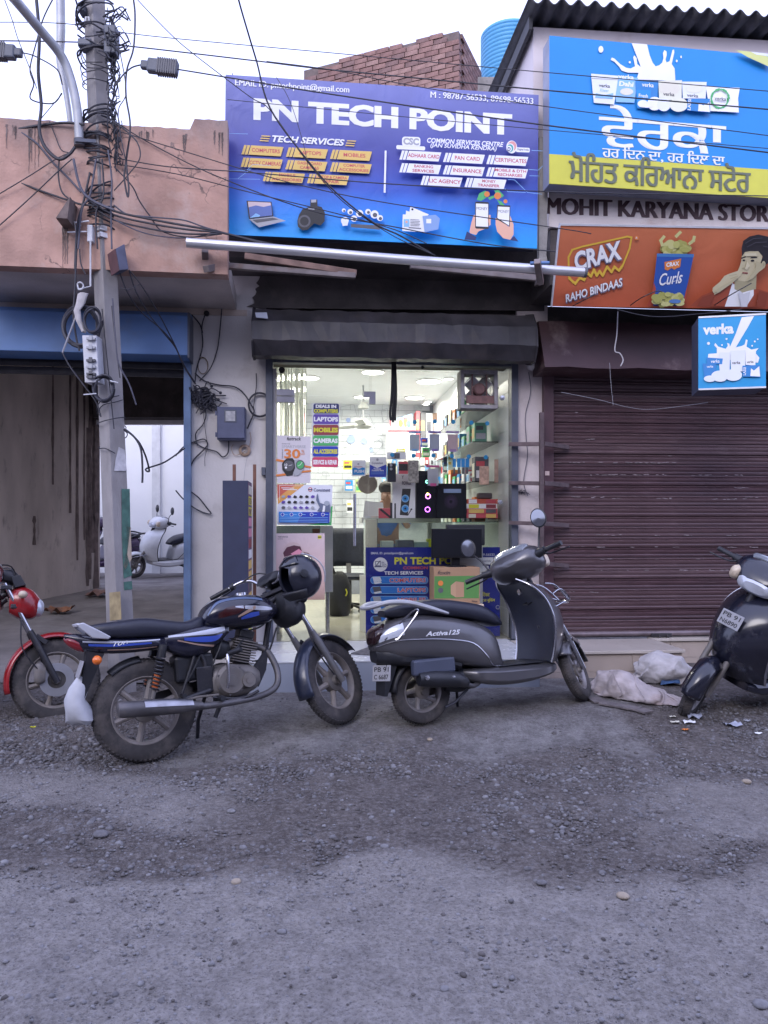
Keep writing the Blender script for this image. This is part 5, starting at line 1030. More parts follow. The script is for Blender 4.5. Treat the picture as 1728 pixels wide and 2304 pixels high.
for i in range(12):
    h_, w_, m = goods[i % 6]; x = kx0 + .05 + (i % 6) * .155; z = zb_ + .003 if i < 6 else (zb_ + cz) / 2 + .008
    MB().box(x, x + w_, .30 + .06 * r.random(), .52, z, z + h_ + .03).thing('goods_packet', m, 'flat %s packet on the %s level of the glass counter' % (labs[i % 6], 'lower' if i < 6 else 'upper'), 'packet', FA, bevel=.004)
q0, q1 = fx(823, 1432, .10), fx(1125, 1231, .10)
bn = thing('counter_banner', 'dark blue services banner with yellow title covering the counter front', 'banner', FA, ((q0[0] + q1[0]) / 2, .1, q0[1]))
MB().box(q0[0], q1[0], .10, .106, TZ + .01, q1[1]).part('sheet', flat('banner blue', (.010, .020, .24), .35), bn)
p = Print(FA, kK, .10, .0006)
p.text('EMAIL ID. pmtechpoint@gmail.com', 360, 415, 415, 30, WHT, .01); p.text('M. 98787-56533, 89609-56533', 1150, 430, 430, 28, WHT, .01)
p.text('PN TECH POINT', 752, 487, 738, 72, BRY, .04); p.text('COMMON SERVICES CENTRE', 808, 556, 680, 30, RED, .03); p.text('TECH SERVICES', 472, 607, 382, 34, WHT, .03)
p.disc(244, 524, 70, WHT); p.line([(195, 495), (245, 495), (245, 535), (195, 535)], 5, NAVY, True); p.line([(190, 545), (250, 545)], 10, NAVY); p.line([(205, 530), (240, 490)], 8, DGR); p.text('PN', 268, 505, 24, 16, NAVY, .01); p.text('TECH', 278, 524, 46, 16, NAVY, .01); p.text('POINT', 282, 543, 50, 16, NAVY, .01)
for i, tx in enumerate(('COMPUTERS', 'LAPTOPS', 'MOBILES', '', '', '')):
    y = 640 + i * 96; p.rrect(145, y, 712, y + 76, LBL, 36); p.rrect(150, y + 5, 707, y + 71, flat('pill blue', (.03, .20, .62)), 32)
    w = min(40 * len(tx), 400)
    if tx: p.text(tx, 690 - w / 2, y + 38, w, 46, WHT, .055); p.text(tx, 690 - w / 2, y + 38, w - 4, 42, RED, .025)
    p.poly([(165, y + 8), (240, y + 2), (255, y + 45), (180, y + 58)], [IVO, DGR, GRY][i % 3]); p.poly([(175, y + 60), (245, y + 48), (258, y + 62), (190, y + 76)], WHT)
for i, tx in enumerate('PAPVAR'): p.text(tx, 750, 636 + i * 44, 18, 18, WHT, .02)
p.rrect(1172, 452, 1352, 522, WHT, 8); p.text('Digital India', 1278, 490, 90, 20, NAVY, .01); p.disc(1200, 492, 20, ORG); p.rrect(1172, 534, 1300, 600, WHT, 8); p.disc(1200, 560, 14, BLK)
p.text('रेल िटकट', 1252, 812, 115, 44, BRY, 0, copies=3); p.text('होटल बुिकंग', 1285, 872, 150, 46, BRY, 0, copies=3); p.disc(1388, 940, 20, GRY); p.disc(1388, 940, 15, flat('banner blue2', (.012, .022, .22)))
p.done(bn)
# goods standing on the counter
def boxI(name, label, cat, a, b, c_, d_, y0, y1, m, bev=.004, group=None):
    q0, q1 = rectI(a, d_, c_, b, y0); o = thing(name, label, cat, FA, ((q0[0] + q1[0]) / 2, (y0 + y1) / 2, cz + .009), group=group); zt = max(q1[1], cz + .03)
    MB().box(q0[0], q1[0], y0, y1, cz + .009, zt).part('body', m, o, bevel=bev); return o
o = boxI('speaker_carton', 'tall white carton printed with a black tower speaker', 'carton', 208, 1300, 462, 1790, .26, .42, WHT)
p = Print(FA, kI, .26); p.poly([(318, 1462), (412, 1462), (378, 1758), (290, 1750)], BLK); 
for cy_, r_ in ((1570, 42), (1680, 42)): p.disc(350, cy_, r_, LBL); p.disc(350, cy_, r_ - 12, SBL); p.disc(350, cy_, 12, BLK)
p.text('POWER', 365, 1400, 100, 40, DGR, .02); p.text('Y', 322, 1335, 26, 36, DGR, .02); p.line([(380, 1750), (415, 1690)], 9, BLK); p.disc(416, 1688, 10, BLK); p.done(o)
o = boxI('red_box', 'small red box with a dark diagonal stripe on the counter', 'box', 62, 1676, 186, 1795, .26, .34, RED); p = Print(FA, kI, .26); p.poly([(62, 1690), (90, 1680), (186, 1760), (186, 1790)], BLK); p.done(o)
for i, a in enumerate((188, 228)):
    q = fx(*kI(a + 10, 1790), .27); MB().lathe([(.0001, 0), (.013, 0), (.013, .14), (.008, .15), (.0001, .15)], (q[0], .27, cz + .009), 12, 'z').thing('slim_bottle', BLK, ['slim black bottle next to the red box', 'slim black bottle next to the white speaker carton'][i], 'bottle', FA)
o = boxI('computer_tower', 'narrow black computer tower with rainbow lit fans', 'computer', 472, 1265, 705, 1790, .30, .62, mat('tower black', (.008, .009, .014), .4, spec=.3))
for (cx, cy_, col, r_) in ((590, 1385, (.2, 1, .6), .016), (600, 1545, (.9, .2, 1.0), .026), (595, 1520, (1, .7, .1), .012), (595, 1690, (.6, .1, 1.0), .026)):
    q = fx(*kI(cx, cy_), .30); MB().lathe([(r_ - .006, -.003), (r_, -.003), (r_, .0), (r_ - .006, 0)], (q[0], .299, q[1]), 20, loop=True).part('lit_fan_ring', lamp_mat('led %.1f %.1f' % col[:2], col, 4.0), o)
o = boxI('computer_case', 'wide black computer case with finned round front on the counter', 'computer', 692, 1405, 1022, 1800, .27, .60, MATS['tower black'])
p = Print(FA, kI, .27)
for k in range(24): a = 2 * math.pi * k / 24; p.line([(850 + 22 * math.cos(a), 1605 + 22 * math.sin(a)), (850 + 75 * math.cos(a), 1605 + 75 * math.sin(a))], 4, flat('fin violet', (.09, .05, .13)))
p.rect(770, 1465, 960, 1508, flat('label strip', (.30, .40, .60))); p.done(o)
q0, q1 = rectI(1025, 1810, 1368, 1580, .26); h_ = (max(q1[1], cz + .2) - cz - .012) / 4
for i in range(4):
    o = thing('product_box', ['lowest red flat box of the stack on the counter', 'second red and yellow flat box from the bottom of the stack', 'third flat box of the stack with white side', 'topmost red and white flat box of the stack'][i], 'box', FA, ((q0[0] + q1[0]) / 2, .33, cz + .01 + i * h_), group='red flat boxes stacked on the counter')
    MB().box(q0[0] + .005 * (i % 2), q1[0] - .004 * (i % 3), .26, .42, cz + .01 + i * h_, cz + .009 + (i + 1) * h_).part('body', [RED, RED, WHT, flat('vermilion', (.55, .10, .05))][i], o, bevel=.002)
    MB().box(q0[0] + .02, q0[0] + [.09, .17, .12, .1][i], .2585, .26, cz + .014 + i * h_, cz + .004 + (i + 1) * h_).part('side_panel', [CRM, YEL, BRY, WHT][i], o)
    MB().box(q0[0] + .19, q1[0] - .02, .2585, .26, cz + .014 + i * h_, cz + .004 + (i + 1) * h_).part('side_panel', [YEL, DGR, MAR, RED][i], o)
MB().box(q0[0] + .12, q1[0] - .05, .28, .38, cz + .012 + 4 * h_, cz + .07 + 4 * h_).thing('small_speaker', mat('brown fabric', (.11, .085, .085), .8), 'small brown speaker lying on the red boxes', 'speaker', FA, bevel=.012)
# shelves and stock along the back and side wall
m_sh = MATS['green glass']
def stock(x, y, z, w, d, h, m, lab, nm='stock_box', grp='boxes on the shop shelves', stripe=None):
    o = thing(nm, lab, 'box', FA, (x + w / 2, y + d / 2, z), group=grp); MB().box(x, x + w, y, y + d, z, z + h).part('body', m, o, bevel=.003)
    if stripe: MB().box(x + w * .1, x + w * .9, y - .002, y, z + h * .15, z + h * .45).part('label_panel', stripe, o); MB().box(x + w * .1, x + w * .7, y - .002, y, z + h * .62, z + h * .82).part('label_panel', [RED, NAVY, YEL, DGR, WHT][int(x * 997 + z * 131) % 5], o); MB().box(x - .002, x, y + d * .15, y + d * .85, z + h * .2, z + h * .75).part('label_panel', [WHT, YEL, LBL, CRM, GRY][int(y * 887 + z * 331) % 5], o)
    return o
for i, z in enumerate((1.45, 1.85, 2.25, 2.60)):
    MB().box(.92, xR - .002, .45, 2.9, z, z + .008).thing('glass_shelf', m_sh, ['lowest', 'second', 'third', 'topmost'][i] + ' glass shelf on the side wall', 'shelf', FA, group='glass shelves on the side wall')
cl = [GRN, WHT, GRY, flat('mint', (.20, .55, .35)), CRM, ORG, DGR, SBL]; cn = ['green', 'white', 'grey', 'mint', 'cream', 'orange', 'black', 'blue']; zn = {1.45: 'lowest', 1.85: 'second', 2.25: 'third', 2.6: 'topmost'}
for z in (1.45, 1.85, 2.25, 2.6):
    y = .5
    for k in range(8):
        i = int(rng.integers(0, 8)); h_ = .12 + .14 * rng.random(); w_ = .10 + .06 * rng.random()
        stock(.96, y, z + .009, w_, .16, h_, cl[i], '%s box, %s along the %s side shelf' % (cn[i], ['first', 'second', 'next after the second', 'fourth', 'fifth', 'sixth', 'seventh', 'last'][k], zn[z]), stripe=[WHT, RED, SBL][k % 3]); y += .28
MB().box(.1, xR - .25, 4.45, yB - .012, 2.38, 2.41).thing('wall_shelf', WHT, 'white shelf high on the back wall', 'shelf', FA)
q0, q1 = rectI(155, 842, 465, 602, 4.45); o = stock(q0[0], 4.45, 2.412, q1[0] - q0[0], .3, .50, WHT, 'white television carton with two parrots on the back shelf', 'television_carton')
p = Print(FA, kI, 4.45); p.poly([(262, 690), (425, 640), (428, 795), (262, 795)], LBL); p.disc(300, 745, 28, ORG, 44); p.disc(355, 730, 26, ORG, 58); p.disc(385, 750, 26, GRN, 40); p.disc(350, 690, 22, RED, 18); p.poly([(160, 815), (465, 815), (465, 840), (160, 840)], RED); p.line([(185, 620), (185, 770)], 14, RED); p.done(o)
for i, (a, c_, b, m, lab) in enumerate(((520, 580, 625, DGR, 'dark box beside the parrot carton'), (582, 652, 632, GRY, 'grey box on the back shelf'), (655, 750, 632, flat('umber', (.18, .11, .08)), 'brown lamp box on the back shelf'), (754, 808, 626, ORG, 'bright orange box on the back shelf'), (470, 512, 610, RED, 'slim red box beside the parrot carton'))):
    q0, q1 = rectI(a, 770, c_, b, 4.46); stock(q0[0], 4.46, 2.412, q1[0] - q0[0], .28, q1[1] - 2.412 if q1[1] > 2.5 else .35, m, lab, stripe=WHT)
# pegs of white and blue accessory packs on the back
for i, (a, b, c_, d_, m, lab) in enumerate(((540, 1010, 622, 1112, GRN, 'green box with white side hanging by the back wall'), (525, 905, 600, 1000, ROY, 'blue and red pack by the back wall'), (960, 895, 1050, 995, ORG, 'orange striped packs by the side shelf'), (1050, 905, 1110, 1040, flat('emerald', (.02, .32, .20)), 'emerald box by the side shelf'), (255, 1018, 350, 1058, BRY, 'yellow tag pack by the back wall'), (820, 1140, 870, 1290, IVO, 'white boxed cables under the upper pouches'), (740, 1300, 830, 1420, GRY, 'grey bundled chargers behind the pink pouch'), (870, 1330, 1050, 1520, IVO, 'white charger cartons behind the wide computer case'), (770, 1140, 815, 1280, DGR, 'dark remote packs behind the pink pouch'))):
    q0, q1 = rectI(a, d_, c_, b, 2.4 + .05 * i); stock(q0[0], 2.4 + .05 * i, q0[1], q1[0] - q0[0], .06, q1[1] - q0[1], m, lab, 'hanging_pack', 'packs hanging deep in the shop', WHT)
MB().box(.2, xR - .01, 3.1, 3.14, TZ, 2.3).thing('pegboard', mat('grey pegboard', (.50, .52, .55), .6, var=.1, scale=20), 'grey pegboard partition deep in the shop', 'partition', FA)
hp_me = [MB().box(-.028, .028, -.012, .012, -.055, .055).mesh('card', m) for m in (WHT, GRY, LBL, IVO, RED, DGR, CRM, SBL)]; hq_me = [MB().box(-.016, .016, -.02, -.012, -.04, .01).mesh('blister', m) for m in (DGR, WHT, BLK, GRY)]
for i in range(13):
    for j in range(7):
        if rng.random() < .15: continue
        ci = int(rng.integers(0, 8)); c_ = (.27 + i * .072 + rng.uniform(-.01, .01), 3.06, 1.52 + j * .125 + rng.uniform(-.012, .012)); t = thing('hanging_pack', 'small %s accessory pack on the pegboard deep in the shop' % ('white', 'grey', 'light blue', 'ivory', 'red', 'charcoal', 'cream', 'bright blue')[ci], 'pack', FA, c_, group='small packs on the pegboard'); inst('card', hp_me[ci], t, c_); inst('blister', hq_me[int(rng.integers(0, 4))], t, c_)
for i, (cx, cy_, w, h_, m, lab) in enumerate(((1010, 1360, 110, 110, BRY, 'yellow pack hanging behind the push sign'), (1025, 1615, 95, 130, SBL, 'blue boxed gadget on the back wall'), (1150, 1620, 90, 160, flat('lime pack', (.45, .55, .25)), 'white and lime pack on the back wall'), (1035, 1880, 80, 150, IVO, 'white card with black headphones on the back wall'))):
    q = fx(*kH(cx, cy_), 4.6); s_ = .18083 / F * 11.8; stock(q[0] - w * s_ / 2, 4.6, q[1] - h_ * s_ / 2, w * s_, .05, h_ * s_, m, lab, 'hanging_pack', 'packs hanging deep in the shop', [BLK, WHT, GRN, BLK][i])
c = fx(*kH(1255, 1595), 2.0); o = MB().lathe([(.0001, -.03), (.11, -.02), (.12, 0), (.10, .02), (.0001, .03)], (c[0], 2.0, c[1]), 24); o.thing('table_fan_cover', mat('brown fan cover', (.22, .19, .18), .5), 'round brown fan cover behind the door edge', 'fan', FA)
# papers, chair, backpack, side cabinet
q0, q1 = fx(*kH(1200, 2010), 1.1), fx(*kH(1460, 1830), 1.1); mb = MB().prism([(q0[0], q0[1]), (q1[0], q0[1] + .01), (q1[0] - .01, q1[1]), (q0[0] + .02, q1[1] + .02)], 1.1, 1.12); mb.thing('laptop_lid', WHT, 'white laptop lid standing open behind the counter', 'laptop', FA)
wtb = thing('work_table', 'white work table behind the glass counter', 'table', FA, (q0[0], 1.3, TZ)); MB().box(q0[0] - .02, q1[0] + .6, 1.0, 1.55, q0[1] - .06, q0[1] - .002).part('top', m_cw, wtb, bevel=.004)
for x_ in (q0[0] + .1, q1[0] + .5): MB().box(x_, x_ + .04, 1.25, 1.3, TZ, q0[1] - .061).part('leg', GRY, wtb)
ch = thing('office_chair', 'black mesh office chair standing behind the door', 'chair', FA, (fx(*kJ(1050, 850), 2.6)[0], 2.6, TZ)); m_ch = mat('black mesh fabric', (.03, .035, .05), .7, var=.2, scale=30)
xc, zc_ = fx(*kJ(1020, 300), 2.6); mb = MB()
P_ = [[(xc - .21 + .42 * i / 8, 2.62 + .06 * ((i - 4) / 4) ** 2 * -1 + .02 * j / 6, TZ + .55 + .48 * j / 6) for i in range(9)] for j in range(7)]
o = mb.grid(P_).part('backrest', m_ch, ch); so = o.modifiers.new('t', 'SOLIDIFY'); so.thickness = .03
MB().hull([(xc - .22, TZ + .40, TZ + .44, .16), (xc - .18, TZ + .39, TZ + .47, .22), (xc + .18, TZ + .39, TZ + .47, .22), (xc + .22, TZ + .40, TZ + .44, .16)], y0=2.40).part('seat', m_ch, ch)
MB().lathe([(.03, TZ + .08), (.03, TZ + .40)], (xc, 2.42, 0), 12, 'z').part('gas_lift', BLK, ch); MB().bar((xc, 2.5, TZ + .42), (xc, 2.66, TZ + .62), .06, .02).part('back_support', BLK, ch)
for s in (-1, 1): MB().tube([(xc + s * .22, 2.3, TZ + .42), (xc + s * .25, 2.3, TZ + .62), (xc + s * .25, 2.5, TZ + .63)], .015, 8, sub=4).part('armrest', BLK, ch)
for k in range(5):
    a = R(72 * k + 10); e = (xc + .27 * math.cos(a), 2.42 + .27 * math.sin(a), TZ + .065); l_ = MB().bar((xc, 2.42, TZ + .10), e, .035, .025).part('base_spoke', BLK, ch); MB().lathe([(.0001, -.015), (.028, -.015), (.03, 0), (.028, .015), (.0001, .015)], (e[0], e[1], TZ + .031), 12).part('caster', BLK, l_)
xb_, zb_k = fx(*kJ(905, 930), 2.0)
bp_ = thing('backpack', 'black backpack standing on the shop floor by the cabinet', 'bag', FA, (xb_, 2.0, TZ)); mb = MB()
S_ = [[(xb_ + .13 * s * math.cos(2 * math.pi * k / 16), 2.0 + .12 * s * math.sin(2 * math.pi * k / 16), TZ + z) for k in range(16)] for z, s in ((.001, .85), (.04, 1.0), (.2, 1.08), (.36, 1.0), (.47, .7), (.52, .3))]
mb.rings(S_).part('body', mat('black nylon', (.012, .013, .017), .6, var=.2, scale=12), bp_); MB().tube([(xb_ + .07, 1.89, TZ + .32), (xb_ + .085, 1.875, TZ + .28), (xb_ + .07, 1.88, TZ + .24)], .008, 6, sub=4).part('tag_cord', BRY, bp_)
MB().tube([(xb_ - .06, 1.90, TZ + .5), (xb_ - .1, 1.88, TZ + .62), (xb_ - .09, 1.95, TZ + .75)], .018, 8, sub=4).part('strap', BLK, bp_)
x1_, _ = fx(749, 1250, .45); cb = thing('display_cabinet', 'white display cabinet on steel feet inside the door', 'cabinet', FA, ((xL + x1_) / 2, .7, TZ)); zc0, zc1 = fx(740, 1332, .45)[1], fx(740, 1183, .45)[1]
MB().box(x1_ - .12, x1_, .45, .95, zc0, zc1).part('end_panel', m_cw, cb, bevel=.003); MB().box(xL + .01, x1_ - .121, .47, .95, zc0, zc0 + .28).part('drawer_box', m_cw, cb); MB().box(xL + .01, x1_ - .121, .46, .465, zc0 + .281, zc1).part('front_glass', MATS['green glass'], cb); MB().box(xL + .01, x1_ - .121, .9, .95, zc0 + .282, zc1).part('back_panel', flat('cabinet grey', (.42, .45, .46)), cb)
for x_ in (xL + .1, x1_ - .05):
    for y_ in (.5, .9): MB().lathe([(.02, TZ), (.02, zc0)], (x_, y_, 0), 10, 'z').part('foot', m_ste, cb)
MB().box(x1_ - .2, x1_ - .13, .5, .6, zc1 + .0 - .15, zc1 - .03).thing('rust_red_pack', flat('terracotta', (.45, .16, .10)), 'terracotta pack in the display cabinet', 'pack', FA)
# plastic stool with carton and monitor in front of the banner
q0, q1 = fx(*kK(768, 915), -.25), fx(*kK(1222, 552), -.25)
st = thing('display_stand', 'cream low stand carrying the carton before the banner', 'stand', FA, ((q0[0] + q1[0]) / 2, -.12, TZ)); zs_ = q0[1]
MB().box(q0[0] - .02, q1[0] + .03, -.28, .05, zs_ - .035, zs_ - .001).part('top', flat('cream board', (.60, .48, .36)), st, bevel=.004)
for x_ in (q0[0], q1[0] - .02):
    for y_ in (-.26, .01): MB().box(x_, x_ + .03, y_, y_ + .03, TZ, zs_ - .036).part('leg', flat('cream leg', (.5, .42, .33)), st)
m_card = mat('brown cardboard', (.36, .22, .13), .8, var=.08, scale=6); crt = thing('carton', 'brown cardboard carton with green panel below the monitor', 'carton', FA, ((q0[0] + q1[0]) / 2, -.1, zs_))
MB().box(q0[0], q1[0], -.25, .03, zs_, q1[1]).part('box_body', m_card, crt, bevel=.004)
p = Print(FA, kK, -.25); p.poly([(775, 640), (1215, 635), (1212, 855), (772, 858)], flat('carton green', (.09, .24, .06))); p.text('foxin', 868, 604, 125, 38, flat('carton ink', (.07, .05, .05)), .02, .25); p.poly([(935, 730), (985, 690), (1065, 700), (1065, 845), (985, 848), (935, 815)], flat('carton tan', (.48, .30, .18))); p.poly([(985, 690), (1065, 700), (1065, 845), (985, 848)], flat('carton tan2', (.42, .25, .15)))
p.disc(835, 708, 26, ORG); p.disc(835, 778, 26, DGR); p.text('Nex', 1170, 885, 55, 18, MATS['print carton ink'], .02); p.line([(810, 882), (950, 882)], 3, MATS['print carton ink']); p.done(crt)
m0, m1 = fx(*kK(748, 462), -.16), fx(*kK(1242, 172), -.16); mo = thing('monitor', 'black flat monitor standing on the carton', 'monitor', FA, ((m0[0] + m1[0]) / 2, -.1, q1[1])); m_bz = mat('glossy black plastic', (.008, .008, .010), .35, spec=.3)
MB().box(m0[0], m1[0], -.16, -.12, m0[1], m1[1]).part('bezel', m_bz, mo, bevel=.005); MB().box(m0[0] + .012, m1[0] - .012, -.163, -.1605, m0[1] + .022, m1[1] - .012).part('screen', mat('dark screen', (.006, .007, .011), .45, spec=.25), mo)
mx_ = (m0[0] + m1[0]) / 2; MB().box(mx_ - .035, mx_ + .035, -.118, -.09, q1[1] + .012, m0[1] + .06).part('stand_neck', m_bz, mo); mb = MB(); mb.lathe([(.0001, .014), (.09, .012), (.1, .004), (.1, .0005)], (0, 0, 0), 28, 'z'); mb.xf(lambda v: np.array([mx_ + v[0], -.12 + v[1] * .8, q1[1] + v[2]])); mb.part('stand_foot', m_bz, mo)
a0, a1 = fx(*kK(895, 230), .02), fx(*kK(1268, 132), .02); MB().box(a0[0], a1[0], .0, .09, a0[1] - .1, a1[1]).thing('printer', mat('charcoal plastic', (.05, .055, .065), .5), 'charcoal printer top showing behind the monitor', 'printer', FA, bevel=.01)
a0 = fx(*kK(940, 300), .02); MB().box(a0[0], a0[0] + .3, .02, .07, TZ + .005, a0[1] + .0).thing('printer_stand', m_cw, 'white board stand holding the printer', 'stand', FA)
# person behind the counter
def skin_obj(name, verts, edges, rad, m, parent, sub=2):
    import bmesh
    bm = bmesh.new(); ly = bm.verts.layers.skin.verify(); vv = [bm.verts.new(v) for v in verts]
    for i, v in enumerate(vv): v[ly].radius = (rad[i] if hasattr(rad[i], '__len__') else (rad[i], rad[i])); v[ly].use_root = (i == 0)
    for e in edges: bm.edges.new((vv[e[0]], vv[e[1]]))
    me = bpy.data.meshes.new(name); bm.to_mesh(me); bm.free(); me.materials.append(m); o = bpy.data.objects.new(name, me); COL.objects.link(o); o.parent = parent
    sk = o.modifiers.new('skin', 'SKIN'); sk.use_smooth_shade = True; s_ = o.modifiers.new('sub', 'SUBSURF'); s_.levels = s_.render_levels = sub; return o
px_, pz_ = fx(868, 1090, 1.95)
pe = thing('person', 'person in blue shirt standing behind the counter with hands raised to the brow', 'person', FA, (px_, 1.95, TZ)); hz = pz_ - TZ
V = [(0, 0, .86), (0, 0, 1.08), (0, -.02, 1.28), (0, -.05, 1.36), (0, -.09, 1.44), (0, -.11, 1.53), (.17, -.02, 1.27), (.26, -.12, 1.06), (.12, -.27, 1.26), (.08, -.25, 1.38), (-.17, -.02, 1.27), (-.24, -.16, 1.06), (-.10, -.27, 1.26), (-.06, -.25, 1.38), (.09, 0, .80), (.10, -.02, .45), (.10, .02, .08), (.10, -.12, .03), (-.09, 0, .80), (-.10, -.02, .45), (-.10, .02, .08), (-.10, -.12, .03)]
E_ = [(0, 1), (1, 2), (2, 3), (3, 4), (4, 5), (2, 6), (6, 7), (7, 8), (8, 9), (2, 10), (10, 11), (11, 12), (12, 13), (0, 14), (14, 15), (15, 16), (16, 17), (0, 18), (18, 19), (19, 20), (20, 21)]
rd = [(.15, .10), (.15, .10), (.15, .10), .055, (.075, .085), (.07, .08), .06, .042, .03, .028, .06, .042, .03, .028, .085, .06, .04, .035, .085, .06, .04, .035]
sc_ = hz / 1.58; VV = [(a * sc_, b * sc_, c_ * sc_) for a, b, c_ in V]; rr_ = [(tuple(q * sc_ for q in a) if hasattr(a, '__len__') else a * sc_) for a in rd]
skin_obj('body', VV, E_, rr_, mat('brown skin', (.33, .18, .12), .55, var=.08), pe)
sh = [0, 1, 2, 6, 7, 10, 11]; skin_obj('shirt', [VV[i] for i in sh], [(0, 1), (1, 2), (2, 3), (3, 4), (2, 5), (5, 6)], [(tuple(q * 1.1 for q in rr_[i]) if hasattr(rr_[i], '__len__') else rr_[i] * 1.2) for i in sh], mat('blue shirt', (.05, .14, .42), .7, var=.12, scale=14), pe)
tr = [0, 14, 15, 16, 18, 19, 20]; skin_obj('trousers', [VV[i] for i in tr], [(0, 1), (1, 2), (2, 3), (0, 4), (4, 5), (5, 6)], [(tuple(q * 1.06 for q in rr_[i]) if hasattr(rr_[i], '__len__') else rr_[i] * 1.15) for i in tr], mat('denim', (.10, .16, .28), .8, var=.15, scale=18), pe)
mb = MB().ball((0, -.085 * sc_, 1.535 * sc_), (.095 * sc_, .105 * sc_, .085 * sc_), 16, 10); o = mb.mesh('hair', mat('black hair', (.015, .012, .012), .6)); ho = bpy.data.objects.new('hair', o); COL.objects.link(ho); ho.parent = pe
for s in (-1, 1):
    for k in range(4):
        b_ = np.array((s * (.075 - .012 * k), -.255, 1.39)); skin_obj('finger', [tuple(b_ * sc_), tuple((b_ + (-s * .02, .03, .045)) * sc_), tuple((b_ + (-s * .035, .06, .07)) * sc_)], [(0, 1), (1, 2)], [.010, .009, .008], MATS['brown skin'], pe, 1)
# ------------------------------------------------------------------ utility pole, pipes and wires
m_pole = mat('precast pole concrete', (.29, .275, .275), .9, var=.14, scale=9, bump=.35, bscale=70, dirt=((.22, .20, .20), .25, 5), stretch=(1, 1, .4))
pb_ = np.array([-2.03, 6.0, 0.0]); pd = at((204, -220), 5.98) - np.array([-2.03, 6.0, .10]); pd /= np.linalg.norm(pd)
ex0 = np.array([math.cos(R(52)), math.sin(R(52)), 0]); ex0 -= pd * (ex0 @ pd); ex0 /= np.linalg.norm(ex0)
FP = Frame(pb_, axes=(ex0, np.cross(pd, ex0), pd))
pole = thing('utility_pole', 'leaning square concrete utility pole wrapped with cables', 'utility pole', FP, (0, 0, 0))
P_ = []
for z, w in ((-.3, .076), (0.1, .075), (2.5, .068), (4.5, .061), (6.8, .055)): P_.append([(-w, -w, z), (w, -w, z), (w, w, z), (-w, w, z)])
MB().rings(P_, smooth=False).part('shaft', m_pole, pole, bevel=.006)
def pole_patch(nm, k, pts, face, m):
    """paint or paper on one of the two visible faces"""
    v = []
    for q in pts:
        px = k(*q)
        if face == 'R': x, z = FP.hit(px, -.074); v.append((x, -.0765, z))
        else:
            FQ = Frame(FP.o, axes=(-FP.ey, FP.ex, FP.ez)); x, z = FQ.hit(px, -.074); v.append((-.0765, -x, z))
    n = len(v); MB().add(v, [tuple(range(n))]).part(nm, m, pole)
pole_patch('green_paint', kQ, [(1042, 0), (1112, 0), (1118, 330), (1090, 560), (1135, 740), (1060, 770), (1045, 400)], 'R', mat('faded green paint', (.07, .16, .13), .8, var=.35, scale=15))
pole_patch('torn_paper', kQ, [(1085, 320), (1120, 330), (1130, 600), (1075, 690), (1060, 660), (1085, 520)], 'R', mat('torn poster', (.45, .37, .28), .85, var=.25, scale=14))
pole_patch('torn_paper', kF, [(790, 1320), (830, 1340), (845, 1480), (760, 1480), (770, 1400)], 'R', mat('torn white paper', (.55, .54, .56), .85, var=.2, scale=20))
pole_patch('yellow_paint', kQ, [(940, 890), (1035, 880), (1045, 1120), (945, 1130)], 'L', mat('worn yellow paint', (.36, .29, .16), .85, var=.3, scale=14))
pole_patch('green_paint', kQ, [(1060, 800), (1130, 790), (1136, 860), (1065, 870)], 'R', MATS['faded green paint'])
m_wh = mat('grimy white enamel', (.55, .56, .60), .5, var=.1, scale=14); m_cab = mat('black cable', (.028, .028, .040), .6, var=.15, scale=20); m_cab2 = mat('grey cable', (.085, .085, .115), .65, var=.15, scale=20); m_cab3 = mat('pale cable', (.30, .30, .33), .6)
YP = 5.86
def pbox(nm, k, a, b, c_, d_, Y0, Y1, m, parent=None, lab=None, cat=None, bevel=.004, tilt=0):
    p0, p1, p2, p3 = at(k(a, d_), Y0), at(k(c_ , d_), Y0), at(k(c_ + tilt, b), Y0), at(k(a + tilt, b), Y0); s_ = np.array([0, Y1 - Y0, 0])
    mb = MB().hexa([p0, p1, p1 + s_, p0 + s_], [p3, p2, p2 + s_, p3 + s_])
    return mb, nm, m, lab, cat
mb, *_ = pbox('', kF, 565, 575, 660, 890, 5.78, 5.90, 0, tilt=-18)
db = thing('connector_strip', 'narrow white distribution strip hung on the utility pole', 'distribution box', WF, tuple(at(kF(610, 890), 5.84)))
mb.part('case', m_wh, db, bevel=.004)
for cy_ in (600, 660, 745, 788, 835, 855):
    c = at(kF(612, cy_), 5.775); mb = MB().box(c[0] - .035, c[0] + .03, c[1] - .02, c[1] + .004, c[2] - .008, c[2] + .008); mb.box(c[0] - .012, c[0] + .012, c[1] - .03, c[1] - .02, c[2] - .014, c[2] + .02); mb.part('clip', [GRY, DGR][cy_ % 2], db)
jb = thing('junction_box', 'slate junction box with reddish side strapped to the pole', 'junction box', WF, tuple(at(kW(620, 775), 5.85)))
c0, c1, c2, c3 = at(kW(625, 768), 5.74), at(kW(700, 760), 5.80), at(kW(665, 548), 5.80), at(kW(592, 588), 5.74); bk = at(kW(555, 775), 5.86) - c0; bk[2] = 0
MB().hexa([c0, c1, c1 + bk, c0 + bk], [c3, c2, c2 + bk, c3 + bk]).part('case', mat('slate enamel', (.07, .075, .12), .55, var=.2, scale=14), jb, bevel=.004)
mb = MB().hexa([c0 + bk * 1.02, c0 + bk * 1.02 + (0, .01, 0), c0 + (-.004, .01, 0), c0 + (-.004, 0, 0)], [c3 + bk * 1.02, c3 + bk * 1.02 + (0, .01, 0), c3 + (-.004, .01, 0), c3 + (-.004, 0, 0)]); mb.part('side_lid', mat('oxide red', (.10, .045, .05), .6, var=.2, scale=14), jb)
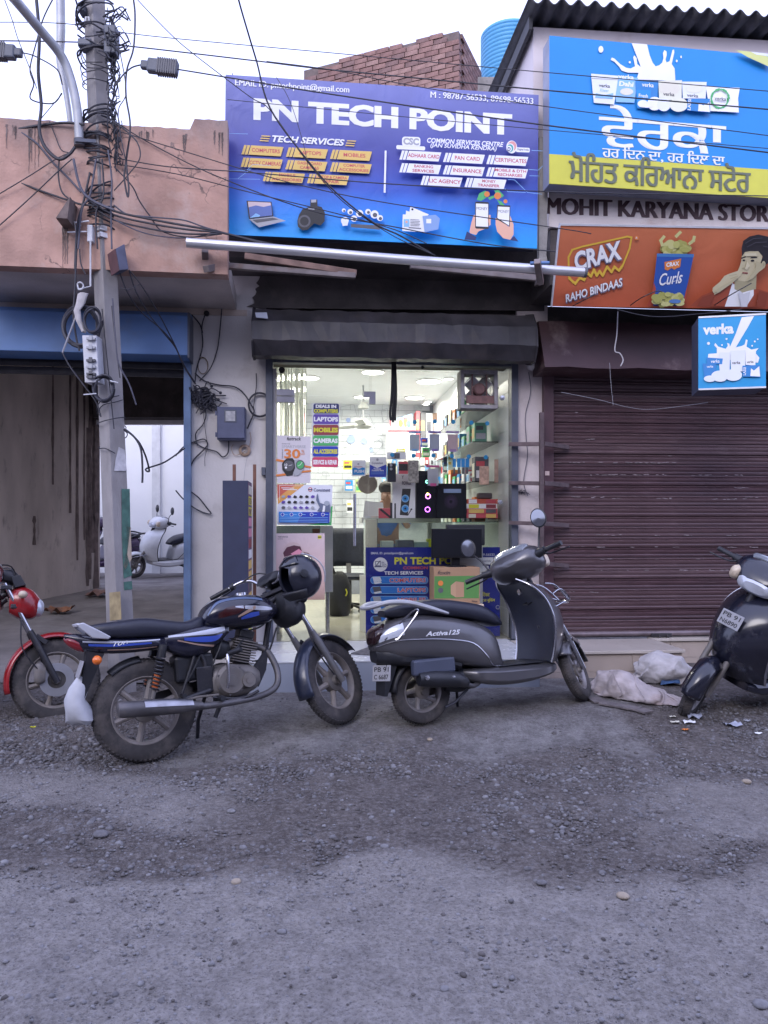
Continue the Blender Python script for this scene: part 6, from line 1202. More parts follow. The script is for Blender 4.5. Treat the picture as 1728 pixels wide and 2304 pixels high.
for i, (a, b, nm) in enumerate(((392, 412, 'upper'), (448, 470, 'lower'))):
    mb = MB(); z = FP.hit(kW(450, (a + b) / 2), -.08)[1]; mb.rings([[(-.082, -.082, z + d), (.082, -.082, z + d), (.082, .082, z + d), (-.082, .082, z + d)] for d in (-.018, .018)], smooth=False); mb.part('steel_band', MATS['silver trim'], pole)
mb, *_ = pbox('', kW, 352, 388, 398, 528, 5.86, 5.98, 0); t = thing('bracket_box', 'white insulator bracket clamped on the pole', 'bracket', WF, tuple(at(kW(370, 528), 5.9))); mb.part('block', m_wh, t, bevel=.006)
for a, b in (((180, 380), (370, 358)), ((190, 452), (350, 446)), ((248, 365), (262, 440)), ((290, 340), (300, 400))): MB().tube([at(kW(*a), 5.84), at(kW(*b), 5.88)], .006, 6).part('hook_rod', MATS['silver trim'], t)
MB().tube([at(kW(382, 530), 5.86), at(kW(382, 900), 5.86), at(kW(310, 920), 5.85), at(kW(278, 925), 5.85)], .007, 8).thing('bent_rod', m_wh, 'thin white bent rod hanging down the pole', 'rod')
# sleeve of white sheet with dark cable coils around it
mb = MB(); S_ = []
for (x, y, w) in ((320, 960, 40), (300, 1040, 36), (270, 1100, 26), (285, 1180, 22), (330, 1280, 16)):
    c = at(kW(x, y), 5.80); S_.append([c + np.array([w * .001 * math.cos(a) * 1.0, .02 * math.sin(a), .006 * math.sin(3 * a)]) for a in np.linspace(0, 6.28, 11)[:-1]])
mb.rings(S_).thing('torn_sleeve', mat('dirty white sheet', (.42, .40, .40), .8, var=.2, scale=18), 'torn dirty white sleeve tied to the pole', 'sheet')
MB().tube([at(kW(265, 1140), 5.80), at(kW(150, 1450), 5.80)], .007, 8).thing('thin_stick', m_cab3, 'thin pale stick slanting beside the white strip', 'stick')
MB().tube([at(kW(275, 880), 5.8), at(kW(300, 868), 5.79), at(kW(322, 890), 5.8), at(kW(315, 920), 5.8), at(kW(285, 925), 5.8)], .006, 6, sub=4, closed=True).thing('white_ring', m_wh, 'small white plastic ring on the bent rod', 'ring')
def coil(k, cx, cy_, rx, ry, n, r, lab, Y=5.82, m=None, tie=None):
    pts = []
    for i in range(n * 14):
        a = 2 * math.pi * i / 14; j = i / (n * 14); pts.append(at(k(cx + (rx * (1 - .18 * j) ) * math.cos(a) + 6 * math.sin(j * 9), cy_ + ry * (1 - .15 * j) * math.sin(a) + 5 * math.cos(j * 7)), Y + .02 * math.sin(i)))
    t = thing('cable_coil', lab, 'cable', WF, tuple(at(k(cx, cy_ + ry), Y))); MB().tube(pts, r, 6, sub=2).part('loop', m or m_cab, t)
    for q in (tie or []): MB().tube([at(k(*q[0]), Y - .03), at(k(*q[1]), Y - .03)], .005, 6).part('cable_tie', m_wh, t)
coil(kW, 300, 1230, 160, 175, 2, .013, 'big black cable loop hung beside the white strip', 5.86); coil(kW, 400, 1180, 80, 110, 2, .009, 'narrow black cable coil at the torn sleeve', 5.78)
coil(kW, 490, 1745, 88, 112, 3, .010, 'tied black cable coil around the middle of the pole', 5.80, None, [((325, 1800), (430, 1790)), ((545, 1685), (610, 1700))])
# bent lamp pipe and second pipe
m_pipe = mat('galvanised lamp pipe', (.42, .43, .45), .5, metal=.35, var=.15, scale=10)
lp = thing('bent_lamp_pipe', 'thick grey steel pipe bending away from the pole towards the street', 'pipe', WF, tuple(at(kA(530, 970), 5.88)))
MB().tube([at(kA(40, -60), 5.2), at(kA(110, 10), 5.35), at(kA(260, 190), 5.6), at(kA(400, 360), 5.78), at(kA(468, 520), 5.84), at(kA(512, 720), 5.86), at(kA(530, 960), 5.88)], .034, 14, sub=5).part('pipe', m_pipe, lp)
MB().tube([at(kA(530, 930), 5.88), at(kA(532, 975), 5.88)], .042, 14).part('collar', DGR, lp); MB().bar(at(kA(500, 940), 5.84), at(kA(640, 950), 5.90), .05, .025).part('clamp', m_frame, lp)
t = thing('standing_pipe', 'slim grey conduit pipe running beside the pole', 'pipe', WF, tuple(at(kA(480, 1340), 6.05)))
MB().tube([at(kA(402, -40), 6.1), at(kA(406, 200), 6.1), at(kA(402, 420), 6.1), at(kA(440, 620), 6.08), at(kA(475, 900), 6.06), at(kA(480, 1320), 6.05)], [.034, .034, .03, .022, .02, .018], 12, sub=4).part('conduit', m_pipe, t)
t = thing('roof_spout', 'blackened concrete drain spout on the orange parapet', 'drain spout', FL, FL.h3(kA(430, 1470), -1.1))
a, b = FL.hit(kA(385, 1470), -1.15), FL.hit(kA(480, 1330), -1.15); MB().prism([(a[0], a[1]), (b[0] - .02, a[1]), (b[0], b[1]), (a[0] + .1, b[1])], -1.20, -1.003).part('spout', m_stain, t)
# splice enclosures
def splice(p0, p1, Y, lab):
    a, b = at(p0, Y), at(p1, Y); d = (b - a) / np.linalg.norm(b - a); t = thing('cable_splice', lab, 'cable splice', WF, tuple((a + b) / 2)); L_ = np.linalg.norm(b - a)
    MB().bar(a + d * L_ * .18, b, .06, .10).part('case', m_frame, t, bevel=.012)
    MB().bar(a, a + d * L_ * .25, .045, .06).part('end_sleeve', m_frame, t, bevel=.01)
    for i in range(9): q = a + d * L_ * (.45 + i * .06); MB().bar(q, q + d * .010, .068, .112).part('rib', DGR, t)
splice(kA(940, 432), kA(1188, 460), 5.72, 'ribbed slate cable splice between pole and signboard'); splice(kA(148, 355), kA(-90, 340), 5.6, 'ribbed slate cable splice cut by the picture edge')
# wires
def wire(k, pts, Y, r, lab, m=None, sub=6, name='overhead_wire', cat='wire', group=None):
    Ys = np.interp(np.linspace(0, 1, len(pts)), np.linspace(0, 1, len(Y)), Y) if hasattr(Y, '__len__') else [Y] * len(pts)
    q = [at(k(*p_), y) for p_, y in zip(pts, Ys)]; MB().tube(q, r, 6, sub=sub).thing(name, m or m_cab, lab, cat, base=tuple(q[0]), group=group)
W_ = 'wires strung across the street front'
wire(ID, [(-60, 50), (145, 53), (330, 80), (768, 121), (1240, 164), (1728, 205), (1850, 216)], [6.0, 5.9, 5.7], .0035, 'highest thin wire running past the brick storey', group=W_)
wire(ID, [(-60, 91), (145, 94), (263, 101), (560, 135), (697, 152), (870, 169), (1260, 206), (1728, 246), (1850, 258)], [6, 5.9, 5.6], .0055, 'heavier wire crossing just above the violet signboard', group=W_)
wire(ID, [(600, 138), (745, 157), (880, 184), (1060, 215), (1260, 244), (1411, 264), (1728, 305), (1850, 322)], [5.8, 5.6], .0035, 'thin wire crossing the phone numbers on the signboard', group=W_)
wire(ID, [(400, 156), (480, 169), (687, 203), (880, 232), (1030, 254), (1260, 286), (1728, 343), (1850, 358)], [5.7, 5.55], .0055, 'thick wire leaving the splice and crossing the sign title', group=W_)
wire(ID, [(512, 224), (880, 260), (1260, 295), (1728, 334), (1850, 346)], [6.2, 5.7], .003, 'thin level wire striking through the sign title', group=W_)
wire(ID, [(52, 119), (80, 127), (128, 156), (140, 190)], 5.75, .005, 'short black lead from the cut-off splice to the pole', group=W_)
wire(kA, [(770, 570), (820, 500), (880, 450), (940, 432)], 5.74, .006, 'curved black lead from the pole to the ribbed splice', group=W_)
wire(ID, [(530, -40), (537, 0), (560, 80), (578, 140), (608, 244), (685, 352), (757, 434), (842, 502), (900, 530), (970, 570)], [5.2, 5.5, 5.8, 5.95], .0065, 'thick black cable falling steeply across the whole signboard', group=W_)
wire(ID, [(286, -30), (310, 0), (381, 74), (435, 121), (560, 216), (608, 248), (690, 362), (770, 452), (880, 528), (980, 575)], [5.6, 5.75, 5.9], .0035, 'cable slanting from the sky onto the thick black one', group=W_)
wire(ID, [(622, 174), (654, 232), (685, 333), (694, 393)], 6.1, .0025, 'hair-thin wire hanging over the middle of the sign', group=W_)
wire(ID, [(523, 165), (531, 285), (523, 429), (506, 516)], 6.3, .0035, 'thin wire drooping down the side edge of the sign', group=W_)
wire(ID, [(250, 290), (400, 336), (560, 385), (690, 420), (880, 458), (1260, 514), (1330, 526)], [5.9, 6.0, 6.1], .004, 'wire from the pole passing over the printed laptop', group=W_)
wire(ID, [(250, 267), (330, 318), (480, 393), (697, 473), (880, 509), (1100, 550), (1250, 566)], [5.9, 6.1], .0045, 'wire from the pole passing over the printed camera', group=W_)
wire(ID, [(253, 354), (378, 375), (560, 388), (880, 414), (1260, 432), (1728, 441), (1850, 443)], [5.9, 5.8], .0045, 'long wire level with the lowest yellow tags', group=W_)
wire(ID, [(253, 368), (400, 392), (560, 432), (740, 476), (880, 514), (960, 548)], [5.9, 6.05], .004, 'lower wire from the pole sagging towards the awning pipe', group=W_)
for i, (dy, lab) in enumerate(((0, 'uppermost of the heavy cable bundle reaching the sign corner'), (9, 'middle of the heavy cable bundle reaching the sign corner'), (20, 'lowest of the heavy cable bundle reaching the sign corner'))):
    wire(ID, [(190 + i * 6, 440 + dy), (255, 474 + dy), (344, 494 + dy * 1.1), (420, 508 + dy * .9), (480, 518 + dy * .4), (510, 526), (625, 552 + i * 2), (760, 566), (1000, 590 - 2 * i)], [5.85, 5.9, 6.0], .009 - .001 * i, lab, group=W_)
wire(kW, [(575, 225), (680, 300), (820, 320), (1000, 335), (1160, 352), (1300, 400), (1401, 432)], [5.85, 5.95], .006, 'cable arching above the heavy bundle', m_cab2, group=W_)
wire(kW, [(575, 345), (750, 430), (900, 475), (1100, 498), (1250, 490), (1401, 455)], [5.85, 5.95], .005, 'cable sagging under the heavy bundle', m_cab2, group=W_)
wire(ID, [(320, 287), (405, 405), (470, 490), (503, 520)], [6.0, 6.05], .003, 'thin wire slanting over the orange parapet to the sign corner', group=W_)
wire(kA, [(-40, 892), (0, 885), (150, 855), (300, 830), (440, 818), (560, 830)], 5.85, .011, 'thick dark cable reaching the pole at parapet height', group=W_)
wire(kA, [(130, 875), (250, 960), (350, 1080), (450, 1180), (540, 1280)], 5.85, .008, 'cable drooping from the thick one to the pole', m_cab2, group=W_)
wire(kA, [(-40, 1150), (0, 1165), (150, 1225), (300, 1282), (440, 1330), (540, 1362), (640, 1370)], 5.85, .008, 'dark cable entering low over the parapet to the pole', group=W_)
wire(kA, [(-40, 1312), (0, 1290), (200, 1170), (370, 1062), (460, 1020)], 5.8, .0045, 'thin cable rising from the edge to the pole collar', group=W_)
wire(kA, [(-40, 1535), (0, 1500), (200, 1320), (400, 1130), (480, 1060)], 5.8, .005, 'thin cable rising steeply from the edge to the pole', group=W_)
wire(kA, [(240, -30), (262, 240), (255, 480), (275, 700), (262, 860), (300, 980), (390, 1060), (460, 1030), (500, 980)], 5.8, .013, 'thick hose-like cable hanging down beside the conduit', group=W_)
wire(kA, [(365, -30), (290, 120), (240, 290), (200, 460), (225, 560), (205, 660), (350, 690), (412, 620)], 5.9, .0055, 'cable twisting down over the bent lamp pipe', group=W_)
wire(kA, [(20, -30), (80, 130), (120, 260), (200, 460), (245, 590)], 5.9, .0035, 'thin frayed wire slanting near the bent lamp pipe', group=W_)
wire(kA, [(270, 795), (350, 700), (415, 625)], 5.9, .0035, 'short stay wire behind the bent lamp pipe', group=W_)
wire(kA, [(885, -30), (900, 100), (890, 320), (845, 470), (840, 640), (868, 840), (840, 1080), (828, 1180), (850, 1310), (858, 1250), (842, 1060), (870, 900)], 5.75, .007, 'black cable hanging in a long hairpin loop beside the pole', group=W_)
wire(kA, [(770, 250), (810, 400), (840, 620), (790, 730), (800, 880), (840, 1080)], 5.75, .004, 'thin wire wandering down beside the hairpin loop', group=W_)
wire(kA, [(740, 800), (850, 880), (920, 960), (930, 1060), (850, 1170), (760, 1270)], 5.75, .005, 'wire bulging out and back to the pole', group=W_)
wire(kA, [(760, 1110), (880, 1240), (930, 1340), (1000, 1440), (1080, 1540), (1250, 1580), (1480, 1560)], [5.8, 6.0], .005, 'wire sagging from the pole to below the sign corner', group=W_)
wire(kA, [(330, 810), (370, 910), (410, 1000), (480, 1020)], 5.85, .004, 'thin wire dropping from the parapet top to the pole collar', group=W_)
wire(kA, [(395, 1060), (390, 1180), (420, 1290), (520, 1360)], 5.82, .006, 'cable looping low on the street side of the pole', group=W_)
wire(kA, [(490, 1060), (520, 1200), (560, 1290), (640, 1350), (760, 1400)], 5.80, .010, 'thick grey cable wrapping diagonally across the pole', m_cab2, group=W_)
for i, (pts, r, lab) in enumerate(([( [(600, 1150), (560, 1330), (520, 1480), (505, 1659), (500, 1800)], .009, 'cable running down the street side of the pole'), ([(640, 1060), (600, 1300), (545, 1400), (520, 1659)], .008, 'second cable running down the street side of the pole'), ([(680, 1060), (690, 1300), (640, 1420), (650, 1659)], .007, 'cable clinging to the front of the pole'), ([(720, 1000), (745, 1200), (740, 1400), (745, 1659)], .007, 'cable clinging to the shop side of the pole')])):
    wire(kA, pts, 5.84, r, lab, m_cab2 if i % 2 else None, group=W_)
wire(kF, [(510, 0), (500, 250), (490, 450), (510, 600), (530, 680)], 5.84, .008, 'dark cable hanging before the blue shutter box', group=W_); wire(kF, [(530, 0), (540, 100), (570, 170)], 5.84, .005, 'short reddish cable end beside the pole', group=W_)
wire(kF, [(415, 690), (470, 790), (560, 910), (640, 1020), (672, 1120)], 5.84, .006, 'cable slanting from the stick tip to behind the pole', group=W_)
for i, (pts, lab) in enumerate((([(795, 150), (850, 290), (940, 420), (1080, 540), (1160, 640), (1230, 790), (1300, 900)], 'first of three wires from junction box to the wall tangle'), ([(860, 140), (905, 280), (990, 430), (1090, 560), (1170, 660), (1240, 800), (1305, 900)], 'second of three wires from junction box to the wall tangle'), ([(860, 140), (940, 240), (1040, 400), (1110, 530), (1165, 640), (1230, 780), (1300, 890)], 'third of three wires from junction box to the wall tangle'))):
    wire(kF, pts, [5.85, 5.95, 6.2, 6.4, 6.55, 6.72], .005, lab, group=W_)
wire(kF, [(800, 260), (860, 268), (930, 235)], 5.8, .003, 'short curved wire under the junction box', group=W_); wire(kF, [(750, 330), (770, 600), (790, 760), (860, 900), (908, 1040)], [5.84, 5.84, 5.9], .006, 'loose cable end dangling from the pole over the dark opening', m_cab2, group=W_)
wire(kF, [(830, 1200), (900, 1260), (940, 1340), (950, 1480), (948, 1560)], 5.9, .008, 'cable bending down beside the white yard wall', group=W_); wire(kF, [(840, 1210), (920, 1280), (970, 1380), (995, 1480), (975, 1465), (1100, 1420), (1230, 1330)], [5.9, 6.3, 6.85], .007, 'second cable looping from the pole across the passage to the guide', group=W_)
for i, (pts, r, lab) in enumerate((([(680, 400), (720, 800), (760, 1200)], .0045, 'thin wire lying along the pole face'), ([(745, 380), (770, 620), (800, 860)], .0045, 'thin wire lying along the pole edge'))): wire(kF, pts, 5.86, r, lab, group=W_)
mb = MB(); r_ = np.random.default_rng(31)
def wind(z0, z1, n, r, rr=.105):
    for i in range(n):
        z = z0 + (z1 - z0) * r_.random(); a0 = 6.28 * r_.random(); sp = r_.uniform(-.25, .25); q = []
        for j in range(9): a = a0 + j * .7; q.append(FP.w(rr * (1 + .25 * r_.random()) * math.cos(a), rr * (1 + .25 * r_.random()) * math.sin(a), z + sp * j / 8 + .03 * r_.random()))
        mb.tube(q, r, 5, sub=3)
z_ = lambda y: FP.hit(kA(660, y), -.08)[1]
wind(z_(1120), z_(800), 20, .007); wind(z_(1420), z_(1320), 12, .007); wind(z_(400), z_(120), 10, .007, .12); wind(z_(560), z_(430), 6, .004); wind(FP.hit(kF(760, 1230), -.08)[1], FP.hit(kF(760, 1200), -.08)[1], 4, .004, .095)
for i in range(46):                                    # the frayed bunch that runs down the shop side of the pole
    y0 = 40 + 900 * r_.random(); x0 = 700 + .05 * y0 + 60 * r_.random(); q = [at(kA(x0 + r_.uniform(-25, 30), y0 + j * r_.uniform(30, 60)), 5.86 + .05 * r_.random()) for j in range(6)]; mb.tube(q, r_.uniform(.003, .006), 5, sub=3)
for i in range(26):
    x0, y0 = 640 + 140 * r_.random(), 60 + 300 * r_.random(); q = [at(kA(x0, y0), 5.85), at(kA(x0 + r_.uniform(10, 70), y0 + r_.uniform(-40, 50)), 5.83), at(kA(x0 + r_.uniform(40, 110), y0 + r_.uniform(-70, 90)), 5.8)]; mb.tube(q, r_.uniform(.003, .007), 5, sub=3)
o = mb.thing('wire_tangle', [m_cab], 'dense tangle of wires wound around the utility pole', None, base=tuple(FP.w(0, 0, 3.5)), kind='stuff')
mb, *_ = pbox('', kA, 690, 160, 770, 350, 5.84, 5.94, 0); mb.thing('meter_case', m_frame, 'dark battered case high on the pole among the wires', 'box', bevel=.01)
mb, *_ = pbox('', kA, 515, 10, 560, 70, 5.88, 5.98, 0); mb.thing('pole_insulator', m_frame, 'dark insulator block at the very top of the pole', 'insulator', bevel=.01)
mb, *_ = pbox('', kA, 515, 250, 605, 298, 5.86, 5.98, 0); mb.thing('clamp_block', m_frame, 'dark clamp block on the pole above the parapet line', 'clamp', bevel=.01)
mb, *_ = pbox('', kA, 566, 110, 596, 146, 5.895, 5.91, 0); t = mb.thing('number_plate', m_wh, 'tiny white number plate near the top of the pole', 'plate'); p = Print(Frame((0, 5.893, 0)), kA, 0); p.text('8', 581, 128, 16, 26, DGR, .03)
BASE[t.name] = tuple(np.array(BASE[t.name]) - np.array((0, 5.893, 0))); p.done(t)
# wires and fittings on the white pier
def wwire(pts, r, lab, m=None, k=kT, off=-.02, group='cables on the white pier'):
    q = [FA.h3(k(*p_), off - .01 * (i % 2)) for i, p_ in enumerate(pts)]; MB().tube(q, r, 6, sub=6).thing('wall_cable', m or m_cab, lab, 'cable', FA, group=group)
wwire([(165, 0), (260, 75), (400, 112), (540, 128), (630, 190), (705, 305), (730, 370), (690, 470), (665, 530)], .006, 'black cable arching over the meter box to the cable ring')
wwire([(750, 0), (752, 120), (735, 250), (725, 330)], .004, 'thin cable dropping to the ring of cable by the door frame')
wwire([(488, 650), (480, 760), (430, 800), (370, 750), (250, 715), (160, 660)], .0055, 'cable leaving the underside of the meter box')
wwire([(250, 300), (270, 400), (240, 490), (180, 560), (170, 620), (190, 690)], .005, 'cable hanging from the tangle beside the meter box')
wwire([(-20, 790), (60, 700), (160, 655), (250, 630), (285, 680), (240, 740), (160, 820), (120, 900), (90, 980)], .006, 'cable looping across the blue guide and down')
wwire([(240, 330), (265, 560), (285, 700), (260, 800), (260, 890)], .0025, 'hair-thin wire hanging below the tangle')
wwire([(120, 1130), (200, 1190), (280, 1290), (318, 1345), (240, 1330), (130, 1270), (40, 1190), (-20, 1120)], .006, 'stiff cable hook sticking out low on the pier')
wwire([(690, 560), (700, 640), (670, 720), (600, 770), (540, 780), (515, 720), (530, 680)], .003, 'twist of thin pale wire under the meter box', mat('copper flex', (.40, .28, .20), .5))
wwire([(665, 800), (645, 900), (632, 1030)], .0015, 'thread-like wire dropping to the standing panel', m_cab3)
wwire([(1505, 30), (1495, 180), (1480, 380), (1460, 600), (1440, 700), (1400, 800), (1330, 880)], .005, 'long cable dropping from the awning bracket down the pier', k=kF)
wwire([(1370, 430), (1345, 520), (1350, 650), (1310, 800), (1300, 890)], .0055, 'cable hanging from the black wall knob', k=kF); wwire([(1280, 440), (1330, 500), (1350, 560)], .006, 'short cable from the blue box end to the wall knob', k=kF)
t = thing('cable_ring', 'ring of spare black cable hung by the door frame', 'cable', FA, FA.h3(kT(785, 365), -.03)); c = FA.h3(kT(785, 300), -.04); 
MB().tube([(c[0] + (.105 - .004 * (i // 16)) * math.cos(i * .3927), -.035 - .004 * (i // 16), c[2] + (.112 - .005 * (i // 16)) * math.sin(i * .3927)) for i in range(48)], .0045, 6, sub=2).part('loop', m_cab, t)
c = FA.h3(kT(640, 735), -.03); MB().lathe([(.03, -.006), (.045, -.004), (.055, .006), (.03, .012)], (c[0], -.02, c[2]), 18).thing('wire_coil', MATS['copper flex'], 'small coil of brown flex under the meter box', 'wire coil', FA)
c = FA.h3(kF(1350, 775), -.03); mb = MB().tube([(c[0] + .045 * math.cos(a), -.02 + .002 * a, c[2] + .075 * math.sin(a)) for a in np.arange(0, 19, .4)], .004, 5); mb.thing('wire_coil', mat('tan flex', (.25, .19, .13), .6), 'oval coil of tan wire hanging above the tangle', 'wire coil', FA)
c = FA.h3(kF(1378, 432), -.02); MB().lathe([(.0001, -.03), (.022, -.028), (.026, -.01), (.02, .018)], (c[0], -.02, c[2]), 14).thing('round_socket', BLK, 'small black knob on the upper pier', 'knob', FA)
mb = MB(); r_ = np.random.default_rng(5)
for i in range(34):
    q = [FA.h3(kF(1260 + 90 * r_.random() + 60 * j * r_.random(), 900 + 130 * r_.random() + 25 * j), -.02 - .06 * r_.random()) for j in range(4)]; mb.tube(q, r_.uniform(.004, .008), 5, sub=4)
for (x, y) in ((1410, 915), (1455, 1005), (1470, 960), (1390, 960)):
    q = FA.h3(kF(x, y), -.05); mb.tube([FA.h3(kF(1350, 970), -.03), FA.h3(kF((x + 1350) / 2, y - 30), -.06), q], .005, 5, sub=4); mb.ball(q, .014, 8, 6)
mb.thing('cable_knot', [m_cab], 'knot of cut cable ends on the pier beside the blue guide', 'cable knot', FA)
# meter box
q0, q1 = fx(*kT(372, 632), -.16), fx(*kT(642, 318), -.16); mt = thing('meter_box', 'slate electricity meter box with small window on the white pier', 'meter box', FA, ((q0[0] + q1[0]) / 2, -.08, q0[1]))
m_mb = mat('slate box paint', (.075, .085, .15), .5, var=.1, scale=12); MB().box(q0[0], q1[0], -.14, -.001, q0[1], q1[1]).part('case', m_mb, mt, bevel=.005); MB().box(q0[0] + .004, q1[0] - .004, -.155, -.141, q0[1] + .012, q1[1] - .008).part('lid', m_mb, mt, bevel=.004)
a, b = fx(*kT(445, 468), -.156), fx(*kT(562, 350), -.156); MB().box(a[0], b[0], -.159, -.1555, a[1], b[1]).part('window_frame', m_frame, mt, bevel=.003); MB().box(a[0] + .012, b[0] - .012, -.161, -.1595, a[1] + .012, b[1] - .012).part('window_pane', mat('dusty window', (.34, .34, .36), .4, var=.35, scale=25), mt)
for z in (.15, .8): MB().box(q0[0] - .014, q0[0] - .0005, -.15, -.13, q0[1] + (q1[1] - q0[1]) * z - .02, q0[1] + (q1[1] - q0[1]) * z + .02).part('hinge', m_mb, mt)
# standing display panel with printed side and two wooden battens
q0, q1 = fx(*kT(428, 2130), -.72), fx(*kT(672, 1027), -.72); sd = thing('display_box', 'tall dark standing box panel with a printed side strip on the step', 'display panel', FA, ((q0[0] + q1[0]) / 2, -.55, TZ))
MB().box(q0[0], q1[0], -.72, -.36, TZ + .001, q1[1]).part('box', mat('navy flex sheet', (.030, .036, .075), .6, var=.12, scale=7), sd, bevel=.003)
yy = np.linspace(q1[1] - .03, TZ + .15, 15)
mats_ = [CRM, BRY, BRY, PNK, PNK, MAR, WHT, YEL, YEL, DGR, YEL, GRY, YEL, BRY]
MB().box(q1[0] + .0003, q1[0] + .0016, -.715, -.365, TZ + .02, q1[1] - .01).part('side_sheet', flat('strip violet', (.16, .09, .16)), sd)
for i in range(14):
    o = MB().box(q1[0] + .002, q1[0] + .0035, -.68, -.40, yy[i + 1] + .012, yy[i] - .006).part('side_print', mats_[i], sd)
FS2 = Frame(FA.w(q1[0] + .004, 0, 0), axes=(FA.ey, -FA.ex, FA.ez)); mbt = MB()
for i, tx in ((1, 'TECH'), (2, 'POINT')):
    v, f = text_mesh(tx, .04); zc2 = (yy[i] + yy[i + 1]) / 2; mbt.add([(q1[0] + .0042, -.54 + a * .24, zc2 + b * .05) for a, b in v], f)
mbt.part('lettering', flat('strip ink', (.20, .06, .10)), sd)
m_bat = mat('reddish batten', (.17, .075, .05), .7, var=.2, scale=12)
for i, (a, b) in enumerate(((525, 555), (720, 750))):
    c0, c1 = fx(*kT(a, 1060), -.34), fx(*kT(b, 872), -.34); MB().box(c0[0], c1[0], -.345, -.32, TZ + .001, c1[1]).thing('wooden_batten', m_bat, ['reddish batten above the dark face of the standing panel', 'reddish batten at the printed side of the standing panel'][i], 'batten', FA)
c0, c1 = fx(*kT(800, 975), -.06), fx(*kT(838, 898), -.06); MB().box(c0[0], c1[0], -.055, -.001, c0[1], c1[1]).thing('latch_plate', m_frame, 'steel latch plate on the door frame', 'latch', FA, bevel=.004)
# fittings on the other pier: lamp holder, flex and the angle-iron rack
c = fx(*kU(182, 120), -.05); mb = MB().lathe([(.0001, -.09), (.03, -.085), (.045, -.05), (.03, -.01), (.028, .0)], (c[0], -.002, c[1]), 16); mb.thing('lamp_holder', mat('white bakelite', (.62, .60, .60), .4), 'white wall lamp holder on the pinkish pier', 'lamp holder', FA)
wwire([(165, 160), (178, 280), (145, 430), (150, 580), (158, 680), (135, 820), (140, 880), (160, 930)], .0035, 'thin flex wandering down the pinkish pier', m_cab2, kU, -.015, 'cables on the pinkish pier')
rk = thing('iron_rack', 'brown angle-iron rack with four bars across the pinkish pier', 'rack', FA, (fx(1219, 1400, -.2)[0], -.2, TZ)); m_iron = mat('rusty angle iron', (.11, .08, .085), .6, metal=.3, var=.3, scale=14)
a, b = fx(*kU(233, 1480), -.22), fx(*kU(257, 412), -.22); MB().box(a[0], b[0], -.24, -.20, a[1] - .25, b[1]).part('upright', m_iron, rk, bevel=.002)
for (y0, y1) in ((600, 618), (846, 858), (1098, 1108), (1348, 1362)):
    l0, l1 = fx(*kU(62, y0), -.215), fx(*kU(257, y0 + 8), -.215); MB().bar((l0[0], -.09, l0[1]), (l1[0], -.215, l1[1]), .03, .036).part('cross_bar', m_iron, rk, bevel=.002)
    l0, l1 = fx(*kU(258, y0 + 6), -.22), fx(*kU(418, y1 + 8), -.10); MB().bar((l0[0], -.22, l0[1]), (l1[0], -.07, l1[1]), .03, .04).part('cross_bar', m_iron, rk, bevel=.002)
c = fx(*kU(282, 790), -.07); MB().box(c[0] - .02, c[0] + .02, -.067, -.0605, c[1] - .02, c[1] + .02).thing('small_sticker', mat('peach sticker', (.60, .46, .42), .6), 'small square peach sticker on the maroon guide rail', 'sticker', FA)
mb = MB(); r_ = np.random.default_rng(8)
for i in range(30): q = fx(*kU(105 + 50 * r_.random(), 895 + 25 * r_.random()), -.02); mb.tube([(q[0], -.01, q[1]), (q[0] + r_.uniform(-.03, .03), -.03, q[1] + r_.uniform(-.02, .02))], .002, 4)
o = mb.thing('straw_tuft', [m_cab], 'tuft of black bristles stuck on the pinkish pier', 'tuft', FA)
for i, (pts, r, lab) in enumerate((([(636, 850), (630, 1000), (616, 1115), (650, 1135), (672, 1180), (655, 1222)], .005, 'white hooked cord hanging over the maroon housing'), ([(580, 1200), (590, 1350), (605, 1490)], .002, 'thin thread hanging before the maroon shutter'), ([(630, 835), (800, 875), (950, 885), (1150, 870), (1400, 845), (1659, 800)], .003, 'thin wire sagging under the orange hoarding'), ([(250, 1400), (500, 1450), (720, 1505), (900, 1515), (1250, 1470)], .002, 'slack thread drooping across the maroon shutter'))):
    q = [at(kE(*p_), 6.75) for p_ in pts]; MB().tube(q, r, 6, sub=6).thing('loose_cord', mat('off-white cord', (.52, .50, .52), .7) if i == 0 else m_cab3, lab, 'cord')
# ------------------------------------------------------------------ two-wheelers
m_tyre = mat('dusty tyre', (.050, .046, .047), .88, var=.25, scale=14, dirt=((.135, .118, .108), .45, 8)); m_chr = mat('chrome', (.50, .50, .53), .22, metal=1.0, var=.15, scale=12); m_alu = mat('dusty cast metal', (.19, .175, .165), .6, metal=.4, var=.2, scale=12, dirt=((.20, .17, .145), .35, 10))
m_blk = mat('black plastic', (.016, .017, .022), .45, var=.2, scale=10, dirt=((.075, .07, .07), .14, 8)); m_seat = mat('black vinyl seat', (.018, .020, .034), .42, var=.12, scale=30, bump=.12, bscale=160); m_frm = mat('black frame tube', (.018, .018, .024), .45, dirt=((.09, .08, .075), .2, 14))
m_rim = mat('dusty grey rim', (.25, .225, .21), .6, metal=.25, var=.2, scale=10, dirt=((.24, .205, .175), .35, 7)); m_exh = mat('stained exhaust', (.12, .115, .12), .5, metal=.6, var=.25, scale=8, dirt=((.24, .21, .19), .25, 9)); m_red = mat('red lens', (.20, .012, .018), .15, coat=.5); m_amb = mat('amber lens', (.75, .16, .02), .2, coat=.4); m_plate = mat('number plate white', (.36, .36, .38), .5, var=.08); m_lens = mat('clear lamp lens', (.55, .58, .64), .12, metal=.25)
m_mir = mat('mirror glass', (.22, .23, .26), .05, metal=1.0)
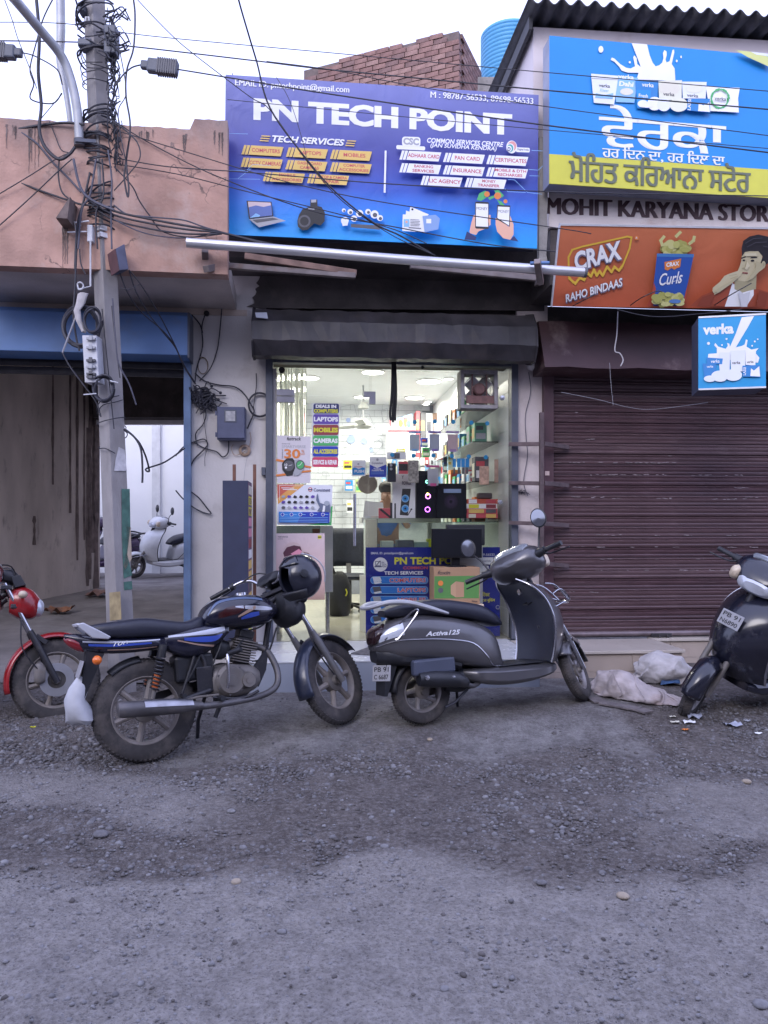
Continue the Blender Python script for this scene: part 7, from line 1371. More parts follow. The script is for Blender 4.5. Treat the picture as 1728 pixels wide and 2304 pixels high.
def hull_y(st, x, z, pw):
    S_ = np.array(catmull(st, 4)); zb, zt, w = [np.interp(x, S_[:, 0], S_[:, i]) for i in (1, 2, 3)]; m, h = (zb + zt) / 2, max((zt - zb) / 2, 1e-3)
    return w * max(0, 1 - min(1, abs((z - m) / h)) ** (2 / pw)) ** (pw / 2)
def decal(st, pts, pw, side=-1, off=.0025, n=10):
    """pts: (x, z low, z high); a strip lying on the side of a hull"""
    Q = catmull(pts, 5); P_ = [[(x, side * (hull_y(st, x, z0 + (z1 - z0) * j / 4, pw) + off), z0 + (z1 - z0) * j / 4) for j in range(5)] for x, z0, z1 in Q]
    return MB().grid(P_)
def steer_fn(A, rake, deg):
    ax = np.array([-math.sin(R(rake)), 0, math.cos(R(rake))]); A = np.array(A); c, s_ = math.cos(R(deg)), math.sin(R(deg))
    def f(v): q = np.array(v) - A; return A + q * c + np.cross(ax, q) * s_ + ax * (ax @ q) * (1 - c)
    return f
def wheel(root, cx, cz, Ro, w, spokes, rim_m, tw=None, hub=.07, sp_w=.022, name='wheel', rim_k=.70, curved=0.0):
    tw = tw or (lambda v: v); Ri = Ro * rim_k; c = (cx, 0, cz); h = w / 2
    prof = [(Ri, -h * .75), (Ri + (Ro - Ri) * .35, -h), (Ri + (Ro - Ri) * .75, -h * .92), (Ro - .006, -h * .55), (Ro, 0), (Ro - .006, h * .55), (Ri + (Ro - Ri) * .75, h * .92), (Ri + (Ro - Ri) * .35, h), (Ri, h * .75)]
    ty = MB().lathe(prof, c, 56).xf(tw).part(name, m_tyre, root, sharp=70)
    mb = MB()
    for i in range(64):
        a = 2 * math.pi * i / 64
        for s_ in (-1, 1):
            q = []
            for (da, r0, y0) in ((-.028, Ro + .005, s_ * h * .14), (.018, Ro + .005, s_ * h * .14), (.030, Ro - .012, s_ * h * .84), (-.016, Ro - .012, s_ * h * .84)): aa = a + da + (.045 if s_ > 0 else 0); q.append((cx + r0 * math.cos(aa), y0, cz + r0 * math.sin(aa)))
            q2 = [(cx + (p_[0] - cx) * .972, p_[1], cz + (p_[2] - cz) * .972) for p_ in q]; mb.hexa(q2, q)
    mb.xf(tw).part('tread', m_tyre, ty)
    mb = MB().lathe([(Ri + .004, -h * .72), (Ri - .004, -h * .76), (Ri - .016, -h * .5), (Ri - .020, 0), (Ri - .016, h * .5), (Ri - .004, h * .76), (Ri + .004, h * .72)], c, 48); mb.xf(tw).part('rim', rim_m, ty)
    for i in range(spokes):
        a = 2 * math.pi * (i + .25) / spokes; a2 = a + curved
        pts = [(cx + hub * .8 * math.cos(a), 0, cz + hub * .8 * math.sin(a)), (cx + (hub + Ri) / 2 * math.cos((a + a2) / 2 + curved * .2), 0, cz + (hub + Ri) / 2 * math.sin((a + a2) / 2 + curved * .2)), (cx + (Ri - .01) * math.cos(a2), 0, cz + (Ri - .01) * math.sin(a2))]
        MB().tube(pts, [sp_w, sp_w * .8, sp_w], 8, sub=3).xf(tw).part('spoke', rim_m, ty)
    MB().lathe([(.0001, -h - .012), (hub * .4, -h - .012), (hub * .5, -h * .8), (hub, -h * .65), (hub * 1.05, 0), (hub, h * .65), (hub * .5, h * .8), (.0001, h + .012)], c, 28).xf(tw).part('hub', m_alu, ty)
    return ty
def plate_text(root, lines, c, ux, uz, w, h, m, tw=None, name='number_plate'):
    c, ux, uz = np.array(c, float), np.array(ux, float), np.array(uz, float); ux /= np.linalg.norm(ux); uz /= np.linalg.norm(uz); n = np.cross(ux, uz); tw = tw or (lambda v: v)
    a, b = ux * w / 2, uz * h / 2; o = MB().hexa([c - a - b, c + a - b, c + a - b - n * .006, c - a - b - n * .006], [c - a + b, c + a + b, c + a + b - n * .006, c - a + b - n * .006]).xf(tw).part(name, m_plate, root, bevel=.003)
    mb = MB()
    for i, t in enumerate(lines):
        v, f = text_mesh(t, .015); zc2 = (len(lines) / 2 - i - .5) * h * .46; mb.add([c + n * .0012 + ux * p_[0] * w * .8 + uz * (zc2 + p_[1] * h * .30) for p_ in v], f)
    if mb.v: mb.xf(tw).part('lettering', BLK, o)
def spring(a, b, r, turns, wire, n=12):
    a, b = np.array(a, float), np.array(b, float); d = b - a; u = np.cross(d, (0, 1, 0)); u /= np.linalg.norm(u); w = np.array([0, 1.0, 0])
    return MB().tube([a + d * i / (turns * n) + r * (math.cos(2 * math.pi * i / n) * u + math.sin(2 * math.pi * i / n) * w) for i in range(turns * n + 1)], wire, 6)
def fender(cx, cz, r, w, a0, a1, mm, tw, nm, root, thick=.006, drop=.035):
    P_ = []
    for i in range(25):
        a = R(a0 + (a1 - a0) * i / 24); P_.append([(cx + (r - drop * abs(u) ** 2.2) * math.cos(a), w / 2 * u, cz + (r - drop * abs(u) ** 2.2) * math.sin(a)) for u in np.linspace(-1, 1, 9)])
    o = MB().grid(P_).xf(tw).part(nm, mm, root); s_ = o.modifiers.new('t', 'SOLIDIFY'); s_.thickness = thick; return o
I_ = lambda v: v

def make_bike(fr, label, body, fend, steer, stripes, cowl=None, disc=False, group='parked two-wheelers'):
    b = thing('motorcycle', label, 'motorcycle', fr, (0, 0, 0), group=group); X = lambda mb, nm, m, bev=0, **k: mb.part(nm, m, b, bevel=bev, **k)
    wheel(b, 0, .305, .305, .092, 6, m_rim, rim_k=.665)
    # rear end
    fender(0, .305, .328, .10, 92, 128, m_blk, I_, 'rear_mudguard', b)
    X(MB().hexa([(-.37, -.05, .42), (-.37, .05, .42), (-.34, .05, .43), (-.34, -.05, .43)], [(-.31, -.06, .70), (-.31, .06, .70), (-.20, .06, .70), (-.20, -.06, .70)]), 'mud_flap', m_blk)
    st_t = [(-.42, .775, .812, .03), (-.33, .70, .803, .07), (-.17, .665, .768, .10), (0, .655, .748, .115), (.13, .66, .737, .115), (.16, .67, .72, .09)]; o = X(MB().hull(st_t, pw=.6), 'tail_cowl', body)
    for pts, m in stripes['tail']:
        for sd in (-1, 1): decal(st_t, pts, .6, sd).part('stripe', m, o)
    v, f = text_mesh('100', .0, .3); MB().add([(-.125 + p_[0] * .085, -.1095, .722 + p_[1] * .022) for p_ in v], f).part('lettering', WHT, o)
    X(MB().hull([(-.425, .77, .79, .02), (-.40, .735, .79, .05), (-.35, .70, .775, .065), (-.32, .695, .76, .055)], pw=.6), 'tail_lamp', m_red)
    for s_ in (-1, 1):
        X(MB().tube([(-.25, s_ * .05, .655), (-.262, s_ * .125, .645)], .009, 8), 'indicator_stalk', m_blk); X(MB().ball((-.268, s_ * .15, .645), (.027, .034, .027), 14, 10), 'indicator', m_amb)
    plate_text(b, (), (-.352, 0, .60), (0, -1, 0), (.35, 0, .94), .17, .10, m_plate)
    gr = [(-.365, .862), (-.325, .868), (-.24, .812), (-.178, .768), (-.195, .755), (-.28, .772), (-.345, .835)]
    for s_ in (-1, 1): X(MB().prism(gr, s_ * .105, s_ * .132), 'grab_rail', mat('silver paint', (.50, .51, .54), .4, metal=.3), .006)
    X(MB().box(-.36, -.325, -.105, .105, .845, .862), 'grab_rail_bridge', MATS['silver paint'], .005)
    X(MB().hull([(-.30, .79, .835, .05), (-.24, .77, .85, .10), (-.1, .745, .855, .125), (.03, .735, .856, .128), (.15, .722, .83, .122), (.28, .715, .805, .105), (.36, .735, .825, .085), (.40, .77, .815, .05)], pw=.55), 'seat', m_seat)
    st_s = [(.10, .665, .737, .10), (.17, .62, .752, .122), (.26, .578, .765, .130), (.36, .588, .775, .132), (.45, .635, .768, .126), (.53, .70, .755, .10)]; o = X(MB().hull(st_s, pw=.5), 'side_panel', body)
    for pts, m in stripes['side']:
        for sd in (-1, 1): decal(st_s, pts, .5, sd).part('stripe', m, o)
    # tank
    st_k = [(.365, .77, .80, .05), (.40, .748, .87, .11), (.48, .728, .925, .142), (.60, .716, .938, .152), (.72, .716, .930, .146), (.81, .738, .90, .12), (.87, .785, .85, .07)]; o = X(MB().hull(st_k, pw=.78, seg=22, sub=6), 'fuel_tank', body)
    for pts, m in stripes['tank']:
        for sd in (-1, 1): decal(st_k, pts, .78, sd).part('stripe', m, o)
    MB().lathe([(.0001, .952), (.035, .95), (.037, .935), (.04, .92)], (.66, 0, 0), 18, 'z').part('filler_cap', m_chr, o)
    # engine
    e = X(MB().hull([(.38, .34, .46, .09), (.43, .31, .50, .12), (.55, .30, .51, .125), (.66, .32, .49, .11), (.71, .36, .45, .08)], pw=.6), 'crankcase', m_alu)
    for (x, z, r, y) in ((.51, .415, .098, .150), (.615, .40, .052, .158)):
        for s_ in (-1, 1): MB().lathe([(.0001, s_ * y), (r * .35, s_ * y), (r * .36, s_ * (y - .006)), (r * .8, s_ * (y - .006)), (r, s_ * (y - .028)), (r, s_ * .09)], (x, 0, z), 30).part('engine_cover', m_alu, e)
    d = np.array([.30, 0, .954]); n = np.array([.954, 0, -.30])
    for i in range(9):
        c = np.array([.60, 0, .50]) + d * (.012 + i * .0165); hw = .074 + .004 * (i % 2); q = [c + n * a + np.array([0, y, 0]) for a, y in ((-hw, -.085), (hw, -.085), (hw, .085), (-hw, .085))]; MB().hexa(q, [p_ + d * .007 for p_ in q]).part('cooling_fin', m_alu, e)
    c = np.array([.60, 0, .50]); q = [c + n * a + np.array([0, y, 0]) for a, y in ((-.05, -.055), (.05, -.055), (.05, .055), (-.05, .055))]; MB().hexa(q, [p_ + d * .165 for p_ in q]).part('cylinder', m_blk, e)
    q = [p_ + d * .166 for p_ in q]; MB().hexa([p_ + n * .0 for p_ in q], [p_ + d * .05 for p_ in q]).part('cylinder_head', m_blk, e, bevel=.008)
    X(MB().tube([(.50, -.03, .60), (.56, -.02, .63), (.60, -.01, .64)], .024, 10, sub=3), 'carburettor', m_alu)
    X(MB().box(.18, .42, -.085, .085, .44, .60), 'air_box', m_blk, .02)
    # frame and running gear
    for pts, r in (([(.90, 0, .86), (.84, 0, .78), (.76, 0, .48), (.71, 0, .40)], .019), ([(.90, 0, .90), (.60, 0, .74), (.30, 0, .72)], .02), ([(.36, -.09, .38), (.34, -.09, .60), (.10, -.10, .70), (-.20, -.08, .72)], .013), ([(.36, .09, .38), (.34, .09, .60), (.10, .10, .70), (-.20, .08, .72)], .013), ([(.38, -.10, .37), (.18, -.105, .335), (0, -.085, .305)], .017), ([(.38, .10, .37), (.18, .105, .335), (0, .085, .305)], .017), ([(.71, 0, .42), (.60, -.05, .30), (.40, -.08, .30)], .014)): X(MB().tube(pts, r, 10, sub=4), 'frame_tube', m_frm)
    X(MB().prism([(.30, .33), (.06, .33), (.0, .36), (.06, .385), (.30, .415), (.40, .43), (.40, .36)], .098, .108), 'chain_guard', m_frm, .003)
    for pts in ([(.50, -.07, .70), (.46, -.10, .62), (.40, -.10, .50), (.42, -.09, .40)], [(.63, -.075, .66), (.56, -.11, .60), (.50, -.12, .53)], [(.84, -.04, .78), (.74, -.09, .72), (.62, -.09, .70)], [(.34, -.10, .60), (.28, -.11, .50), (.22, -.11, .42)], [(.70, .03, .50), (.78, -.03, .52), (.86, -.05, .70)]): X(MB().tube(pts, .006, 6, sub=5), 'engine_cable', m_blk)
    X(MB().hull([(.44, .55, .66, .05), (.49, .54, .67, .06), (.54, .57, .65, .05)]), 'air_intake', m_blk); X(MB().box(.30, .40, -.105, -.09, .36, .52), 'pivot_plate', m_frm, .006); X(MB().tube([(.05, -.11, .325), (.30, -.125, .345), (.42, -.14, .34)], .007, 6), 'brake_rod', m_alu)
    for a_ in range(7): X(MB().tube([(.51 + .088 * math.cos(a_ * .9), -.128, .415 + .088 * math.sin(a_ * .9)), (.51 + .088 * math.cos(a_ * .9), -.136, .415 + .088 * math.sin(a_ * .9))], .007, 8), 'cover_bolt', m_exh)
    X(MB().prism([(.66, .45), (.76, .56), (.80, .62), (.76, .44), (.70, .34), (.66, .36)], -.06, -.045), 'engine_guard', m_frm)
    for s_ in (-1, 1):
        t_, l_ = (.115, s_ * .125, .685), (.022, s_ * .115, .355)
        X(MB().tube([t_, tuple(np.array(t_) * .78 + np.array(l_) * .22)], .026, 12), 'shock_cap', m_blk); o = X(spring(tuple(np.array(t_) * .8 + np.array(l_) * .2), tuple(np.array(t_) * .22 + np.array(l_) * .78), .026, 9, .0055), 'shock_spring', m_frm)
        MB().tube([tuple(np.array(t_) * .5 + np.array(l_) * .5), tuple(np.array(t_) * .25 + np.array(l_) * .75)], .020, 12).part('orange_sleeve', mat('orange damper', (.55, .13, .03), .5), o); X(MB().tube([tuple(np.array(t_) * .25 + np.array(l_) * .75), l_], .014, 10), 'shock_rod', m_alu)
    X(MB().tube([(.70, -.01, .60), (.78, -.04, .56), (.82, -.09, .44), (.80, -.12, .34), (.70, -.14, .295), (.50, -.17, .285), (.26, -.195, .295)], .021, 12, sub=5), 'exhaust_pipe', m_exh)
    o = X(MB().lathe([(.0001, -.185), (.030, -.187), (.044, -.18), (.048, -.16), (.046, .02), (.040, .16), (.026, .27), (.022, .30)], (0, 0, 0), 22, 'x').xf(lambda v: np.array([v[0], v[1] - .205, v[2] + .333 - v[0] * .11])), 'muffler', m_exh)
    P_ = [[(x, -.205 + (.052 - max(0, x - .1) * .08) * math.cos(a), .333 - x * .11 + (.052 - max(0, x - .1) * .08) * math.sin(a)) for a in np.linspace(R(95), R(168), 8)] for x in np.linspace(-.04, .24, 6)]; MB().grid(P_).part('heat_shield', mat('dull chrome', (.34, .34, .36), .34, metal=.9, var=.2, scale=16, dirt=((.22, .20, .18), .2, 9)), o)
    X(MB().tube([(.49, -.15, .575), (.485, -.175, .56), (.475, -.185, .42), (.465, -.18, .375)], .010, 8, sub=3), 'kick_lever', m_chr); X(MB().tube([(.50, -.15, .58), (.56, -.22, .60)], .016, 10), 'kick_rubber', m_blk)
    X(MB().tube([(.42, -.10, .32), (.42, -.23, .325)], .017, 10), 'foot_peg', m_blk); X(MB().tube([(.20, -.12, .37), (.20, -.20, .372)], .013, 10), 'rear_foot_peg', m_blk); X(MB().tube([(.20, -.11, .37), (.28, -.105, .55), (.30, -.10, .60)], .010, 8), 'peg_bracket', m_frm)
    X(MB().tube([(.38, -.14, .33), (.55, -.17, .30), (.66, -.18, .33)], .009, 8, sub=3), 'brake_pedal', m_frm); X(MB().tube([(.40, .11, .33), (.36, .20, .16), (.35, .235, .015)], .012, 8), 'side_stand', m_frm); X(MB().tube([(.46, -.06, .30), (.40, -.08, .20)], .014, 8), 'main_stand', m_frm)
    # steered front
    tw = steer_fn((.915, 0, .86), 27.8, steer); Y = lambda mb, nm, m, bev=0: mb.xf(tw).part(nm, m, b, bevel=bev)
    fw = wheel(b, 1.245, .292, .292, .080, 6, m_rim, tw, rim_k=.67)
    for s_ in (-1, 1):
        Y(MB().tube([(.885, s_ * .088, .96), (1.075, s_ * .088, .60)], .0155, 12), 'fork_tube', m_chr); Y(MB().tube([(1.06, s_ * .088, .632), (1.10, s_ * .088, .555), (1.25, s_ * .088, .272)], [.020, .025, .022], 12), 'fork_slider', mat('grey fork slider', (.19, .19, .20), .5, metal=.35, dirt=((.22, .19, .17), .3, 9)) if not disc else m_frm)
    for z, x in ((.93, .90), (.80, .968)): Y(MB().hexa([(x - .04, -.11, z - .015), (x + .03, -.11, z - .015), (x + .03, .11, z - .015), (x - .04, .11, z - .015)], [(x - .04, -.11, z + .015), (x + .03, -.11, z + .015), (x + .03, .11, z + .015), (x - .04, .11, z + .015)]), 'fork_yoke', m_frm, .006)
    fo = fender(1.245, .292, .338, .14, 36, 196, fend, tw, 'front_fender', b)
    for s_ in (-1, 1): MB().bar((1.10, s_ * .066, .60), (1.17, s_ * .07, .55), .012, .03).xf(tw).part('fender_bracket', m_frm, fo)
    for s_ in (-1, 1):
        Y(MB().tube([(.86, s_ * .03, .985), (.865, s_ * .07, .995), (.86, s_ * .14, 1.055), (.825, s_ * .21, 1.075), (.765, s_ * .30, 1.05)], .0115, 10, sub=5), 'handlebar', m_chr); Y(MB().tube([(.775, s_ * .285, 1.054), (.70, s_ * .40, 1.02)], .0165, 10), 'grip', m_blk)
        Y(MB().tube([(.79, s_ * .25, 1.06), (.78, s_ * .275, 1.055)], .024, 10), 'switch_cluster', m_blk); Y(MB().tube([(.80, s_ * .25, 1.06), (.82, s_ * .30, 1.05), (.76, s_ * .40, 1.015), (.74, s_ * .42, 1.01)], .006, 8, sub=4), 'brake_lever', m_frm if not disc else m_blk)
    Y(MB().hull([(.80, .985, 1.01, .06), (.86, .985, 1.06, .09), (.93, .96, 1.06, .09), (.96, .95, 1.0, .06)], pw=.6), 'instrument_pod', m_blk)
    if cowl:
        Y(MB().hull([(.92, .76, .92, .09), (.99, .72, .95, .12), (1.07, .72, .92, .105), (1.12, .76, .86, .05)], pw=.7), 'front_cowl', cowl); Y(MB().hull([(1.06, .74, .87, .08), (1.12, .74, .86, .07), (1.145, .77, .83, .04)], pw=.7), 'headlamp', m_lens); Y(MB().prism([(.95, .93), (1.02, .95), (.98, 1.02), (.92, 1.01)], -.10, .10), 'fly_screen', m_blk, .004)
        for s_ in (-1, 1): Y(MB().tube([(.98, s_ * .1, .87), (1.0, s_ * .17, .87)], .010, 8), 'indicator_stalk', m_blk); Y(MB().ball((1.0, s_ * .195, .87), (.03, .036, .026), 12, 8), 'indicator', mat('pale amber', (.60, .50, .38), .3))
    else:
        Y(MB().hull([(.88, .75, .95, .08), (.95, .69, .98, .115), (1.03, .71, .95, .11), (1.09, .78, .88, .06)], pw=.7), 'headlamp_cowl', m_blk)
        Y(MB().lathe([(.0001, .145), (.05, .14), (.075, .12), (.085, .09), (.08, .03), (.05, -.02), (.0001, -.03)], (.95, 0, .875), 24, 'x'), 'headlamp', m_blk)
        for s_ in (-1, 1): Y(MB().tube([(.95, s_ * .08, .83), (.965, s_ * .14, .83)], .009, 8), 'indicator_stalk', m_blk); Y(MB().ball((.965, s_ * .165, .83), (.026, .032, .026), 12, 8), 'indicator', m_blk)
    if disc:
        Y(MB().lathe([(.06, -.074), (.115, -.074), (.115, -.069), (.06, -.069)], (1.245, 0, .292), 36, loop=True), 'brake_disc', mat('disc steel', (.42, .42, .44), .35, metal=.8)); Y(MB().hull([(1.10, .28, .40, .02), (1.13, .26, .41, .03), (1.17, .28, .38, .02)], y0=-.085), 'brake_caliper', m_alu)
        Y(MB().tube([(.88, -.03, .86), (.84, -.12, .9), (.80, -.2, 1.0)], .007, 8, sub=4), 'brake_hose', m_frm)
    for pts in ([(.80, .2, 1.06), (.90, .1, 1.10), (.99, -.02, .98), (.96, -.05, .80)], [(.80, -.2, 1.06), (.92, -.08, 1.08), (.98, .03, .95)], [(1.00, -.1, .70), (1.02, -.12, .50), (1.16, -.10, .32)]): Y(MB().tube(pts, .005, 6, sub=5), 'control_cable', m_frm)
    return b
pb1 = mat('midnight blue paint', (.006, .007, .020), .22, var=.15, scale=5, coat=.7, dirt=((.06, .055, .06), .10, 6)); BL2 = mat('stripe blue', (.03, .07, .38), .3, coat=.4); SLV = mat('stripe silver', (.48, .50, .56), .32, metal=.35); BRZ = mat('stripe copper', (.42, .28, .22), .35, metal=.3); GRB = mat('stripe steel blue', (.10, .14, .24), .3, coat=.4); MRN = mat('stripe maroon', (.035, .004, .005), .2, coat=.5)
st1 = {'tail': [([(-.33, .752, .762), (-.15, .726, .737), (.0, .717, .725), (.10, .714, .721)], SLV), ([(-.30, .728, .742), (-.15, .706, .721), (.05, .698, .708)], BL2), ([(-.20, .690, .695), (-.05, .676, .682), (.08, .674, .679)], BRZ)],
       'side': [([(.15, .722, .735), (.28, .718, .735), (.42, .712, .745), (.50, .725, .75)], SLV), ([(.24, .694, .710), (.34, .672, .704), (.43, .668, .700), (.48, .70, .708)], BL2), ([(.20, .695, .703), (.32, .655, .664), (.42, .632, .645)], BRZ)],
       'tank': [([(.40, .822, .835), (.46, .888, .902), (.55, .908, .922), (.66, .905, .92), (.76, .885, .900)], GRB), ([(.46, .80, .83), (.52, .81, .865), (.58, .82, .87), (.63, .845, .865)], MRN), ([(.58, .795, .805), (.64, .815, .835), (.70, .838, .86), (.57, .865, .87)][:3], BRZ), ([(.57, .86, .868), (.66, .838, .862), (.76, .822, .848), (.82, .82, .832)], SLV), ([(.60, .780, .792), (.66, .785, .815), (.72, .795, .818)], BL2)]}
bike = make_bike(Frame((-1.41, 4.62, .004), 28, 7, 3.2), 'black and blue commuter motorcycle with a helmet hung on its handlebar', pb1, mat('dusty blue fender', (.016, .022, .045), .32, coat=.4, dirt=((.09, .085, .085), .24, 5)), 31, st1)
pr1 = mat('red paint', (.30, .012, .016), .25, coat=.6, var=.1, dirt=((.13, .06, .055), .15, 6)); st2 = {'tail': [([(-.3, .72, .75), (0, .70, .72)], SLV)], 'side': [([(.2, .66, .72), (.4, .68, .74)], SLV)], 'tank': [([(.45, .80, .86), (.6, .80, .87), (.75, .83, .86)], SLV)]}
bike2 = make_bike(Frame((-3.52, 5.10, .06), 14, 6, -1), 'red motorcycle with front disc brake standing beside the utility pole', pr1, pr1, 14, st2, pr1, True)
# helmet hung on the bar end
hc = at((674, 1299), 4.72); FH = Frame(hc, 212, -8, -12)
hm = thing('helmet', 'black open helmet with raised dark visor hanging on the motorcycle handlebar', 'helmet', FH, (0, 0, -.15)); m_hm = mat('scuffed black shell', (.010, .012, .024), .28, coat=.5, var=.25, scale=8, dirt=((.06, .06, .07), .12, 10))
P_ = []
for i in range(19):
    t = math.pi * (i / 18) - math.pi / 2; row = []
    for k in range(29):
        a = R(42 + (318 - 42) * k / 28) if -.75 < t < .62 else R(360 * k / 28); row.append((.140 * math.cos(t) * math.cos(a), .122 * math.cos(t) * math.sin(a), .142 * math.sin(t)))
    P_.append(row)
P_ = P_[2:]; o = MB().grid(P_).part('shell', m_hm, hm); s_ = o.modifiers.new('t', 'SOLIDIFY'); s_.thickness = .016
MB().ball((-.035, 0, .0), (.098, .104, .118), 20, 14).part('lining', mat('black lining', (.008, .008, .010), .9), hm)
P_ = [[(.150 * math.cos(t) * math.cos(a) - .01, .132 * math.cos(t) * math.sin(a), .150 * math.sin(t)) for a in np.linspace(R(-72), R(72), 16)] for t in np.linspace(.62, 1.25, 7)]; o = MB().grid(P_).part('visor', mat('dark visor', (.012, .014, .020), .08, coat=.6), hm); s_ = o.modifiers.new('t', 'SOLIDIFY'); s_.thickness = .004
P_ = [[(.150 * math.cos(t) * math.cos(a) , .130 * math.cos(t) * math.sin(a), .148 * math.sin(t) - .015) for a in np.linspace(R(-80), R(80), 18)] for t in np.linspace(-.85, -.42, 5)]; o = MB().grid(P_).part('chin_bar', m_blk, hm); s_ = o.modifiers.new('t', 'SOLIDIFY'); s_.thickness = .02
MB().tube([(.146 * math.cos(t), -.03 - .09 * math.cos(t), .147 * math.sin(t)) for t in np.linspace(1.9, 3.6, 9)], .004, 6).part('silver_line', SLV, hm)
for s_ in (-1, 1): MB().lathe([(.0001, s_ * .014), (.024, s_ * .012), (.026, 0)], (.02, s_ * .120, .02), 16).part('visor_pivot', m_blk, hm)
# white plastic cover hanging behind the rear wheel
FBk = Frame((-1.41, 4.62, .004), 28, 7, 3.2); S_ = []
for (cx, cz_, rx, ry) in ((-.335, .55, .03, .05), (-.36, .50, .06, .075), (-.385, .43, .055, .085), (-.375, .36, .075, .09), (-.36, .31, .08, .085), (-.355, .285, .05, .06)):
    S_.append([(cx + rx * (1 + .12 * math.sin(3 * a + cz_ * 40)) * math.cos(a), .01 + ry * math.sin(a), cz_ + .012 * math.sin(2 * a)) for a in np.linspace(0, 2 * math.pi, 17)[:-1]])
MB().rings(S_).thing('plastic_bag', mat('dull white plastic', (.50, .51, .54), .55, var=.1, scale=14, bump=.4, bscale=18), 'white plastic bag hooked behind the motorcycle rear wheel', 'bag', FBk)

def make_scooter(fr, label, body, inner, steer, rail, seatm=None, badge=None, mirrors=True, plates=(None, None), group='parked two-wheelers', trimm=None):
    b = thing('scooter', label, 'scooter', fr, (0, 0, 0), group=group); seatm = seatm or m_seat; trimm = trimm or m_frm
    X = lambda mb, nm, m, bev=0, **k: mb.part(nm, m, b, bevel=bev, **k)
    wheel(b, 0, .215, .215, .09, 5, mat('grey alloy', (.30, .28, .28), .45, metal=.5, dirt=((.16, .14, .13), .25, 9)), hub=.05, sp_w=.020, rim_k=.64, curved=.35)
    st = [(-.34, .52, .57, .05), (-.30, .49, .65, .11), (-.19, .445, .715, .165), (-.05, .425, .738, .190), (.13, .395, .715, .200), (.30, .355, .68, .195), (.44, .322, .635, .18), (.54, .305, .56, .155), (.585, .30, .38, .13)]
    o = X(MB().hull(st, pw=.54, seg=28, sub=6), 'rear_body', body)
    for sd in (-1, 1):
        q = [(-.33, .545), (-.22, .575), (-.05, .572), (.13, .555), (.32, .515), (.43, .42), (.49, .35), (.56, .335)]; MB().tube([(x, sd * (hull_y(st, x, z, .54) + .002), z) for x, z in catmull(q, 4)], .0055, 6).part('trim_line', m_chr if rail else m_frm, o)
        q = [(-.29, .585), (-.10, .755), (-.065, .745), (-.20, .60), (-.23, .585)]; MB().tube([(x, sd * (hull_y(st, x, min(z, .70), .54) + .004), z) for x, z in q], .007, 6, sub=4).part('tail_trim', m_chr if rail else m_frm, o)
        decal(st, [(-.32, .57, .60), (-.26, .59, .655), (-.17, .61, .69)], .54, sd, .004).part('side_lamp', m_lens, o)
    if badge:
        v, f = text_mesh(badge, .03, .35); MB().add([(.10 + p_[0] * .26, -(hull_y(st, .10 + p_[0] * .26, .60 + p_[1] * .026, .54) + .004), .60 - p_[0] * .008 + p_[1] * .032) for p_ in v], f).part('lettering', mat('bright badge', (.70, .71, .74), .4, metal=.2), o)
    fender(0, .215, .255, .15, 35, 175, m_blk, I_, 'inner_fender', b)
    X(MB().hull([(-.352, .555, .60, .04), (-.335, .55, .65, .09), (-.29, .58, .68, .10), (-.25, .61, .69, .06)], pw=.7), 'tail_lamp', mat('dark tail lens', (.022, .008, .010), .2, coat=.4))
    X(MB().hull([(-.25, .735, .775, .06), (-.16, .718, .808, .12), (.02, .712, .826, .140), (.16, .70, .824, .148), (.32, .675, .80, .150), (.47, .635, .765, .145), (.575, .605, .70, .125), (.63, .605, .64, .09)], pw=.58, sub=5), 'seat', seatm)
    for sd in (-1, 1): X(MB().tube([(.17, sd * .158, .725), (.02, sd * .176, .772), (-.13, sd * .180, .816), (-.26, sd * .155, .826), (-.345, sd * .09, .805), (-.36, 0, .80)], [.012, .024, .024, .022, .020, .018], 10, sub=5, flat=.75), 'grab_rail', MATS['silver paint'] if rail else m_frm)
    X(MB().hull([(-.33, .44, .53, .06), (-.27, .42, .54, .12), (-.15, .40, .50, .15), (.05, .38, .48, .16), (.25, .33, .44, .15)], pw=.6), 'under_tray', m_blk)
    X(MB().hexa([(-.30, -.075, .22), (-.30, .075, .22), (-.28, .075, .22), (-.28, -.075, .22)], [(-.27, -.085, .48), (-.27, .085, .48), (-.17, .085, .48), (-.17, -.085, .48)]), 'mud_flap', m_blk)
    if plates[0]: plate_text(b, plates[0], (-.302, -.05, .37), (.55, -.83, 0), (.12, 0, .99), .14, .105, m_plate)
    # engine, muffler
    X(MB().hull([(-.10, .17, .25, .05), (.02, .16, .30, .07), (.20, .17, .31, .07), (.36, .20, .32, .05)], y0=.13), 'transmission_case', m_alu); X(MB().hull([(.15, .20, .34, .10), (.28, .18, .36, .11), (.40, .20, .34, .09)]), 'engine_block', m_blk)
    X(MB().box(-.13, .18, -.19, -.13, .335, .44), 'air_filter_box', mat('blue grey plastic', (.055, .065, .10), .55, dirt=((.12, .115, .115), .2, 9)), .016)
    o = X(MB().tube([(-.10, -.185, .315), (.02, -.19, .305), (.18, -.19, .285), (.26, -.175, .25)], [.042, .054, .050, .028], 14, sub=4), 'muffler', m_blk); X(MB().tube([(.24, -.175, .255), (.32, -.15, .225), (.40, -.10, .24)], .016, 10, sub=4), 'exhaust_pipe', m_exh)
    for x, z in ((-.06, .325), (.13, .305)): MB().lathe([(.0001, -.008), (.016, -.006), (.018, 0)], (x, -.232, z), 12).part('bolt', m_chr, o)
    X(MB().tube([(.30, -.10, .20), (.18, -.13, .13), (.10, -.14, .11)], .010, 8), 'centre_stand', m_frm); X(MB().tube([(.34, .12, .22), (.38, .20, .10), (.39, .225, .012)], .010, 8), 'side_stand', m_frm)
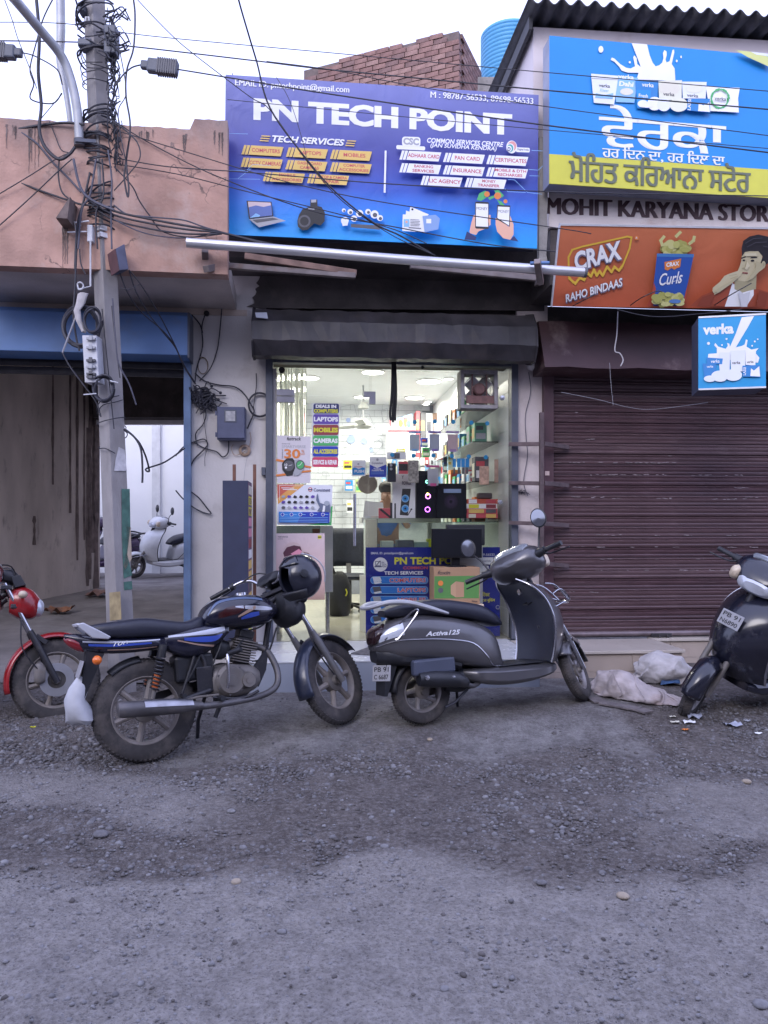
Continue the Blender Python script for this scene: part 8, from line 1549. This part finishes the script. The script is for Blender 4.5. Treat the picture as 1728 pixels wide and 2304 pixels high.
    # floor and leg shield
    X(MB().hull([(.28, .27, .34, .10), (.38, .235, .338, .18), (.57, .20, .332, .205), (.80, .205, .325, .21), (.94, .235, .32, .205), (1.0, .255, .32, .17)], pw=.5), 'floorboard', body); X(MB().box(.54, .94, -.16, .16, .331, .338), 'floor_mat', m_blk, .004)
    path = [(.98, .325, .225, .075), (1.01, .43, .235, .115), (1.02, .56, .25, .14), (.995, .68, .262, .14), (.945, .79, .25, .12), (.87, .875, .21, .09), (.81, .925, .13, .05)]
    Pi, Po = [], []
    for x, z, w, bu in catmull(path, 4):
        Pi.append([(x - .06 * abs(u) ** 2, w * u, z) for u in np.linspace(-1, 1, 13)]); Po.append([(x - .063 * abs(u) ** 2 + .012 + bu * (1 - abs(u) ** 2.2), w * 1.015 * u, z) for u in np.linspace(-1, 1, 17)])
    X(MB().grid(Pi), 'inner_shield', inner); X(MB().grid(Po), 'front_apron', body)
    S_ = catmull(path, 4)
    for sd in (-1, 1): X(MB().tube([(x - .059, sd * w * 1.01, z) for x, z, w, _ in S_], .0085, 8), 'shield_edge', m_chr if rail else trimm)
    X(MB().tube([(S_[-1][0] + .03, w_, S_[-1][1]) for w_ in np.linspace(-.11, .11, 5)], .02, 8), 'shield_top', body)
    X(MB().lathe([(.0001, -.012), (.022, -.010), (.024, 0)], (.862, 0, .83), 14, 'x'), 'key_switch', m_chr); X(MB().tube([(.935, -.03, .75), (.90, -.03, .735), (.90, .03, .735), (.935, .03, .75)], .006, 6), 'bag_hook', m_blk)
    # steered parts
    tw = steer_fn((.975, 0, .85), 25.5, steer); Y = lambda mb, nm, m, bev=0: mb.xf(tw).part(nm, m, b, bevel=bev)
    wheel(b, 1.27, .215, .215, .085, 5, MATS['grey alloy'], tw, hub=.05, sp_w=.018, rim_k=.66, curved=.35)
    fender(1.27, .225, .262, .15, 12, 155, body, tw, 'front_fender', b, .008, .05)
    for s_ in (-1, 1): Y(MB().tube([(1.06, s_ * .075, .60), (1.18, s_ * .075, .42), (1.28, s_ * .072, .215)], [.020, .022, .018], 10), 'fork_leg', m_chr if rail else m_alu)
    Y(MB().tube([(.90, 0, 1.0), (1.08, 0, .60)], .026, 12), 'steering_stem', m_frm)
    h = Y(MB().hull([(.645, .99, 1.03, .06), (.69, .95, 1.09, .16), (.77, .905, 1.13, .20), (.86, .90, 1.12, .20), (.945, .93, 1.07, .15), (.985, .96, 1.03, .08)], pw=.72, sub=5), 'handlebar_cowl', body)
    MB().hull([(.685, 1.05, 1.10, .11), (.75, 1.075, 1.14, .14), (.83, 1.085, 1.135, .12)], pw=.7).xf(tw).part('speedometer', mat('dusty speedometer glass', (.22, .24, .27), .12, coat=.6), h)
    MB().hull([(.92, .93, 1.05, .125), (.965, .92, 1.04, .13), (1.0, .945, 1.01, .08)], pw=.75).xf(tw).part('headlamp', m_lens, h)
    for s_ in (-1, 1):
        MB().hull([(.90, .96, 1.05, .02), (.945, .955, 1.05, .035), (.97, .98, 1.02, .015)], y0=s_ * .165).xf(tw).part('indicator', mat('pale amber', (.60, .50, .38), .3), h)
        MB().tube([(.75, s_ * .16, 1.02), (.73, s_ * .25, 1.025)], [.036, .028], 12).xf(tw).part('switch_cluster', m_blk, h); Y(MB().tube([(.733, s_ * .245, 1.025), (.70, s_ * .38, 1.02)], .018, 12), 'grip', m_blk); Y(MB().tube([(.77, s_ * .22, 1.015), (.79, s_ * .27, 1.0), (.755, s_ * .41, .985)], .006, 8, sub=4), 'brake_lever', m_frm)
        if not mirrors: continue
        Y(MB().tube([(.75, s_ * .20, 1.05), (.76, s_ * .23, 1.13), (.735, s_ * .27, 1.20)], .0065, 8, sub=4), 'mirror_stem', m_frm)
        mr = Y(MB().lathe([(.0001, .018), (.04, .014), (.056, .004), (.058, -.006), (.05, -.010)], (0, 0, 0), 20, 'x').xf(lambda v: np.array([.73 + v[0], s_ * .285 + v[1] * 1.0, 1.255 + v[2] * 1.25])), 'mirror', m_blk); MB().lathe([(.0001, -.011), (.05, -.0105)], (0, 0, 0), 20, 'x').xf(lambda v: tw(np.array([.73 + v[0], s_ * .285 + v[1], 1.255 + v[2] * 1.25]))).part('mirror_glass', m_mir, mr)
    if plates[1]: plate_text(b, plates[1], (1.142, .03, .755), (0, 1, 0), (-.42, 0, .9), .185, .105, m_plate, I_, 'front_plate')
    else: Y(MB().tube([(1.08, -.115, .45), (1.30, -.10, .40), (1.46, 0, .37), (1.30, .10, .40), (1.08, .115, .45)], .008, 8, sub=6), 'fender_guard', m_chr)
    if rail:
        for pts in ([(1.02, -.17, .80), (1.12, -.14, .83), (1.22, -.10, .76), (1.26, 0, .74), (1.22, .10, .76), (1.12, .14, .83), (1.02, .17, .80)], [(1.0, -.19, .70), (1.14, -.15, .74), (1.235, -.06, .73), (1.235, .06, .73), (1.14, .15, .74), (1.0, .19, .70)], [(1.0, -.12, .88), (1.12, -.08, .86), (1.24, -.06, .75)], [(1.0, .12, .88), (1.12, .08, .86), (1.24, .06, .75)]): X(MB().tube(pts, .0065, 8, sub=5), 'front_guard', m_chr)
    return b
gm = mat('gunmetal paint', (.105, .103, .112), .30, metal=.45, coat=.5, var=.12, scale=4, dirt=((.13, .115, .11), .26, 4)); bk = mat('black paint', (.012, .013, .024), .2, coat=.6, var=.2, dirt=((.07, .065, .07), .16, 6)); wp = mat('white scooter paint', (.66, .67, .68), .3, coat=.4, dirt=((.42, .40, .38), .15, 6)); dki = mat('dark inner panel', (.022, .026, .045), .42, var=.15, scale=8, dirt=((.075, .072, .075), .15, 7))
make_scooter(Frame((.266, 5.18, .085), 24, 7, 1.6), 'dark grey scooter with chrome guard and silver grab rail before the counter banner', gm, dki, 42, True, badge='Activa125', plates=(('PB 91', 'C 6687'), None))
make_scooter(Frame((3.36, 5.92, .10), 202, 16, -2.0), 'black scooter with white front number plate cut off by the picture edge', bk, dki, 30, False, mirrors=False, plates=(None, ('PB 91', 'N6890')), trimm=m_chr)
make_scooter(Frame((-3.64, 14.9, .46), 224, 6, 0), 'white scooter parked by the bright wall at the end of the passage', wp, dki, 0, False)
make_scooter(Frame((-5.0, 14.9, .46), 240, 6, 0), 'dark violet scooter mostly hidden behind the utility pole', mat('violet paint', (.06, .03, .09), .3, coat=.4), dki, 0, False)
# ------------------------------------------------------------------ sacks, mat and litter
def sack(name, label, pts_c, seed, m):
    """pts_c: (photo px, py, half width m, half height m, depth Y) stations of a slumped sack"""
    r = np.random.default_rng(seed); S_ = []
    st = catmull([tuple(at(p_[:2], p_[4])) + (p_[2], p_[3]) for p_ in pts_c], 5)
    for i, q in enumerate(st):
        c, w, h_ = q[:3], q[3], q[4]; ring = []; g0 = float(gz(c[0], c[1]))
        for k in range(26):
            a = 2 * math.pi * k / 26; rr = 1 + .10 * math.sin(3 * a + i * .7 + seed) + .07 * math.sin(7 * a + i * 1.3) + .05 * (r.random() - .5); y = c[1] + w * rr * math.cos(a); z = c[2] + h_ * rr * math.sin(a); ring.append((c[0] + .02 * math.sin(4 * a + i), y, max(z, g0 + .004 + .004 * r.random())))
        S_.append(ring)
    o = thing(name, label, 'sack', WF, tuple(np.mean(np.array(S_).reshape(-1, 3), axis=0) * (1, 1, 0) + (0, 0, .11))); q = MB().rings(S_).part('cloth', m, o, sharp=70); s_ = q.modifiers.new('s', 'SUBSURF'); s_.levels = s_.render_levels = 2; tx = bpy.data.textures.new('crumple', 'CLOUDS'); tx.noise_scale = .06; tx.noise_depth = 3; d_ = q.modifiers.new('d', 'DISPLACE'); d_.texture = tx; d_.strength = .028; d_.mid_level = .5; d_.texture_coords = 'LOCAL'; return o, S_
m_sk = mat('dirty woven sack', (.45, .40, .40), .85, var=.22, scale=9, bump=1.0, bscale=14, dirt=((.26, .17, .14), .32, 4), stretch=(1, .5, 1.6)); m_sk2 = mat('greyish woven sack', (.46, .44, .45), .85, var=.2, scale=9, bump=1.0, bscale=13, dirt=((.30, .28, .29), .22, 5))
o, S_ = sack('sack', 'larger dirty white woven sack slumped beside the grocery step', [(1334, 1562, .05, .05, 6.0), (1350, 1550, .19, .11, 5.98), (1388, 1548, .27, .14, 5.92), (1436, 1562, .29, .12, 5.86), (1480, 1580, .26, .10, 5.8), (1512, 1590, .19, .085, 5.76), (1534, 1596, .07, .05, 5.74)], 1, m_sk)
for i in range(4): j = 8 + i * 5; MB().tube([np.array(S_[j][k]) * 1 + (0, -.004, .006) for k in (4, 7, 10, 13, 16)], .004, 5, sub=4).part('fold', m_sk, o)
o, S_ = sack('sack', 'smaller greyish sack with a torn blue patch leaning on the step', [(1432, 1514, .04, .04, 6.40), (1446, 1508, .13, .11, 6.38), (1490, 1503, .18, .13, 6.36), (1530, 1510, .17, .12, 6.34), (1558, 1524, .09, .06, 6.32)], 4, m_sk2)
c = at(kP(860, 1135), 6.22); MB().add([c + np.array(v) for v in ((-.13, 0, -.03), (-.11, .01, .03), (.02, .02, .05), (.13, .02, .05), (.08, 0, -.02), (-.04, -.02, -.01))], [(0, 1, 2, 3, 4, 5)]).part('torn_patch', mat('faded blue weave', (.06, .13, .30), .8, var=.3, scale=25), o)
c = at(kP(430, 1390), 5.72); q = [(kP(130, 1195), 5.75), (kP(200, 1320), 5.6), (kP(420, 1400), 5.5), (kP(540, 1450), 5.45), (kP(620, 1525), 5.38)]
mb = MB(); 
for (a, ya), (b_, yb) in zip(q[:-1], q[1:]):
    A, B = at(a, ya), at(b_, yb); A[2] = float(gz(A[0], A[1])) + .012; B[2] = float(gz(B[0], B[1])) + .012; mb.bar(A, B, .10, .012)
mb.thing('torn_rag', mat('dirty rag', (.16, .14, .14), .95, var=.3, scale=18, bump=.5), 'flattened dirty rag strip trailing from the larger sack', 'rag')
q = [fx(*kM(1490, 1075), -.5), None]
def tread(p_): w = at(p_, F * (H - TZ) / (p_[1] - CY)) - FA.o; return (float(w @ FA.ex), float(w @ FA.ey))
mt_ = [tread(kM(1488, 1075)), tread(kM(1660, 1012)), tread((955, 1458)), tread((960, 1484))]
MB().prism([mt_[0], mt_[3], mt_[2], mt_[1]], TZ + .002, TZ + .012, axis='z').thing('door_mat', mat('grey bristle mat', (.12, .115, .12), .95, var=.3, scale=40, bump=.6, bscale=150), 'grey door mat lying askew on the step', 'mat', FA)
def litter(k, x, y, s, m, lab, n=6, sd=0):
    px, py = k(x, y); Yg = 5.0
    for _ in range(12): Yg = F * (H - float(gz((px - CX) / F * Yg, Yg))) / (py - CY)
    p_ = at((px, py), Yg); r = np.random.default_rng(sd); P_ = [[(p_[0] + s * (i / 5 - .5) * (1 + .2 * r.random()), p_[1] + s * .7 * (j / 5 - .5) * (1 + .2 * r.random()), p_[2] + .006 + s * .28 * r.random()) for i in range(6)] for j in range(6)]
    MB().grid(P_).thing('litter_scrap', m, lab, 'litter', group='litter by the sacks')
m_pl = mat('crumpled film', (.42, .44, .52), .35, var=.2, scale=20)
for i, a in enumerate(((kP, 1020, 1460, .10, m_pl, 'crumpled lilac plastic under the black scooter wheel'), (kP, 965, 1505, .07, WHT, 'white wrapper with green print by the sacks'), (kP, 1350, 1530, .10, m_pl, 'crumpled clear plastic lying apart on the road'), (kP, 850, 1505, .05, CRM, 'small cream paper scrap at the sack end'), (kP, 940, 1570, .04, ORG, 'orange sliver of wrapper on the road'), (kP, 1575, 1600, .04, WHT, 'white paper chip near the picture edge'), (kP, 825, 1455, .035, CRM, 'cream pebble-like scrap touching the larger sack'), (kQ, 282, 2055, .03, BRY, 'tiny yellow leaf scrap by the gravel heap'), (kP, 1480, 1490, .04, GRY, 'grey scrap between plastic and scooter'))): litter(*a, sd=i)
def passage_scrap(x, y, Yg, s, m, lab, sd):
    p_ = at(kQ(x, y), Yg); r = np.random.default_rng(sd); MB().grid([[(p_[0] + s * (i / 5 - .5), p_[1] + s * (j / 5 - .5), float(pz(p_[1])) + .02 + s * .3 * r.random()) for i in range(6)] for j in range(6)]).thing('litter_scrap', m, lab, 'litter', group='litter in the passage')
passage_scrap(505, 1000, 9.6, .3, mat('rust wrapper', (.20, .09, .05), .6, var=.4, scale=12), 'rust coloured wrapper on the passage floor', 1); passage_scrap(855, 900, 11.0, .34, mat('brown wrapper', (.18, .10, .08), .7, var=.4, scale=12), 'brown crumpled wrapper beside the pole', 2)
